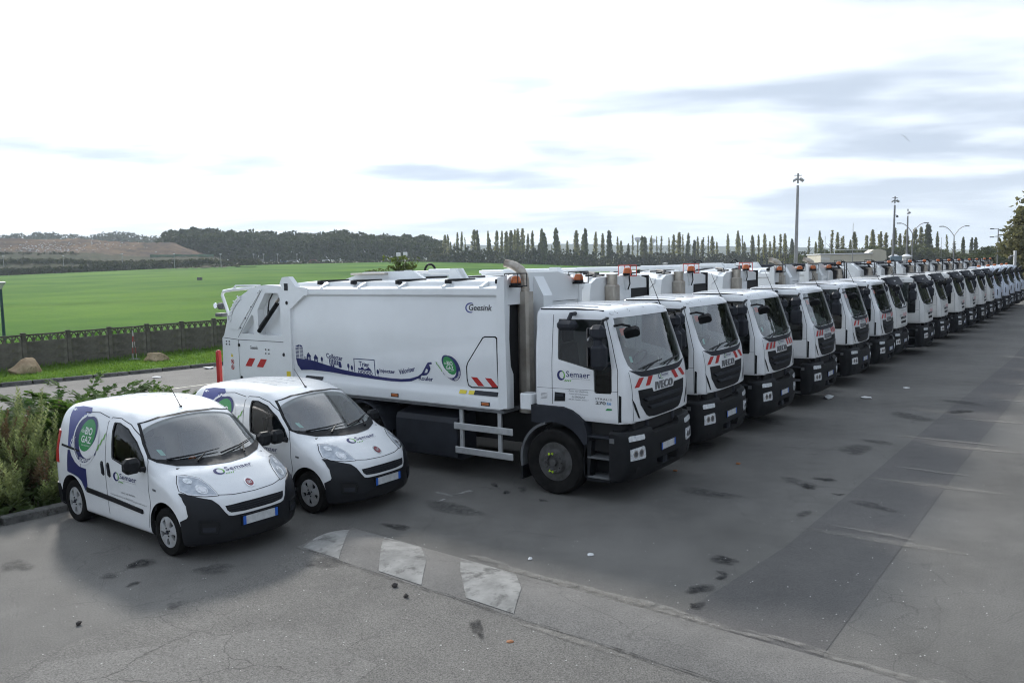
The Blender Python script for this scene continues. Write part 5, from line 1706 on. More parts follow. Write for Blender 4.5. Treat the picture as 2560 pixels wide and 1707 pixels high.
        if s < 0:
            text_on('maker_decal', FSs, 'Geesink', (-7.35, 1.99, -7.10, 2.06), .004, DECALK, t, bold=.01)
            # embossed maker name along the curve
            def bend(a, b):
                ang = R(172-62*a)
                r_ = .60+.13*b
                return (-7.32+r_*1.0*math.cos(ang)*1.0, 2.44+r_*1.0*math.sin(ang))
            text_on('embossed_lettering', FSs, 'Geesink', (0, 0, 1, 1), .032, BODYW, t, bold=.015, bend=bend, depth=.02)
            FY = FSs
            patch('warning_triangle', FSs, [(-8.0, 1.80), (-7.92, 1.80), (-7.96, 1.88)], .004, YELLOW, t, step=None)
            for z in (1.70, 1.58):
                patch('prohibition_sign', FSs, [rnd_poly(-7.95, z, .052, .052, 16, 0), rnd_poly(-7.95, z, .038, .038, 16, 0)], .004, REDP, t, step=None)
                patch('sign_bar', FSs, [(-7.99, z+.03), (-7.975, z+.042), (-7.915, z-.03), (-7.93, z-.042)], .0045, REDP, t, step=None)
                patch('sign_figure', FSs, rnd_poly(-7.95, z, .018, .024, 8, .3), .003, DECALK, t, step=None)
    # rear rail with work lamp and camera
    MB().tube([(-7.4, -1.0, 3.24), (-8.10, -1.0, 3.20), (-8.42, -1.0, 3.16), (-8.47, -1.0, 3.08), (-8.30, -1.0, 2.72), (-8.12, -1.0, 2.5)], .035, 8).tube([(-7.2, -1.0, 3.29), (-8.0, -1.0, 3.28), (-8.1, -1.0, 3.20)], .02, 6).build('rear_rail', BODYW, root, True)
    w = MB().box(-8.62, -8.44, -1.05, -.90, 2.78, 2.92, .03).box(-8.66, -8.42, -1.08, -.86, 2.62, 2.70, .02).build('work_lamp', MGREY, root)
    MB().lathe([(.06, -.02), (.06, .0), (.001, .01)], (-8.60, -1.08, 2.86), 'y', 12).build('lamp_lens', CHROME, w)
    # lower side lamps, vents, stickers
    for s in (-1, 1):
        marker_lamps(root, (-1.30, -3.32), s*1.222, 1.335)
        for x in (-1.30, -5.45):
            MB().prism([(s*1.216, 1.472), (s*1.172, 1.538), (s*1.178, 1.542), (s*1.222, 1.476)], 'x', x-.24, x+.24).build('vent_grille', DGREY, root)
    MB().box(-6.0, -.95, -1.20, 1.20, 1.20, 1.25).build('body_floor_rail', MGREY, root)
    FS1 = FSurf(lambda u, v: (u, -1.2-.0-(1.50-v)*.55*0, v), (0, -1, 0))
    for x in (-1.86, -1.66):
        new_obj('warning_sticker', [(x, -1.216, 1.475), (x+.15, -1.216, 1.475), (x+.15, -1.180, 1.532), (x, -1.180, 1.532)], [(0, 1, 2, 3)], YELLOW, root)
    patch('post_sticker', FSurf(lambda u, v: (u, -1.235, v), (0, -1, 0)), [(-6.2, 1.47), (-6.08, 1.47), (-6.08, 1.60), (-6.2, 1.60)], .004, YELLOW, root, step=None)

def body_graphics(root):
    """printed livery on the near side of the foremost truck"""
    S = SBODY
    top = [(-5.97, 1.87), (-5.5, 1.845), (-5.1, 1.775), (-4.68, 1.71), (-4.3, 1.672), (-3.8, 1.635), (-3.42, 1.622), (-3.2, 1.625), (-3.0, 1.645), (-2.8, 1.70), (-2.68, 1.775)]
    bot = [(-2.66, 1.752), (-2.78, 1.668), (-2.96, 1.60), (-3.2, 1.574), (-3.45, 1.568), (-3.9, 1.582), (-4.5, 1.61), (-5.05, 1.645), (-5.55, 1.655), (-5.85, 1.635), (-5.94, 1.74)]
    w = patch('livery_wave', S, top+bot, .004, NAVY, root, step=.15)
    nz = [(-2.72, 1.74), (-2.60, 1.90), (-2.555, 1.955), (-2.47, 1.965), (-2.465, 1.93), (-2.53, 1.92), (-2.50, 1.85), (-2.54, 1.78), (-2.60, 1.73), (-2.69, 1.715)]
    hole = [(-2.645, 1.765), (-2.60, 1.845), (-2.56, 1.83), (-2.58, 1.775)]
    patch('livery_nozzle', S, [nz, hole], .0045, NAVY, w, step=None)
    def T(s, box, sl=0.0, b=.022):
        text_on('livery_word', S, s, box, .004, NAVY, w, bold=b, slope=sl)
    T('Collecter', (-5.10, 1.915, -4.66, 2.01), -.10)
    T('Trier', (-4.24, 1.805, -3.97, 1.895), -.06)
    T('Injecter', (-3.72, 1.695, -3.34, 1.785), -.02)
    T('Valoriser', (-3.25, 1.70, -2.86, 1.79), .22)
    T('Rouler', (-2.79, 1.63, -2.46, 1.705), 0)
    # city, houses, lorry, sorting frame, trees
    mb = MB()
    def r(x0, x1, z0, z1, off=.004):
        mb.add(*lay(S, [(x0, z0), (x1, z0), (x1, z1), (x0, z1)], [(0, 1, 2, 3)], off))
    def poly(L):
        P, Tt = fill([L]); mb.add(*lay(S, P, Tt, .004))
    poly([(-5.97, 2.10), (-5.86, 2.14), (-5.86, 2.09)]); poly([(-5.84, 2.10), (-5.84, 2.14), (-5.77, 2.12), (-5.76, 2.09)])
    for k in range(8):
        z = 1.875+k*.027
        r(-5.965, -5.87, z, z+.015)
        for j in range(4):
            r(-5.845+j*.025, -5.828+j*.025, z, z+.017)
    for (x, z) in ((-5.60, 1.86), (-5.40, 1.83)):
        poly([(x-.06, z+.07), (x, z+.14), (x+.075, z+.06)]); r(x-.045, x-.01, z-.01, z+.065); r(x+.02, x+.055, z-.02, z+.06); r(x-.05, x+.05, z+.045, z+.07)
    r(-5.72, -5.64, 1.855, 1.87); r(-5.72, -5.64, 1.885, 1.90); r(-5.72, -5.71, 1.855, 1.92)
    for (x, z, h) in ((-5.23, 1.80, .11), (-4.52, 1.70, .12), (-4.43, 1.69, .09), (-3.77, 1.63, .12)):
        r(x-.006, x+.006, z-.02, z+h*.6); poly(rnd_poly(x, z+h*.75, .03, .045, 10, 0))
    for k in range(6):
        r(-5.03+k*.042, -5.005+k*.042, 1.815-k*.004, 1.90-k*.004)
    r(-5.03, -4.72, 1.79, 1.803); poly([(-4.78, 1.75), (-4.78, 1.865), (-4.72, 1.86), (-4.70, 1.79), (-4.70, 1.745)])
    for x in (-4.98, -4.92, -4.74):
        poly(rnd_poly(x, 1.765, .025, .025, 10, 0))
    for (x0, x1, z0, z1) in ((-4.37, -3.83, 1.925, 1.94), (-4.37, -4.352, 1.69, 1.93), (-3.848, -3.83, 1.645, 1.925)):
        r(x0, x1, z0, z1)
    for k in range(5):
        P, Tt = fill([rnd_poly(-4.24+k*.075, 1.692-k*.003, .034, .034, 14, 0), rnd_poly(-4.24+k*.075, 1.692-k*.003, .02, .02, 10, 0)])
        mb.add(*lay(S, P, Tt, .004))
    poly([(-4.27, 1.735), (-3.92, 1.72), (-3.95, 1.76), (-4.0, 1.79), (-4.05, 1.76), (-4.12, 1.75), (-4.13, 1.785), (-4.18, 1.785), (-4.2, 1.76), (-4.26, 1.77)])
    mb.build('livery_pictogram', NAVY, w)
    # maker mark
    cr = [(-1.60+.11*math.cos(R(a)), 2.91+.085*math.sin(R(a))) for a in range(60, 291, 15)]+[(-1.585+.098*math.cos(R(a)), 2.91+.066*math.sin(R(a))) for a in range(290, 59, -15)]
    c = patch('maker_crescent', S, cr, .004, BLUEV, root, step=None)
    text_on('maker_wordmark', S, 'Geesink', (-1.635, 2.865, -1.16, 2.965), .0045, DECALK, c, bold=.014, shear=.12)
    # round biogas badge, leaning back
    biogas(root, S, lambda u, v: (-2.04+.205*u-.05*v, 1.885+.215*v), .004, 1)
    # hatch outline with chevrons
    o = [(-1.30, 2.45), (-1.09, 2.455), (-1.055, 2.43), (-1.055, 1.64), (-1.085, 1.60), (-1.62, 1.575), (-1.69, 1.61), (-1.715, 1.72), (-1.71, 1.93), (-1.68, 2.0), (-1.35, 2.43)]
    i = [(-1.295, 2.43), (-1.10, 2.435), (-1.073, 2.415), (-1.073, 1.65), (-1.095, 1.62), (-1.61, 1.595), (-1.675, 1.625), (-1.695, 1.73), (-1.69, 1.92), (-1.665, 1.99), (-1.335, 2.415)]
    h = patch('service_hatch', S, i, .008, BODYW, root, step=.2, depth=.01)
    patch('hatch_seal', S, [o, i], .010, BLACK, h, step=None, depth=.01)
    for x0 in (-1.62, -1.33):
        patch('red_chevron', S, [(x0, 1.76), (x0+.13, 1.76), (x0+.27, 1.62), (x0+.14, 1.615)], .010, REDP, h, step=None)
    SN = Surf(F_cab, '-y')
def biogas(root, S, fn, off, mir, big=True):
    """green badge on a dark ring with the slogan; mir 1 leans left (truck), -1 right (van)"""
    k = -mir
    def E(cx, cy, rx, ry, n=28, tilt=0.0):
        o = []
        for i in range(n):
            a = 2*math.pi*i/n; x, y = rx*math.cos(a), ry*math.sin(a)
            o.append((cx+x*math.cos(tilt)-y*math.sin(tilt), cy+x*math.sin(tilt)+y*math.cos(tilt)))
        return o
    def P(L, m, o, nm, par, st=.08):
        L = [fn(k*u, v) for (u, v) in L]
        return patch(nm, S, L, o, m, par, step=st)
    b = P(E(0, 0, 1.06, 1.10), WHR, off, 'badge_border', root)
    P(E(-.02, -.02, .95, 1.0), NAVY, off+.0012, 'badge_ring', b)
    P(E(.28, -.06, .78, .74), WHR, off+.0022, 'badge_gap', b)
    P(E(.16, .30, .76, .64, 28, .9), NAVY, off+.0032, 'badge_band', b)
    P(E(.09, .19, .74, .60, 28, 1.05), GREENV, off+.0042, 'badge_leaf', b)
    for q in range(4):
        u0, v0 = .86+.17*q, -.60+.24*q
        P([(u0, v0), (u0+.10, v0+.05), (u0+.17, v0+.34), (u0+.07, v0+.26)], NAVY if q < 1 else LIMEV, off+.0012, 'badge_dash', b, None)
    def tx(t, bx, bold=.012):
        v, f, _ = text2d(t, bold)
        u0, v0, u1, v1 = bx
        qq = [fn(k*.10+u0+(u1-u0)*a, v0+(v1-v0)*c) for (a, c) in v]
        V, T = lay(S, qq, f, off+.0055)
        new_obj('badge_lettering', V, T, WHR, b)
    tx('du', (-.52, .28, -.26, .46), 0)
    tx('BIO', (-.20, .22, .38, .54), .018)
    tx('GAZ', (-.42, -.14, .40, .16), .018)
    tx('avec vos dechets !', (-.36, -.28, .36, -.20), 0)
    def arc_text(t, r0, r1, a0, a1, bold=.012):
        v, f, _ = text2d(t, bold)
        qq = []
        for (a, c) in v:
            an = R(a0+(a1-a0)*a); rr = r0+(r1-r0)*c
            qq.append(fn(rr*.95*math.cos(an), rr*math.sin(an)-.02))
        V, T = lay(S, qq, f, off+.0055)
        new_obj('badge_lettering', V, T, WHR, b)
    if mir > 0:
        arc_text('SEMARDEL', .98, .80, 275, 352)
        arc_text("l'economie circulaire", .96, .84, 195, 266, .0)
    else:
        arc_text('SEMARDEL', .98, .80, 250, 326)
        arc_text("l'economie circulaire", .96, .84, 178, 244, .0)
    return b

def build_body_boxed(root):
    """angular compactor body: front hopper box, pipe bundle, square stack, caged beacon"""
    half = [(1.20, 1.25), (1.22, 1.45), (1.18, 1.6), (1.2, 2.3), (1.18, 3.0), (1.12, 3.22), (.9, 3.32), (.4, 3.34)]
    MB().prism([(-y, z) for (y, z) in half]+[(y, z) for (y, z) in reversed(half)], 'x', -6.2, -1.0).build('body_shell', BODYW, root, True, 28)
    MB().prism([(-6.2, 1.2), (-6.2, 3.28), (-6.9, 3.35), (-7.5, 3.2), (-8.0, 2.7), (-8.25, 2.1), (-8.25, 1.2)], 'y', -1.18, 1.18).build('tailgate', BODYW, root, True, 25)
    MB().prism([(-1.72, 1.3), (-1.72, 3.36), (-1.50, 3.34), (-1.16, 3.24), (-1.16, 3.15), (-1.28, 3.04), (-1.28, 1.3)], 'y', -1.19, -.46).build('front_hopper_box', BODYW, root)
    FS = FSurf(lambda u, v: (-1.28, u, v), (1, 0, 0))
    text_on('maker_lettering', FS, 'EUROVOIRIE', (-1.17, 2.90, -.72, 2.96), .004, BLUEV, root, bold=.015)
    patch('data_plate', FS, [(-.85, 2.98), (-.60, 2.98), (-.60, 3.02), (-.85, 3.02)], .004, WHR, root, step=None)
    MB().box(-1.72, -1.22, -.46, .28, 1.3, 3.18).build('bulkhead', VOID, root)
    for k in range(6):
        y = -.74+k*.055
        MB().tube([(-1.06, y, 1.6), (-1.06, y, 3.14), (-1.08, y, 3.26), (-1.15, y, 3.35), (-1.3, y, 3.38)], .021, 6).build('hydraulic_pipe', STEEL, root, True)
    MB().box(-1.09, -1.03, -.79, -.42, 3.02, 3.06).build('pipe_clamp', DGREY, root)
    MB().tube([(-1.06, -.84, 3.14), (-1.08, -.84, 3.30), (-1.2, -.60, 3.40), (-1.5, -.3, 3.42)], .03, 6).build('hydraulic_hose', BLACK, root)
    ex = MB().box(-1.0, -.78, -.60, -.33, 1.2, 3.18, .03).build('exhaust_stack', STEEL, root)
    MB().tube([(-.89, -.465, 3.16), (-.89, -.465, 3.36)], .105, 14).tube([(-.89, -.465, 3.35), (-.89, -.465, 3.385)], .12, 14).build('exhaust_tip', TARN, ex, True)
    MB().prism([(-.30, 1.3), (-.30, 3.33), (.15, 3.38), (.5, 3.37), (1.06, 3.28), (1.10, 1.3)], 'x', -1.02, -.88).build('front_panel', BODYW, root)
    MB().box(-.885, -.86, .34, 1.06, 2.0, 3.08).build('radiator_recess', VOID, root)
    MB().box(-1.0, -.84, 1.07, 1.11, 1.5, 3.34).build('edge_rubber', BLACK, root)
    MB().prism([(.06, 3.05), (-.03, 3.33), (.19, 3.33)], 'x', -.88, -.84).build('beacon_bracket', BODYW, root)
    beacon(root, (-.83, .08, 3.38), .09, REDC)
    MB().tube([(-.82, .14, 3.34), (-.82, .17, 3.18), (-.83, .10, 3.06)], .014, 5).build('beacon_cable', BLACK, root)
    for x in (-5.3, -4.2, -3.1, -2.0, -1.2):
        MB().box(x-.03, x+.03, -.95, -.25, 3.345, 3.385, .008).build('rubber_strap', BLACK, root)
    rc = MB().tube([(-3.9, .1, 3.46), (-2.6, .1, 3.46)], .06, 12).build('roof_cylinder', BODYW, root, True)
    MB().tube([(-4.6, .1, 3.46), (-3.88, .1, 3.46)], .03, 8).build('cylinder_rod', CHROME, rc, True)
    MB().prism([(-2.7, 3.33), (-2.65, 3.54), (-2.5, 3.54), (-2.35, 3.33)], 'y', .0, .2).build('cylinder_bracket', BODYW, root)
    MB().box(-6.4, -5.6, -.7, .7, 3.36, 3.50, .03).build('roof_housing', BODYW, root)

def build_body_hooded(root):
    """body with tall chamfered front hood, black hoses, thin stack"""
    half = [(1.20, 1.25), (1.2, 1.6), (1.22, 2.3), (1.2, 3.1), (1.12, 3.30), (.4, 3.36)]
    MB().prism([(-y, z) for (y, z) in half]+[(y, z) for (y, z) in reversed(half)], 'x', -6.2, -1.15).build('body_shell', BODYW, root, True, 28)
    MB().prism([(-6.2, 1.2), (-6.2, 3.30), (-6.9, 3.38), (-7.5, 3.2), (-8.0, 2.7), (-8.25, 2.1), (-8.25, 1.2)], 'y', -1.18, 1.18).build('tailgate', BODYW, root, True, 25)
    MB().prism([(-1.75, 1.3), (-1.75, 3.46), (-1.32, 3.44), (-.98, 3.16), (-.93, 2.4), (-.98, 1.3)], 'y', -1.20, -.46).build('front_hood', BODYW, root)
    MB().prism([(-1.10, 3.262), (-.975, 3.162), (-.962, 3.0), (-.985, 3.0)], 'y', -1.05, -.60).build('hood_badge_panel', WHITE, root)
    MB().box(-1.55, -1.0, -.46, 1.2, 1.3, 3.3).build('bulkhead', VOID, root)
    for k, y in enumerate((-.08, -.02, .05)):
        MB().tube([(-.76, y, 1.6), (-.74, y, 2.9), (-.80, y+.02, 3.2), (-.95, y+.05, 3.40), (-1.6, y+.05, 3.42), (-4.2, y, 3.43)], .028, 6).build('hydraulic_hose', BLACK, root, True)
    ex = MB().tube([(-.80, -.28, 1.2), (-.80, -.28, 3.05)], .11, 14).build('exhaust_stack', STEEL, root, True)
    MB().tube([(-.80, -.28, 3.03), (-.80, -.28, 3.24)], .095, 14).tube([(-.80, -.28, 3.22), (-.80, -.28, 3.25)], .17, 14).build('exhaust_tip', TARN, ex, True)
    beacon(root, (-.92, .12, 3.40), .085, BLACK)
    MB().prism([(-1.15, 1.3), (-1.15, 3.36), (-.95, 3.30), (-.80, 3.05), (-.80, 1.3)], 'y', .62, 1.2).build('front_panel', BODYW, root)
    ld = MB()
    for y in (.16, .44):
        ld.tube([(-.72, y, 2.0), (-.72, y, 3.45), (-.80, y, 3.52), (-.95, y, 3.44)], .018, 6)
    for z in (2.3, 2.6, 2.9, 3.2):
        ld.tube([(-.72, .16, z), (-.72, .44, z)], .014, 6)
    ld.build('roof_ladder', BLACK, root)
    MB().box(-5.9, -1.2, -.5, .2, 3.37, 3.46, .03).build('roof_tarpaulin_roll', DGREY, root)

def front_chevrons(root, kind):
    S = Surf(F_cabR if kind == 'R' else F_cab, 'x')
    if kind == 'A':
        sets = [[(-.92, 1.735), (-.79, 1.735), (-.62, 1.865), (-.76, 1.868)], [(-.60, 1.733), (-.465, 1.73), (-.335, 1.862), (-.48, 1.864)]]
        Ls = sets+[mirror_poly(L) for L in sets]
    elif kind == 'A2':
        Ls = []
        for x in (-.92, -.73, -.54):
            L = [(x, 1.735), (x+.10, 1.735), (x+.20, 1.865), (x+.10, 1.865)]
            Ls += [L, mirror_poly(L)]
        patch('chevron_backing', S, [(-.93, 1.728), (-.36, 1.728), (-.26, 1.872), (-.83, 1.872)], .003, ALU, root, step=.15)
    else:
        x0 = -.16 if kind == 'O' else .0
        Ls = []
        for k in range(5):
            x = x0+k*.15
            if k < 2: L = [(x, 1.585), (x+.06, 1.585), (x+.13, 1.705), (x+.07, 1.705)]
            elif k == 2: L = [(x, 1.585), (x+.16, 1.585), (x+.08, 1.70)]
            else: L = [(x+.10, 1.585), (x+.16, 1.585), (x+.09, 1.705), (x+.03, 1.705)]
            Ls.append(L)
        patch('chevron_backing', S, [(x0-.02, 1.578), (x0+.78, 1.578), (x0+.78, 1.712), (x0-.02, 1.712)], .003, WHR, root, step=.2)
    for L in Ls:
        patch('red_chevron', S, L, .005, REDP, root, step=.15)

def truck_root(d, e, label, rz=0.0):
    p = T0+LEFT*(1.22+d)+FWD*e
    r = empty('refuse_truck', (p.x, p.y, 0), TYAW+rz)
    tag(r, label, 'truck', 'refuse trucks parked in a row')
    return r
def give(root, protos):
    for o in protos:
        copy_tree(o, root)
def kids(root, fn, *a):
    b = set(root.children)
    fn(root, *a)
    return [c for c in root.children if c not in b]

TA = truck_root(0, 0, 'foremost white refuse truck with printed livery on its long side and lime wheel-nut pointers')
P_CABA = kids(TA, build_cab, 'A', WHITE)
P_CHV1 = kids(TA, front_chevrons, 'A')
P_CHAS = kids(TA, build_chassis)
P_BODG = kids(TA, build_body_rounded, True)
body_graphics(TA)
SN_ = Surf(F_cab, '-y')
semaer_logo(TA, SN_, (.05, 1.80, .63, 1.965))
for k, (s, x0, x1) in enumerate((('Avec vos dechets,', .25, .60), ('nous produisons', .26, .60), ('du BIOGAZ', .31, .55), ('et je roule avec !', .255, .60))):
    z = 1.642-k*.043
    text_on('door_slogan', SN_, s, (x0, z, x1, z+.03), .004, DECALG, TA, shear=.15)
text_on('model_lettering', SN_, 'STRALIS', (.72, 1.555, 1.0, 1.585), .005, MGREY, TA, bold=.01, spacing=1.3)
text_on('model_lettering', SN_, '270', (.725, 1.485, .90, 1.535), .005, MGREY, TA, bold=.03)
text_on('model_lettering', SN_, 'E6', (.92, 1.49, .99, 1.53), .005, mat('badge_blue', (.1, .3, .6), .3, var=.1), TA, bold=.02)
patch('fuel_badge', SN_, [(.89, 1.40), (1.0, 1.41), (1.0, 1.435), (.92, 1.435)], .004, GREENV, TA, step=None)
patch('data_plate', SN_, [(-.27, 1.49), (-.14, 1.495), (-.14, 1.61), (-.27, 1.605)], .004, WHR, TA, step=None)
tx_ = MB()
for k in range(5):
    tx_.add(*lay(SN_, [(-.26, 1.505+k*.02), (-.15, 1.505+k*.02), (-.15, 1.512+k*.02), (-.26, 1.512+k*.02)], [(0, 1, 2, 3)], .005))
tx_.build('data_plate_print', DECALG, TA)

TRUCKS = []
T2 = truck_root(3.127, -.13, 'second refuse truck in the row, angular body lettered in blue and caged red beacon', .006)
give(T2, P_CABA); give(T2, P_CHAS)
P_CHV1b = kids(T2, front_chevrons, 'A')
P_BODB = kids(T2, build_body_boxed)
T3 = truck_root(6.14, -.04, 'third refuse truck from the front, striped grey and red chevrons beside its badge', -.005)
give(T3, P_CABA); give(T3, P_CHAS); give(T3, P_BODB)
P_CHV2 = kids(T3, front_chevrons, 'A2')
T4 = truck_root(9.61, .04, 'fourth refuse truck from the front, angular body with pipe bundle, striped chevrons', .008)
give(T4, P_CABA); give(T4, P_CHAS); give(T4, P_BODB); give(T4, P_CHV2)
T5 = truck_root(13.40, .06, 'fifth refuse truck in the row, rounded body front with black caged beacons', -.007)
give(T5, P_CABA); give(T5, P_CHAS); give(T5, P_BODG); give(T5, P_CHV1b)
T6 = truck_root(16.55, .15, 'sixth refuse truck, last with a tall black shield grille before the visored cabs', .004)
give(T6, P_CABA); give(T6, P_CHAS); give(T6, P_BODG); give(T6, P_CHV1b)
OLD = [(19.6, .05, 'refuse truck with black sun visor right after the last shield-grille truck, front set back'),
       (22.6, .45, 'visored refuse truck standing further forward, its white side visible past its neighbour'),
       (26.2, .50, 'third visored refuse truck of the row, white cab and twin slot grille'),
       (29.8, .70, 'fourth visored refuse truck, in the middle of the visored cabs'),
       (33.4, .75, 'fifth visored refuse truck, three places before the bluish cabs'),
       (36.8, .88, 'sixth visored refuse truck, next to last of the visored cabs'),
       (40.2, .95, 'last visored refuse truck beside the first bluish rounded cab')]
P_O = None
for (d, e, lab) in OLD:
    r = truck_root(d, e, lab, random.uniform(-.01, .01))
    if P_O is None:
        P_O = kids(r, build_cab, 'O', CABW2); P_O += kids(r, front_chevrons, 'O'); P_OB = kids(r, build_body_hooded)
    else:
        give(r, P_O); give(r, P_OB)
    give(r, P_CHAS)
RND = [(43.9, 1.0, 'first bluish rounded-cab refuse truck with two amber beacons, beside the visored cabs'),
       (47.9, 1.1, 'second bluish rounded-cab refuse truck in the row'),
       (51.9, 1.1, 'third bluish rounded-cab refuse truck, near the end of the row'),
       (55.6, 1.2, 'fourth bluish rounded-cab refuse truck, last one wholly in the picture'),
       (59.4, 1.2, 'farthest refuse truck, cut by the right edge of the picture')]
P_R = None
for (d, e, lab) in RND:
    r = truck_root(d, e, lab, random.uniform(-.01, .01))
    if P_R is None:
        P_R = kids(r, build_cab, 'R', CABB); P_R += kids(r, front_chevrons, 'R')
    else:
        give(r, P_R)
    give(r, P_OB); give(r, P_CHAS)
# ------------------------------------------------------------------ small delivery vans
def F_van(p):
    x, y, z = p[..., 0], p[..., 1], p[..., 2]; a = np.abs(y)
    xs = np.where(x > -1.6, x+.17*(a/.8)**2.2*np.clip((x+1.6)/.6, 0, 1), x)
    zt = itp(xs, [(-3.3, 1.58), (-3.0, 1.68), (-2.4, 1.755), (-1.7, 1.785), (-1.15, 1.755), (-.8, 1.66), (-.5, 1.48), (-.15, 1.235), (.05, 1.12), (.25, 1.06), (.45, .975), (.62, .885), (.8, .79), (.95, .7)])
    top = (z-zt+.06*(a/.8)**2.5)*.85
    w = itp(z, [(.1, .80), (.3, .835), (.55, .85), (.85, .858), (1.0, .85), (1.15, .835), (1.4, .795), (1.6, .75), (1.8, .69)])
    side = a-w+.02*np.maximum(0, -2.2-x)**2
    xf = itp(z, [(.1, .64), (.22, .745), (.35, .785), (.55, .78), (.7, .745), (.78, .70), (.86, .61), (.95, .48), (1.1, .3)])
    fr = x-xf+.40*(a/.86)**2.8
    xr = itp(z, [(.1, -3.08), (.4, -3.14), (.95, -3.13), (1.2, -3.08), (1.5, -2.97), (1.75, -2.85)])
    re = xr-x+.10*(a/.86)**4
    f = smax(top, side, .15); f = smax(f, fr*.9, .085); f = smax(f, re, .10); f = smax(f, .20-z, .06)
    return f
def F_vcav(p):
    return smax(F_van(p)+.055, -1.55-p[..., 0], .05)
VWIN = [(-1.29, 1.565), (-1.163, 1.563), (-.954, 1.504), (-.727, 1.374), (-.529, 1.218), (-.448, 1.116), (-.42, 1.045), (-.44, 1.03), (-.695, 1.055), (-1.029, 1.067), (-1.267, 1.10), (-1.285, 1.12), (-1.314, 1.278), (-1.334, 1.446), (-1.32, 1.55)]
VWS = [(-.655, 1.585), (-.4, 1.632), (0, 1.645), (.4, 1.632), (.655, 1.585), (.74, 1.36), (.775, 1.20), (.74, 1.165), (.5, 1.145), (0, 1.135), (-.5, 1.145), (-.74, 1.165), (-.775, 1.20), (-.74, 1.36)]
VBOX = ((-3.2, -.90, .16), (.86, .90, 1.82), ((-2.4, 0, .95), (.05, 0, .72)))
def van_wheel(root, x, s):
    y = s*.83
    def pr(L):
        return [(r, s*h) for (r, h) in L]
    w = MB()
    holes = []
    for k in range(5):
        a = 2*math.pi*(k+.5)/5+.3
        L = []
        for (rr, da) in ((.085, -.16), (.15, -.27), (.17, -.22), (.17, .22), (.15, .27), (.085, .16)):
            L.append((rr*math.cos(a+da), rr*math.sin(a+da)))
        holes.append(L)
    P, T = fill([rnd_poly(0, 0, .20, .20, 40, 0)]+holes, .05)
    V = []
    for (u, v) in P:
        r_ = math.hypot(u, v)
        V.append((x+u, y+s*(-.012-.10*max(0, r_-.12)**2*8+.02*max(0, .05-r_)*8), .31+v))
    n = len(V)
    ed = set((t[i], t[(i+1) % 3]) for t in T for i in range(3))
    w.add(list(V)+[(p[0], p[1]-s*.03, p[2]) for p in V], list(T)+[(j, i, i+n, j+n) for (i, j) in ed if (j, i) not in ed])
    o = w.build('wheel', SILVER, root, True)
    MB().lathe(pr([(.19, -.05), (.19, -.06), (.001, -.06)]), (x, y, .31), 'y', 24).build('brake_disc', VOID, o)
    MB().lathe(pr([(.028, -.005), (.026, .006), (.001, .007)]), (x, y, .31), 'y', 12).build('wheel_cap', DGREY, o)
    nt_ = MB()
    for k in range(4):
        a = 2*math.pi*k/4+.5
        nt_.lathe(pr([(.010, -.012), (.010, .001)]), (x+.052*math.cos(a), y, .31+.052*math.sin(a)), 'y', 6)
    nt_.build('wheel_bolt', VOID, o)
    MB().lathe(pr([(.19, -.185), (.25, -.195), (.295, -.18), (.311, -.15), (.312, -.09), (.308, -.03), (.29, -.006), (.25, .002), (.21, -.008), (.198, -.03), (.19, -.05)]), (x, y, .31), 'y', 36).build('tyre', RUBBER, o, True)
    return o
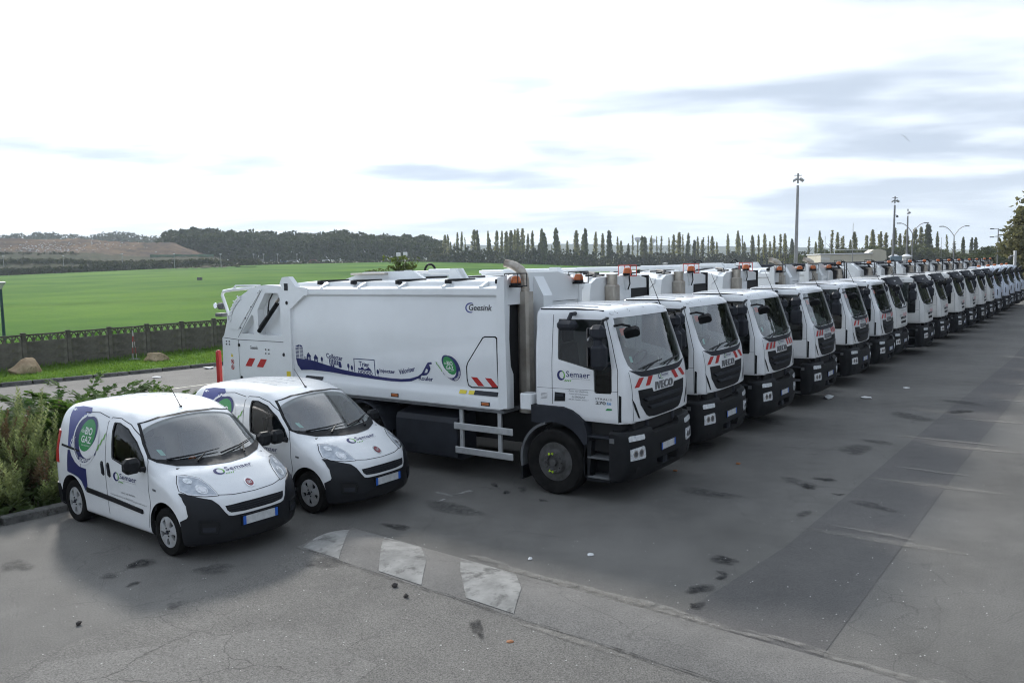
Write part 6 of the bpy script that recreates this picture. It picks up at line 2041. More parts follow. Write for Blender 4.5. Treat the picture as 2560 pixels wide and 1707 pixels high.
def build_van(root):
    lo, hi, seg = VBOX
    V, Q = shell(F_van, lo, hi, seg, 96, 40, 40)
    body = new_obj('body', V, Q, [WHITE, INTW, VOID], root)
    V, Q = shell(F_vcav, (-1.6, -.9, .2), (.8, .9, 1.8), ((-1.1, 0, .9), (0, 0, .8)), 20, 16, 16)
    cav = new_obj('c', V, Q, INTW)
    cs = [cav, MB().prism(VWS, 'x', -.75, 1.2).build('c', INTW), MB().prism(VWIN, 'y', -2, 2).build('c', VOID)]
    for x in (0, -2.513):
        cs.append(MB().lathe([(.375, -1.2), (.375, 1.2)], (x, 0, .325), 'y', 40).build('c', VOID))
    cut(body, cs)
    MB().box(-2.9, .5, -.56, .56, .17, .62).build('underbody', VOID, root)
    for x in (0, -2.513):
        MB().box(x-.36, x+.36, -.575, .575, .3, .70).build('wheel_housing', VOID, root)
    # black front bumper wrapping round the corners
    V, Q = shell(lambda p: F_van(p)-.014, lo, hi, seg, 110, 44, 44)
    bump = new_obj('bumper', V, Q, VANB, root)
    half = [(-1.0, .86), (-.78, .85), (-.66, .80), (-.554, .763), (-.50, .70), (-.455, .61), (-.415, .553), (-.36, .54)]
    front = half+[(-u, v) for (u, v) in reversed(half)]+[(1.0, .1), (-1.0, .1)]
    sidep = [(.262, .95), (.262, .862), (.345, .805), (.425, .71), (.462, .59), (.45, .562), (.36, .515), (.375, .43), (.378, .1), (1.2, .1), (1.2, .95)]
    cut(bump, [MB().prism(front, 'x', -1, 2).build('c', VANB), MB().prism(sidep, 'y', -2, 2).build('c', VANB)], 'INTERSECT')
    V, Q = shell(lambda p: F_van(p)-.012, lo, hi, seg, 110, 30, 30)
    rb = new_obj('rear_bumper', V, Q, VANB, root)
    cut(rb, [MB().prism([(-3.4, .1), (-2.89, .1), (-2.87, .42), (-2.92, .52), (-3.4, .55)], 'y', -2, 2).build('c', BLACK)], 'INTERSECT')
    SX, SN, SP, SZ = Surf(F_van, 'x'), Surf(F_van, '-y'), Surf(F_van, '+y'), Surf(F_van, 'z')
    SXb = Surf(lambda p: F_van(p)-.014, 'x')
    patch('windshield', SX, grow(VWS, .02), -.012, GLASSV, root, step=.1)
    patch('windshield_rubber', SX, [grow(VWS, .022), VWS], .003, BLACK, root, step=.08)
    cw = [(-.78, 1.21), (-.76, 1.155), (-.6, 1.105), (-.3, 1.085), (0, 1.078), (.3, 1.085), (.6, 1.105), (.76, 1.155), (.78, 1.21), (.74, 1.19), (.5, 1.16), (0, 1.148), (-.5, 1.16), (-.74, 1.19)]
    patch('cowl_panel', SX, cw, .006, BLACK, root, step=.06)
    mb = MB()
    for (a, b) in (((-.66, 1.17), (.02, 1.205)), ((.0, 1.16), (.66, 1.225))):
        P_ = SX.map([a, ((a[0]+b[0])/2, (a[1]+b[1])/2), b], .022)
        mb.tube([tuple(q) for q in P_], [.014, .011, .006], 5)
    for (a, b) in (((-.36, 1.115), (-.2, 1.185)), ((.32, 1.115), (.40, 1.20))):
        P_ = SX.map([a, b], .03)
        mb.tube([tuple(q) for q in P_], [.016, .008], 5)
    mb.build('wiper', BLACK, root)
    for S in (SN, SP):
        patch('side_window', S, grow(VWIN, .015), -.012, GLASSD, root, step=.12)
        patch('window_rubber', S, [grow(VWIN, .022), VWIN], .003, BLACK, root, step=.08)
    # lamps, badge, grille, plate
    for s in (-1, 1):
        L = [(-.70, 1.012), (-.622, 1.010), (-.535, .975), (-.493, .91), (-.478, .849), (-.472, .803), (-.60, .815), (-.725, .835), (-.772, .874), (-.742, .951)]
        if s > 0: L = mirror_poly(L)
        h = patch('headlight', SX, L, .006, LAMPG, root, step=.03, depth=.012)
        patch('lamp_outline', SX, [grow(L, .018), grow(L, .010)], .004, BLACK, h, step=.04)
        patch('lamp_rim', SX, [grow(L, .012), L], .008, CHROME, h, step=.04)
        patch('lamp_bowl', SX, rnd_poly(s*.585, .872, .055, .048, 18, 0), .010, LENS, h, step=None)
        patch('lamp_bowl', SX, rnd_poly(s*.578, .870, .03, .026, 14, 0), .012, CHROME, h, step=None)
        patch('lamp_bowl', SX, rnd_poly(s*.655, .965, .04, .03, 14, 0), .010, LENS, h, step=None)
        patch('fog_recess', SXb, [(s*.70, .50), (s*.54, .485), (s*.525, .44), (s*.55, .355), (s*.70, .375)], .004, VOID, root, step=.06)
        patch('fog_rim', SXb, [[(s*.72, .525), (s*.53, .508), (s*.505, .44), (s*.535, .335), (s*.72, .355)], [(s*.70, .50), (s*.54, .485), (s*.525, .44), (s*.55, .355), (s*.70, .375)]], .014, BLACK, root, step=.06, depth=.016)
        fl = patch('fog_cover', SXb, [(s*.685, .44), (s*.56, .43), (s*.565, .37), (s*.685, .385)], .010, DGREY, root, step=.06, depth=.006)
    gr = [(-.43, .672), (-.2, .682), (.2, .682), (.43, .672), (.415, .615), (.375, .582), (.2, .572), (-.2, .572), (-.375, .582), (-.415, .615)]
    g = patch('grille', SX, gr, .004, BLACK, root, step=.05)
    for k in range(3):
        z = .595+k*.026
        patch('grille_slat', SX, [(-.40, z), (.40, z), (.40, z+.009), (-.40, z+.009)], .010, DGREY, g, step=.1, depth=.006)
    lg = patch('lower_intake', SXb, [(-.36, .345), (.36, .345), (.42, .27), (.40, .245), (-.40, .245), (-.42, .27)], .004, VOID, root, step=.08)
    bd = patch('front_badge', SX, rnd_poly(0, .862, .062, .048, 22, 0), .012, CHROME, root, step=None, depth=.012)
    patch('badge_field', SX, rnd_poly(0, .862, .048, .037, 20, 0), .0135, mat('badge_red', (.22, .015, .03), .3, coat=.4, var=.1), bd, step=None)
    text_on('badge_lettering', SX, 'FIAT', (-.032, .846, .032, .878), .0155, CHROME, bd, bold=.01)
    number_plate(root, lambda p: F_van(p)-.014, 0, .405)
    # side trims
    for S in (SN, SP):
        sm = MB()
        patch('rub_strip', S, [(-2.05, .595), (-1.3, .565), (-.525, .522), (-.525, .465), (-1.3, .50), (-2.05, .525)], .016, BLACK, root, step=.1, depth=.018)
        patch('slide_rail', S, [(-2.79, 1.128), (-2.235, 1.10), (-2.235, 1.072), (-2.79, 1.098)], .010, BLACK, root, step=.1, depth=.01)
        for x0 in (-1.575, -1.405):
            hd = patch('door_handle', S, [(x0-.035, 1.015), (x0, 1.03), (x0+.03, 1.02), (x0+.075, .90), (x0+.08, .85), (x0+.05, .832), (x0+.01, .845), (x0-.03, .94)], .004, BLACK, root, step=.06, depth=.006)
            patch('handle_grip', S, [(x0-.01, 1.0), (x0+.02, 1.0), (x0+.06, .87), (x0+.03, .86)], .022, DGREY, hd, step=None, depth=.016)
        seam(sm, S, [(-1.455, .30), (-1.46, .6), (-1.47, 1.0), (-1.50, 1.40), (-1.49, 1.56), (-1.42, 1.63), (-1.2, 1.635), (-.95, 1.575), (-.72, 1.46), (-.50, 1.29), (-.40, 1.16), (-.345, 1.0), (-.34, .80), (-.315, .64), (-.36, .50), (-.42, .30)])
        seam(sm, S, [(-1.49, 1.62), (-1.8, 1.66), (-2.2, 1.63), (-2.28, 1.55), (-2.25, 1.12), (-2.2, .95), (-2.2, .80), (-2.13, .62)])
        patch('side_blinker', S, [(-.235, .845), (-.165, .84), (-.165, .815), (-.235, .82)], .006, MGREY, root, step=None, depth=.006)
        tl = patch('tail_light', S, [(-2.84, 1.30), (-2.97, 1.33), (-3.02, 1.0), (-2.99, .84), (-2.88, .84), (-2.90, 1.05)], .008, REDP, root, step=.06, depth=.008)
        sm.build('panel_joint', DGREY, root)
    s2 = MB()
    seam(s2, SX, [(-.47, .805), (-.3, .785), (0, .776), (.3, .785), (.47, .805)], .007)
    s2.build('bonnet_joint', DGREY, root)
    for y in (-.30, -.10, .10, .30):
        for (a, b) in (((-2.7, y*1.0), (-1.25, y*1.0)),):
            s3_ = MB()
            L = [(-2.75, y-.022), (-1.35, y-.022), (-1.28, y), (-1.35, y+.022), (-2.75, y+.022)]
            P2, T2_ = fill([L], .15)
            s3_.add(*lay(SZ, P2, T2_, .006, .008))
            s3_.build('roof_rib', WHITE, root, True)
    # mirrors, aerial
    for s in (-1, 1):
        o = MB().box(-.55, -.39, s*.89, s*1.11, 1.035, 1.235, .05).build('door_mirror', BLACK, root, True)
        MB().box(-.48, -.40, s*.80, s*.93, 1.045, 1.10, .015).build('mirror_arm', BLACK, o)
        MB().box(-.556, -.552, s*.92, s*1.08, 1.065, 1.205).build('mirror_glass', CHROME, o)
    zr = float(SZ.map([(-.95, 0)], 0)[0][2])
    MB().tube([(-.95, 0, zr), (-.975, 0, zr+.02), (-1.22, 0, zr+.28)], [.022, .008, .003], 6).build('aerial', BLACK, root)
    # cabin
    MB().box(-.52, -.05, -.70, .70, .78, 1.05, .05).box(-.35, .0, -.66, .66, 1.0, 1.09, .03).build('dashboard', mat('grey_dashboard', (.20, .20, .19), .6, color2=(.12, .12, .115), vscale=6), root)
    for y in (-.36, .36):
        sb = MB().box(-1.2, -.75, y-.24, y+.24, .55, .72, .05).prism([(-1.22, .66), (-1.10, .66), (-1.22, 1.28), (-1.32, 1.28)], 'y', y-.23, y+.23)
        sb.box(-1.33, -1.25, y-.12, y+.12, 1.30, 1.48, .03)
        sb.build('seat', SEATC, root)
    MB().tube([(-.56+.09*math.cos(a)*.9, .36+.18*math.sin(a), 1.02+.16*math.cos(a)) for a in np.linspace(0, 2*math.pi, 19)], .015, 6).build('steering_wheel', BLACK, root)
    SXi = Surf(lambda p: F_van(p)+.02, 'x')
    patch('parking_sticker', SXi, [(-.665, 1.225), (-.615, 1.22), (-.622, 1.285), (-.672, 1.29)], 0, MINT, root, step=None)
    for s in (-1, 1):
        van_wheel(root, 0, s); van_wheel(root, -2.513, s)
    # livery, near side and bonnet
    semaer_logo(root, SN, (-1.25, .80, -.64, .93))
    text_on('slogan', SN, 'Avec vos dechets,', (-1.06, .655, -.70, .685), .004, DECALG, root, shear=.15)
    text_on('slogan', SN, 'nous produisons du BIOGAZ et je roule avec !', (-1.37, .595, -.42, .625), .004, DECALG, root, shear=.15, slope=-.03)
    b1 = [(-2.615, 1.66), (-2.40, 1.69), (-2.10, 1.695), (-2.02, 1.645), (-2.16, 1.53), (-2.36, 1.367), (-2.46, 1.213), (-2.50, 1.09), (-2.59, 1.09), (-2.605, 1.30), (-2.62, 1.52)]
    patch('livery_panel', SN, b1, .003, BLUEV, root, step=.06)
    b2 = [(-2.60, 1.06), (-2.535, 1.07), (-2.47, .985), (-2.36, .91), (-2.231, .865), (-2.035, .855), (-2.03, .62), (-2.10, .53), (-2.12, .55), (-2.2, .655), (-2.30, .70), (-2.42, .72), (-2.60, .735), (-2.63, .745)]
    patch('livery_panel', SN, b2, .003, NAVY, root, step=.06)
    tn = MB()
    for k in range(12):
        t = k/11.0
        x, z = -2.13-.40*t**.8, 1.585-.50*t**1.25
        for j in range(2):
            P2, T2_ = fill([rnd_poly(x+random.uniform(-.02, .02), z+random.uniform(0, .035), random.uniform(.008, .018), random.uniform(.010, .022), 5, .3)])
            tn.add(*lay(SN, P2, T2_, .0055))
    tn.build('livery_town', WHR, root)
    biogas(root, SN, lambda u, v: (-2.07+.35*u+.05*v, 1.265+.325*v), .0045, -1)
    FSb = SZ
    v_ = None
    # bonnet logo reads from the front: u is the lateral axis
    class Bon:
        def map(self, uv, off=0.0):
            P = SX.map(uv, off); self.n = SX.n
            return P
    semaer_logo(root, Bon(), (-.32, .985, .23, 1.05))
    return root
V1 = Vector((-4.4122, 10.243, 0)); V1Y = -.6644
V2 = Vector((-3.03, 11.97, 0)); V2Y = -.618
def van_root(p, yaw, label):
    l = Vector((-math.sin(yaw), math.cos(yaw), 0))
    q = p+l*.825
    r = empty('delivery_van', (q.x, q.y, 0), yaw)
    tag(r, label, 'van', 'small delivery vans')
    return r
va = van_root(V1, V1Y, 'nearest small white delivery van, at the lower left in front of the shrubs')
build_van(va)
SXv = Surf(F_van, 'x')
vb = van_root(V2, V2Y, 'small white delivery van parked between the other van and the foremost truck')
for c in list(va.children):
    copy_tree(c, vb)
MB().lathe([(.055, 0), (.052, .05), (.03, .085), (.001, .095)], (-.22, -.30, 1.085), 'z', 14).build('dashboard_beacon', ORANGE, va, True)
# ------------------------------------------------------------------ fence of concrete posts, slabs and arched tops
fence = empty('concrete_fence', fl(0)); fence.rotation_euler = (0, 0, math.atan2(FENCE_D.y, FENCE_D.x))
tag(fence, 'weathered grey concrete fence with arched openwork top along the green field', 'fence')
PW = 1.70
post_o = MB().box(-.075, .075, -.075, .075, -.1, 1.42, .015).box(-.085, .085, -.085, .085, 1.42, 1.47, .02).build('post', CONC, fence)
slab_o = MB().box(-.775, .775, -.025, .025, 0, .33, .008).build('slab', CONC, fence)
lt = MB()
W2 = .775; Ht = .30
holes = []
nU = 5; u = 2*W2/nU
for k in range(nU):
    c = -W2+u*(k+.5)
    arch_ = [(c-u*.36, .03), (c+u*.36, .03), (c+u*.30, .10), (c+u*.17, .17), (c, .215), (c-u*.17, .17), (c-u*.30, .10)]
    holes.append(arch_)
    holes.append([(c-u*.44, .10), (c-u*.30, .17), (c-u*.08, .235), (c-u*.44, .235)])
    holes.append([(c+u*.44, .10), (c+u*.44, .235), (c+u*.08, .235), (c+u*.30, .17)])
plate(lt, [[(-W2, 0), (W2, 0), (W2, .27), (-W2, .27)]]+holes, 'y', -.025, .025)
lt.box(-W2, W2, -.04, .04, .268, .30, .008)
latt_o = lt.build('openwork_panel', CONC, fence)
first = True
for i in range(-14, 26):
    x = i*PW
    def put(o, loc):
        c = o if first_use.get(o.name) is None else o.copy()
        if first_use.get(o.name) is None: first_use[o.name] = 1
        else: COL.objects.link(c); c.parent = fence
        c.location = loc; return c
    if i == -14: first_use = {}
    put(post_o, (x, 0, random.uniform(-.02, .02)))
    for k in range(3):
        c = put(slab_o, (x+PW/2, random.uniform(-.006, .006), .10+k*.333))
        c.rotation_euler = (0, 0, 0)
    put(latt_o, (x+PW/2, 0, 1.10))

# boulders, striped stand, lantern posts
def boulder(loc, rx, ry, rz_, rot, seed, label):
    random.seed(seed)
    bm = bmesh.new(); bmesh.ops.create_icosphere(bm, subdivisions=4, radius=1.0)
    ph = [random.uniform(0, 6) for _ in range(9)]
    planes = [(Vector((random.gauss(0, 1), random.gauss(0, 1), random.gauss(.4, .8))).normalized(), random.uniform(.50, .85)) for _ in range(12)]
    for v in bm.verts:
        p = v.co
        for (n_, d_) in planes:
            k = p.dot(n_)-d_
            if k > 0: p -= n_*k*.93
        k = 1+.07*math.sin(3*p.x+ph[0])*math.sin(2.5*p.y+ph[1])+.05*math.sin(5*p.z+ph[2]+3*p.x)+.02*math.sin(13*p.x+ph[3])*math.sin(11*p.y+9*p.z)
        p *= k
        v.co = Vector((p.x*rx, p.y*ry, p.z*rz_))
    me = bpy.data.meshes.new('boulder'); bm.to_mesh(me); bm.free(); me.materials.append(ROCK)
    me.polygons.foreach_set('use_smooth', [True]*len(me.polygons))
    o = bpy.data.objects.new('boulder', me); COL.objects.link(o); o.location = loc; o.rotation_euler = rot
    tag(o, label, 'boulder', 'boulders on the verge')
p = on_ground(68, 935, .1)
boulder((p.x+.04, p.y, .28), .64, .46, .58, (.0, .32, .35), 9, 'tall peaked sandstone boulder on the verge, nearer the left edge')
p = on_ground(388, 903, .1)
boulder((p.x, p.y, .24), .60, .42, .26, (0, -.05, .2), 12, 'low flat sandstone boulder on the verge beside the striped stand')
p = on_ground(336, 900, .1)
st = empty('striped_stand', (p.x, p.y, .1)); tag(st, 'thin red and white striped stand on a round foot beside the flat boulder', 'stand')
RW = mat('barrier_red', (.42, .04, .04), .5, var=.2); WW = mat('barrier_white', (.6, .58, .55), .6, var=.2)
MB().lathe([(.24, 0), (.24, .04), (.20, .06), (.01, .06)], (0, 0, 0), 'z', 18).build('foot', MGREY, st)
for k, (dx, dy) in enumerate(((.09, .03), (-.10, .02), (.0, -.10))):
    for j in range(5):
        a = j/5; b = (j+1)/5
        MB().tube([(dx*(1-a), dy*(1-a), .05+1.15*a), (dx*(1-b), dy*(1-b), .05+1.15*b)], .009, 6).build('stand_leg', RW if j % 2 else WW, st)
def lantern(px, py, dep, label):
    t = at(px, py, dep); z0 = -.05
    r = empty('lantern_post', (t.x, dep, z0)); tag(r, label, 'lamp post', 'short lantern posts along the fence')
    h = t.z-z0
    G_ = mat('post_green', (.012, .06, .055), .5, var=.2)
    MB().tube([(0, 0, 0), (0, 0, h-.28)], [.07, .05], 10).build('post', G_, r, True)
    MB().lathe([(.05, h-.30), (.12, h-.16), (.20, h-.06), (.20, h-.02), (.05, h), (.001, h)], (0, 0, 0), 'z', 14).build('lantern_head', mat('lantern_white', (.62, .62, .60), .4, var=.15), r, True)
lantern(0, 704, 33.5, 'dark green lantern post with pale flared head at the left edge')
lantern(1663, 657, 62, 'pale flared lantern head showing above the truck bodies')

# slim tree and camera mast behind the foremost truck
random.seed(8)
v, f = [], []
lv = []
for i in range(26):
    a = random.uniform(0, 6.28); L = random.uniform(.5, 1.1); z = random.uniform(3.0, 4.2)
    for k in range(13):
        q = k/13
        lv.append((L*q*math.cos(a)+random.uniform(-.08, .08), L*q*math.sin(a)+random.uniform(-.08, .08), z+.35*q-.2*q*q+random.uniform(-.1, .1)))
cme = proto('crown', *leaf_cloud(lv, .11, elong=1.8), leaf_mat('young_leaves', (.06, .085, .02), (.15, .19, .05), 3, .4))
tb = trunk_mesh(4.2, .05, 5, 9, .22); tbm = proto('trunk', tb.v, tb.f, BARK)
p = at(1000, 670, 39)
tree_from('young_tree', (p.x, 39, -.05), cme, tbm, 'young leafy tree rising behind the body of the foremost truck', 'tree')
p = at(931, 670, 38.4)
tree_from('young_tree', (p.x, 38.4, -.05), cme, tbm, 'lower young tree left of the mast behind the foremost truck', 'tree', None, (.75, .75, .86), 2.0)
p = at(1013, 660, 41)
mst = empty('camera_mast', (p.x, 41, -.05)); tag(mst, 'thin mast with two white camera boxes among the young leaves', 'mast')
MB().tube([(0, 0, 0), (0, 0, 4.3)], .045, 8).build('mast_pole', STEEL, mst, True)
for (x, z) in ((-.32, 4.20), (.02, 4.22)):
    MB().box(x-.09, x+.09, -.14, .14, z, z+.20, .02).build('camera_box', WHR, mst)
MB().tube([(-.35, 0, 4.18), (.1, 0, 4.18)], .02, 6).build('mast_arm', STEEL, mst)

# ------------------------------------------------------------------ lighting masts, street lamps, thin poles
GALV = mat('galvanised_steel', (.34, .34, .34), .5, metal=.5, color2=(.24, .235, .23), vscale=2)
def flood_mast(px, ty, dep, label, cam_=False, az=0.0):
    t = at(px, ty, dep); r = empty('floodlight_mast', (t.x, dep, -.06), az); h = t.z+.06
    tag(r, label, 'light mast', 'tall floodlight masts')
    r.rotation_euler = (0, R(.9), az)
    MB().tube([(0, 0, 0), (0, 0, h-.9)], [.17, .09], 12).build('mast_pole', GALV, r, True)
    MB().box(-.06, .06, -.05, .05, h-.75, h, .02).box(-.28, .28, -.04, .04, h-.20, h-.14, .01).build('mast_head', GALV, r)
    for (x, s) in ((-.24, -1), (.24, 1)):
        M = Matrix.Translation((x, -.10, h-.50)) @ Matrix.Rotation(R(s*32), 4, 'Y') @ Matrix.Rotation(R(-25), 4, 'X')
        MB().box(-.18, .18, -.14, .14, -.06, .06, .03, M).build('floodlight', ALU, r)
    if cam_:
        MB().lathe([(.11, -.1), (.13, 0), (.08, .12), (.01, .14)], (.30, 0, h-2.1), 'z', 10).box(-.02, .30, -.03, .03, h-2.0, h-1.94).build('dome_camera', MGREY, r)
flood_mast(1990, 433, 62, 'tallest floodlight mast rising above the middle of the truck row')
flood_mast(2234, 491, 88, 'floodlight mast with a dome camera below its lamps', True)
flood_mast(2269, 522, 108, 'pale floodlight mast right of the one with the dome camera', False, .8)
def double_lamp(px, ty, dep, label, two=True, straight=False):
    t = at(px, ty, dep); r = empty('street_lamp', (t.x, dep, -.06)); h = t.z+.06
    tag(r, label, 'street lamp', 'curved street lamps')
    hp = h-1.55 if not straight else h
    MB().tube([(0, 0, 0), (0, 0, hp)], [.12, .07], 10).build('lamp_pole', GALV, r, True)
    for s in ((-1, 1) if two else (-1,)):
        if straight:
            for z in (h-.1, h-1.4):
                MB().tube([(0, 0, z), (s*1.0, 0, z+.05)], .04, 6).build('lamp_arm', GALV, r)
                MB().box(s*1.0-.3, s*1.0+.3, -.13, .13, z-.02, z+.12, .05).build('lamp_head', DGREY, r)
        else:
            path = [(s*1.75*q, 0, hp+1.5*(1-(1-q)**2)) for q in (0, .08, .2, .4, .65, .9, 1.0)]
            MB().tube(path, .05, 6).build('lamp_arm', GALV, r, True)
            MB().box(s*1.65, s*2.30, -.13, .13, hp+1.45, hp+1.58, .05).build('lamp_head', MGREY, r)
double_lamp(2282, 557, 120, 'double-armed curved street lamp near the dome-camera mast')
double_lamp(2386, 565, 128, 'double-armed curved street lamp standing alone further right')
double_lamp(2496, 571, 132, 'square-armed street lamp with two heads on one side at the right', False, True)
for (px, ty, dep, lab) in ((2063, 590, 96, 'thin grey pole left of the pair behind the cream building'), (2077, 588, 96, 'thin grey pole right of the pair behind the cream building'), (2133, 558, 90, 'tall needle-thin mast beside the cream building'), (2354, 594, 150, 'slim pole with a crossbar between the two curved lamps')):
    t = at(px, ty, dep)
    o = MB().tube([(0, 0, 0), (0, 0, t.z+.06)], [.05, .025], 6).build('thin_pole', GALV); o.location = (t.x, dep, -.06)
    tag(o, lab, 'pole')
t = at(2538, 627, 74); o = empty('camera_post', (t.x, 74, -.06)); tag(o, 'white camera post in front of the wood on the right', 'post')
MB().box(-.10, .10, -.10, .10, 0, t.z+.06, .02).build('post', WHR, o)
MB().lathe([(.14, -.12), (.18, 0), (.12, .12), (.01, .16)], (-.42, 0, t.z-.55), 'z', 10).build('dome_camera', MGREY, o, True)
MB().box(-.42, .0, -.05, .05, t.z-.42, t.z-.32).build('camera_arm', WHR, o)
# far light posts along the landfill road and by the compound
for i, (px, ty, by) in enumerate(((11, 641, 682), (160, 640, 679), (307, 635, 675), (437, 635, 673), (553, 636, 668), (635, 636, 662), (660, 636, 660), (695, 636, 661), (743, 636, 661))):
    dep = 325 if i < 5 else 395
    t = at(px, ty, dep); b = at(px, by, dep)
    r = empty('road_light', (b.x, dep, b.z)); tag(r, f'slim grey light post, {ORD(i+1)} from the left along the landfill road', 'lamp post', 'light posts along the landfill road')
    h = t.z-b.z
    MB().tube([(0, 0, -1), (0, 0, h)], [.16, .10], 6).build('post', GALV, r)
    MB().box(-.4, .4, -.2, .2, h-.1, h+.15, .05).build('lamp_head', WHR, r)
# compound behind the field: pale ground, wire fence, parked vans
cpv = [at(x, y, d) for (x, y, d) in ((560, 662, 396), (960, 657, 408), (960, 654, 436), (560, 659, 430))]
tag(new_obj('compound_ground', [tuple(Vector((q.x, q.y, q.z+.3))) for q in cpv], [(0, 1, 2, 3)], mat('pale_gravel', (.30, .28, .24), .9, color2=(.2, .19, .15), vscale=.3)), kind='structure')
cf = empty('compound_fence', at(660, 661, 398)); tag(cf, 'pale wire mesh compound fence in front of the dark wood', 'fence')
for i in range(16):
    a = at(613+i*3.1, 661, 398); d_ = a-cf.location
    MB().tube([tuple(d_+Vector((0, 0, -1))), tuple(d_+Vector((0, 0, 2.6)))], .10, 4).build('fence_post', GALV, cf)
for j in range(2):
    a = at(613, 661, 398)-cf.location; b = at(661, 661, 398)-cf.location
    MB().tube([tuple(a+Vector((0, 0, .9+1.4*j))), tuple(b+Vector((0, 0, .9+1.4*j)))], .07, 4).build('fence_rail', GALV, cf)
def far_car(px, py, dep, col, L, label):
    b = at(px, py, dep); r = empty('distant_car', tuple(b)); tag(r, label, 'car', 'vehicles in the far compound')
    mb = MB().prism([(-L/2, .35), (-L/2, 1.1), (-L/2+.3, 1.75), (L/2-1.1, 1.75), (L/2-.5, 1.1), (L/2, .95), (L/2, .35)], 'y', -.85, .85)
    mb.build('body', mat('far_'+label.split()[0], col, .35, var=.1), r)
    MB().prism([(-L/2+.45, 1.15), (-L/2+.55, 1.6), (L/2-1.2, 1.6), (L/2-.75, 1.15)], 'y', -.87, .87).build('window_band', VOID, r)
    for x in (-L/2+.8, L/2-.8):
        for s in (-1, 1):
            MB().lathe([(.33, s*.70), (.33, s*.88)], (x, 0, .33), 'y', 10).build('wheel', RUBBER, r)
far_car(712, 660, 402, (.08, .11, .2), 4.3, 'blue car parked in the far compound before the wood')
far_car(733, 660, 402, (.8, .8, .8), 6.0, 'white van parked in the far compound before the wood')
far_car(785, 659, 404, (.3, .06, .05), 4.0, 'red car parked in the far compound before the wood')
far_car(817, 658, 404, (.75, .75, .76), 4.0, 'small white car at the right end of the far compound')
p = at(499, 693, 190); o = MB().box(-.48, .48, -.4, .4, 0, .75, .04).box(-.03, .03, -.42, .42, .05, .70).build('field_cabinet', mat('cabinet_grey', (.14, .14, .135), .7, var=.2)); o.location = (p.x, p.y, land_h(499, 190)); tag(o, 'small grey cabinet standing alone in the green field', 'cabinet')

# cream site building with rooftop vents beyond the trucks
b = at(2075, 662, 92); r = empty('site_building', (b.x, 92, -.06), R(-6)); tag(r, 'cream flat-roofed site building with curved rooftop vent beyond the trucks', 'building')
CREAM = mat('cream_cladding', (.66, .61, .49), .6, color2=(.56, .52, .42), vscale=.8)
zt_ = at(2075, 637, 92).z+.06
MB().box(-1.0, 4.4, 0, 6, 0, zt_, .03).box(4.4, 9.2, .3, 6, 0, zt_-.85, .03).build('wall', CREAM, r)
MB().box(-1.1, 4.5, -.1, 6.1, zt_, zt_+.12, .03).build('roof_edge', WHR, r)
for k in range(6):
    MB().box(-.98, -.05, -.035, 0, zt_-.2-k*.14, zt_-.13-k*.14).build('louvre', WHR, r)
MB().tube([(.5, .2, zt_+.55), (4.2, .2, zt_+.5)], .035, 6).tube([(.5, .2, zt_+.1), (.5, .2, zt_+.55)], .03, 6).tube([(4.2, .2, zt_+.1), (4.2, .2, zt_+.5)], .03, 6).build('roof_rail', WHR, r)
vent = [(4.0, zt_-.9), (4.0, zt_-.25), (4.25, zt_+.2), (4.7, zt_+.5), (5.4, zt_+.52), (6.0, zt_+.3), (6.1, zt_-.9)]
MB().prism(vent, 'y', .2, 2.0).build('curved_vent', CREAM, r)
for x in (7.2, 8.5):
    vv = MB().lathe([(.42, zt_-1.0), (.42, zt_-.45), (.55, zt_-.44), (.62, zt_-.35), (.25, zt_-.12), (.01, zt_-.08)], (x, 1.2, 0), 'z', 14).build('roof_cowl', WHR, r, True)
t = at(2240, 652, 88); o = MB().box(-.7, .7, -.1, .1, -.5, .5, .04).box(-.06, .06, -.04, .04, -6, -.5).build('blue_sign', mat('sign_blue_grey', (.28, .36, .42), .5, var=.1)); o.location = (t.x, 88, t.z); o.rotation_euler = (0, 0, .2); o.location.z = t.z
tag(o, 'pale blue-grey board on a post at the foot of the dome-camera mast', 'sign')

# ------------------------------------------------------------------ shrubs and weeds on the left
def juniper(seed, n_br, L0, label, loc):
    random.seed(seed)
    v, f = [], []; tw = MB()
    for i in range(n_br):
        a = random.uniform(0, 6.28); L = L0*random.uniform(.55, 1.15); el = random.uniform(.15, .95)
        P0 = Vector((random.uniform(-.3, .3), random.uniform(-.3, .3), .15))
        d = Vector((math.cos(a), math.sin(a), 0))
        path = []
        for k in range(9):
            q = k/8
            path.append(P0+d*L*q+Vector((0, 0, L*(el*q-.28*q*q))))
        if i % 3 == 0:
            tw.tube([tuple(p) for p in path], [.018*(1-.8*k/8)+.003 for k in range(9)], 5)
        for k in range(115):
            q = random.random()**.7; j = min(7, int(q*8)); p = path[j].lerp(path[j+1], q*8-j)
            side = Vector((-d.y, d.x, 0))*random.uniform(-1, 1)+Vector((0, 0, random.uniform(-.15, .75)))
            dr = (d*.8+side*.8).normalized(); l = random.uniform(.10, .24)*(1.15-q*.5)
            s = p+dr*random.uniform(0, .12)
            e = s+dr*l; w = dr.cross(Vector((0, 0, 1))).normalized()*.040
            up_ = Vector((0, 0, .022))
            n = len(v)
            v += [tuple(s), tuple(s.lerp(e, .45)+w), tuple(e), tuple(s.lerp(e, .45)-w+up_)]
            f += [(n, n+1, n+2), (n, n+2, n+3)]
    r = empty('juniper_shrub', loc); tag(r, label, 'shrub', 'spreading junipers in the planting bed')
    new_obj('foliage', v, f, LEAF_JUN, r)
    tw.build('branches', BARK, r)
juniper(1, 170, 1.6, 'spreading juniper behind the weeds at the left edge', (-9.0, 16.2, .1))
juniper(2, 170, 1.7, 'spreading juniper with a long branch reaching over the side road', (-7.6, 16.4, .12))
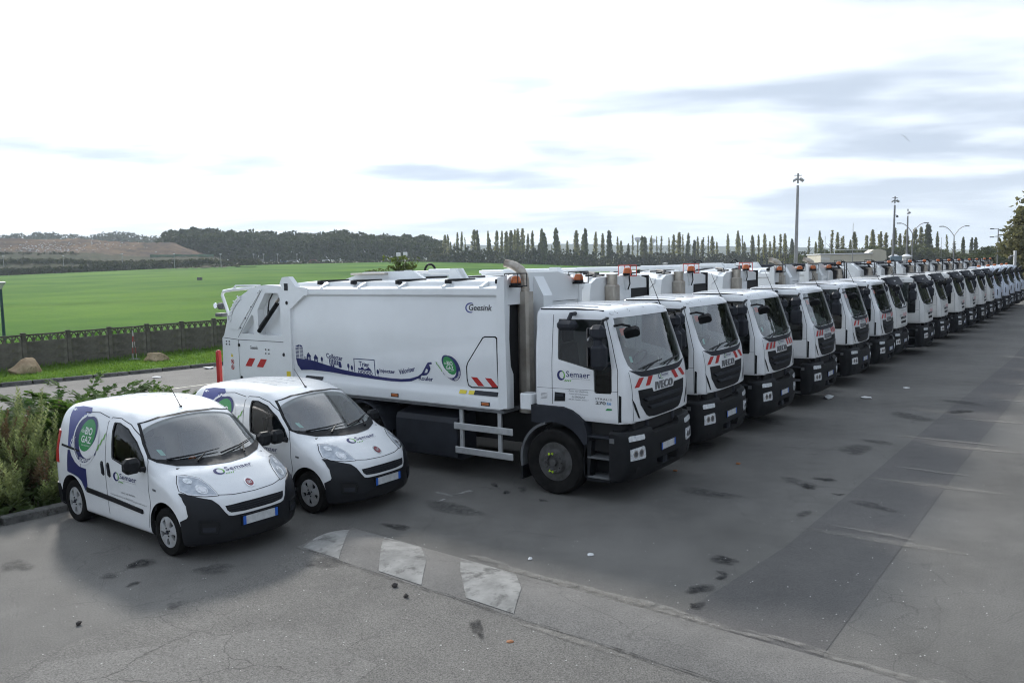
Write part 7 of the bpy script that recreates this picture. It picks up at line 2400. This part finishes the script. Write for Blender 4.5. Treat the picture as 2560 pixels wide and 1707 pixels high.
juniper(3, 90, .8, 'lower juniper half hidden by the roof of the nearest van', (-6.6, 16.9, .05))
juniper(4, 120, 1.3, 'juniper at the far left behind the tall weeds', (-10.6, 15.4, .1))
random.seed(17)
wv, wf, dv, df = [], [], [], []
def weed(loc, h, dry):
    V, Fc = (dv, df) if dry else (wv, wf)
    lean = Vector((random.uniform(-.25, .25), random.uniform(-.25, .25), 1))
    nst = random.randint(2, 4)
    for s_ in range(nst):
        ln = (lean+Vector((random.uniform(-.3, .3), random.uniform(-.3, .3), 0))).normalized(); hh = h*random.uniform(.7, 1.05)
        base = Vector(loc)
        # stem: a thin three-sided sliver
        n = len(V); w = .006
        V.extend([tuple(base+Vector((w, 0, 0))), tuple(base+Vector((-w, w, 0))), tuple(base+ln*hh)]); Fc.append((n, n+1, n+2))
        m = int(66*hh)
        for k in range(m):
            q = .12+.88*(k/m); p = base+ln*hh*q
            a = k*2.4+random.uniform(-.4, .4); l = .13*(1.25-q)+.025
            d = Vector((math.cos(a), math.sin(a), .55+.5*q)).normalized()
            wd = d.cross(Vector((0, 0, 1))).normalized()*l*.20
            n = len(V); e = p+d*l
            V.extend([tuple(p), tuple(p.lerp(e, .5)+wd), tuple(e), tuple(p.lerp(e, .5)-wd)]); Fc.extend([(n, n+1, n+2), (n, n+2, n+3)])
kd = Vector((.617, .787, 0)); kn = Vector((-.787, .617, 0))
for i in range(520):
    s = random.uniform(-3.4, 3.0); t = random.uniform(.25, 3.3)
    p = Vector((-7.15, 12.06, .07))+kd*s+kn*t
    edge = min(1, .35+t*.42)
    hh = random.uniform(.55, 1.6)*edge
    if s > 1.2: hh *= .75
    weed(tuple(p), hh, (random.random() < .22 and t > .5) )
tag(new_obj('tall_weeds', wv, wf, LEAF_WEED), 'tall pale green weeds filling the bed beside the nearest van', 'weeds', kind='stuff')
tag(new_obj('dry_weeds', dv, df, LEAF_DRY), 'reddish dry weeds among the green ones in the bed', 'weeds', kind='stuff')
gpts = []
for i in range(9000):
    s = random.uniform(-3.6, 3.2); t = random.uniform(.10, 3.2)
    p = Vector((-7.15, 12.06, .07))+kd*s+kn*t
    gpts.append((p.x, p.y, .10+random.random()*.40*min(1, t)))
v, f = leaf_cloud(gpts, .075, elong=2.0, up=.3)
tag(new_obj('bed_undergrowth', v, f, leaf_mat('undergrowth_leaves', (.022, .040, .012), (.065, .095, .028), 1.5, .3)), 'dark green undergrowth covering the planting bed', 'undergrowth', kind='stuff')
# grass tufts on the verge
random.seed(23)
gv, gf = [], []
def blade(p, h, w):
    a = random.uniform(0, 6.28); n = len(gv); dx, dy = math.cos(a)*w, math.sin(a)*w
    lx, ly = random.uniform(-.5, .5)*h, random.uniform(-.5, .5)*h
    gv.extend([(p[0]-dx, p[1]-dy, p[2]), (p[0]+dx, p[1]+dy, p[2]), (p[0]+lx, p[1]+ly, p[2]+h)]); gf.append((n, n+1, n+2))
for i in range(26000):
    s = random.uniform(0, 34)
    k = random.random(); m = random.random()
    seg_ = random.choices(range(5), [4.4, 2.8, 2.4, 2.1, 10])[0]
    A = Vector((*KP[seg_], 0)); B = Vector((*KP[seg_+1], 0)); a = A.lerp(B, k)
    b = FENCE_O+FENCE_D*((a-FENCE_O).dot(FENCE_D)+2)
    p = a.lerp(b, .04+.95*m)
    blade((p.x, p.y, .10), random.uniform(.05, .13)*(1.8 if m > .93 else 1), .022)
tag(new_obj('verge_grass', gv, gf, LEAF_GRASS), 'short green grass growing on the verge before the fence', 'grass', kind='stuff')
gv, gf = [], []
for i in range(16000):
    s = random.uniform(-34, 12); off = random.random()**2*16
    p = FENCE_O+FENCE_D*s+FENCE_N*(.4+off)
    blade((p.x, p.y, .02), random.uniform(.10, .26), .05)
tag(new_obj('crop_leaves', gv, gf, leaf_mat('crop_leaf', (.055, .145, .020), (.12, .25, .04), .5, .4)), 'young green crop plants just behind the concrete fence', 'crop', kind='stuff')

# ------------------------------------------------------------------ litter, stones, leaves, birds
random.seed(41)
def scrap(px, py, size, m, nm, label, cat, flat=.3):
    p = on_ground(px, py)
    bm = bmesh.new(); bmesh.ops.create_icosphere(bm, subdivisions=1, radius=size)
    for v in bm.verts:
        v.co *= random.uniform(.6, 1.3); v.co.z *= flat
    me = bpy.data.meshes.new(nm); bm.to_mesh(me); bm.free(); me.materials.append(m)
    o = bpy.data.objects.new(nm, me); COL.objects.link(o); o.location = (p.x, p.y, size*flat*.6+.004); o.rotation_euler = (0, 0, random.uniform(0, 6))
    tag(o, label, cat)
PAPER = mat('paper_scrap', (.74, .74, .73), .7, var=.1); STONE = mat('dark_stone', (.05, .042, .038), .8, var=.3); RUST = mat('dead_leaf', (.30, .12, .045), .8, var=.3)
scrap(2164, 995, .16, PAPER, 'paper_scrap', 'white folded paper lying on the asphalt before the middle trucks', 'litter', .15)
scrap(2070, 996, .17, mat('clear_bag', (.45, .46, .46), .3, var=.2), 'plastic_bag', 'crumpled translucent plastic bag left of the folded paper', 'litter', .35)
scrap(2265, 970, .12, PAPER, 'paper_scrap', 'small white paper scrap further out on the yard', 'litter', .12)
scrap(1477, 1388, .045, PAPER, 'paper_scrap', 'white crushed scrap on the asphalt beyond the painted bump', 'litter', .4)
scrap(1325, 1398, .03, PAPER, 'paper_scrap', 'tiny white scrap just beyond the bump', 'litter', .5)
scrap(985, 1467, .04, STONE, 'dark_stone', 'dark stone at the foot of the second painted block', 'stone', .7)
scrap(1015, 1493, .035, STONE, 'dark_stone', 'smaller reddish stone right of the dark one', 'stone', .7)
scrap(197, 1561, .04, STONE, 'dark_stone', 'dark stone alone on the asphalt at the lower left', 'stone', .7)
scrap(1276, 1605, .035, RUST, 'dead_leaf', 'rust coloured dead leaf in the foreground', 'leaf', .2)
scrap(1846, 1160, .05, RUST, 'dead_leaf', 'orange brown scrap in front of the second truck', 'litter', .35)
scrap(1688, 1178, .04, RUST, 'dead_leaf', 'small orange scrap before the bumper of the foremost truck', 'litter', .5)
scrap(522, 921, .20, PAPER, 'paper_scrap', 'white scrap on the side road near the truck tail', 'litter', .25)
scrap(392, 944, .16, PAPER, 'paper_scrap', 'white scrap in the middle of the side road', 'litter', .2)
cv, cf_ = [], []
for i in range(420):
    px = random.uniform(60, 2500); py = 1180+random.random()**.8*500
    p = on_ground(px, py)
    if py < 1330 and px < 1500: continue
    k = random.uniform(.003, .009); n = len(cv)
    cv += [(p.x-k, p.y-k*.6, .012), (p.x+k, p.y-k*.4, .012), (p.x+k*.4, p.y+k, .016), (p.x-k, p.y+k*.3, .014)]; cf_.append((n, n+1, n+2, n+3))
tag(new_obj('pale_grit', cv, cf_, mat('grit', (.50, .49, .46), .8, var=.3)), 'pale grit and chips strewn over the asphalt', 'grit', kind='stuff')
for (px, py, s) in ((2262, 342, 1.0), (2268, 350, .8), (2230, 403, .7)):
    p = at(px, py, 150)
    mb = MB().tube([(-.25, 0, 0), (0, 0, .03), (.25, 0, 0)], [.02, .07, .02], 6)
    mb.prism([(-.05, .0), (.12, .0), (.05, .55), (-.10, .7)], 'z', .0, .02)
    mb.prism([(-.05, .0), (.12, .0), (.05, -.55), (-.10, -.7)], 'z', .0, .02)
    o = mb.build('bird', mat('bird_dark', (.08, .08, .085), .8, var=.2)); o.location = tuple(p); o.rotation_euler = (R(35), R(-10), 1.0); o.scale = (s, s, s)
    tag(o, {2262: 'upper left of the pair of small dark birds high in the sky', 2268: 'lower right of the pair of small dark birds in the sky', 2230: 'single small dark bird below and left of the pair'}[px], 'bird', 'birds in the sky')

# ------------------------------------------------------------------ hazy air
hz_m = bpy.data.materials.new('haze_air'); hz_m.use_nodes = True
hn = hz_m.node_tree.nodes; hn.clear()
ho = hn.new('ShaderNodeOutputMaterial'); pv = hn.new('ShaderNodeVolumePrincipled')
pv.inputs['Color'].default_value = (.80, .88, 1.0, 1); pv.inputs['Density'].default_value = .00022; pv.inputs['Anisotropy'].default_value = .25
hz_m.node_tree.links.new(pv.outputs[0], ho.inputs['Volume'])
hx = MB().box(-4200, 4200, -80, 4700, -60, 140).build('haze', hz_m)
tag(hx, 'thin bluish haze over the fields and hills', 'haze', kind='stuff')
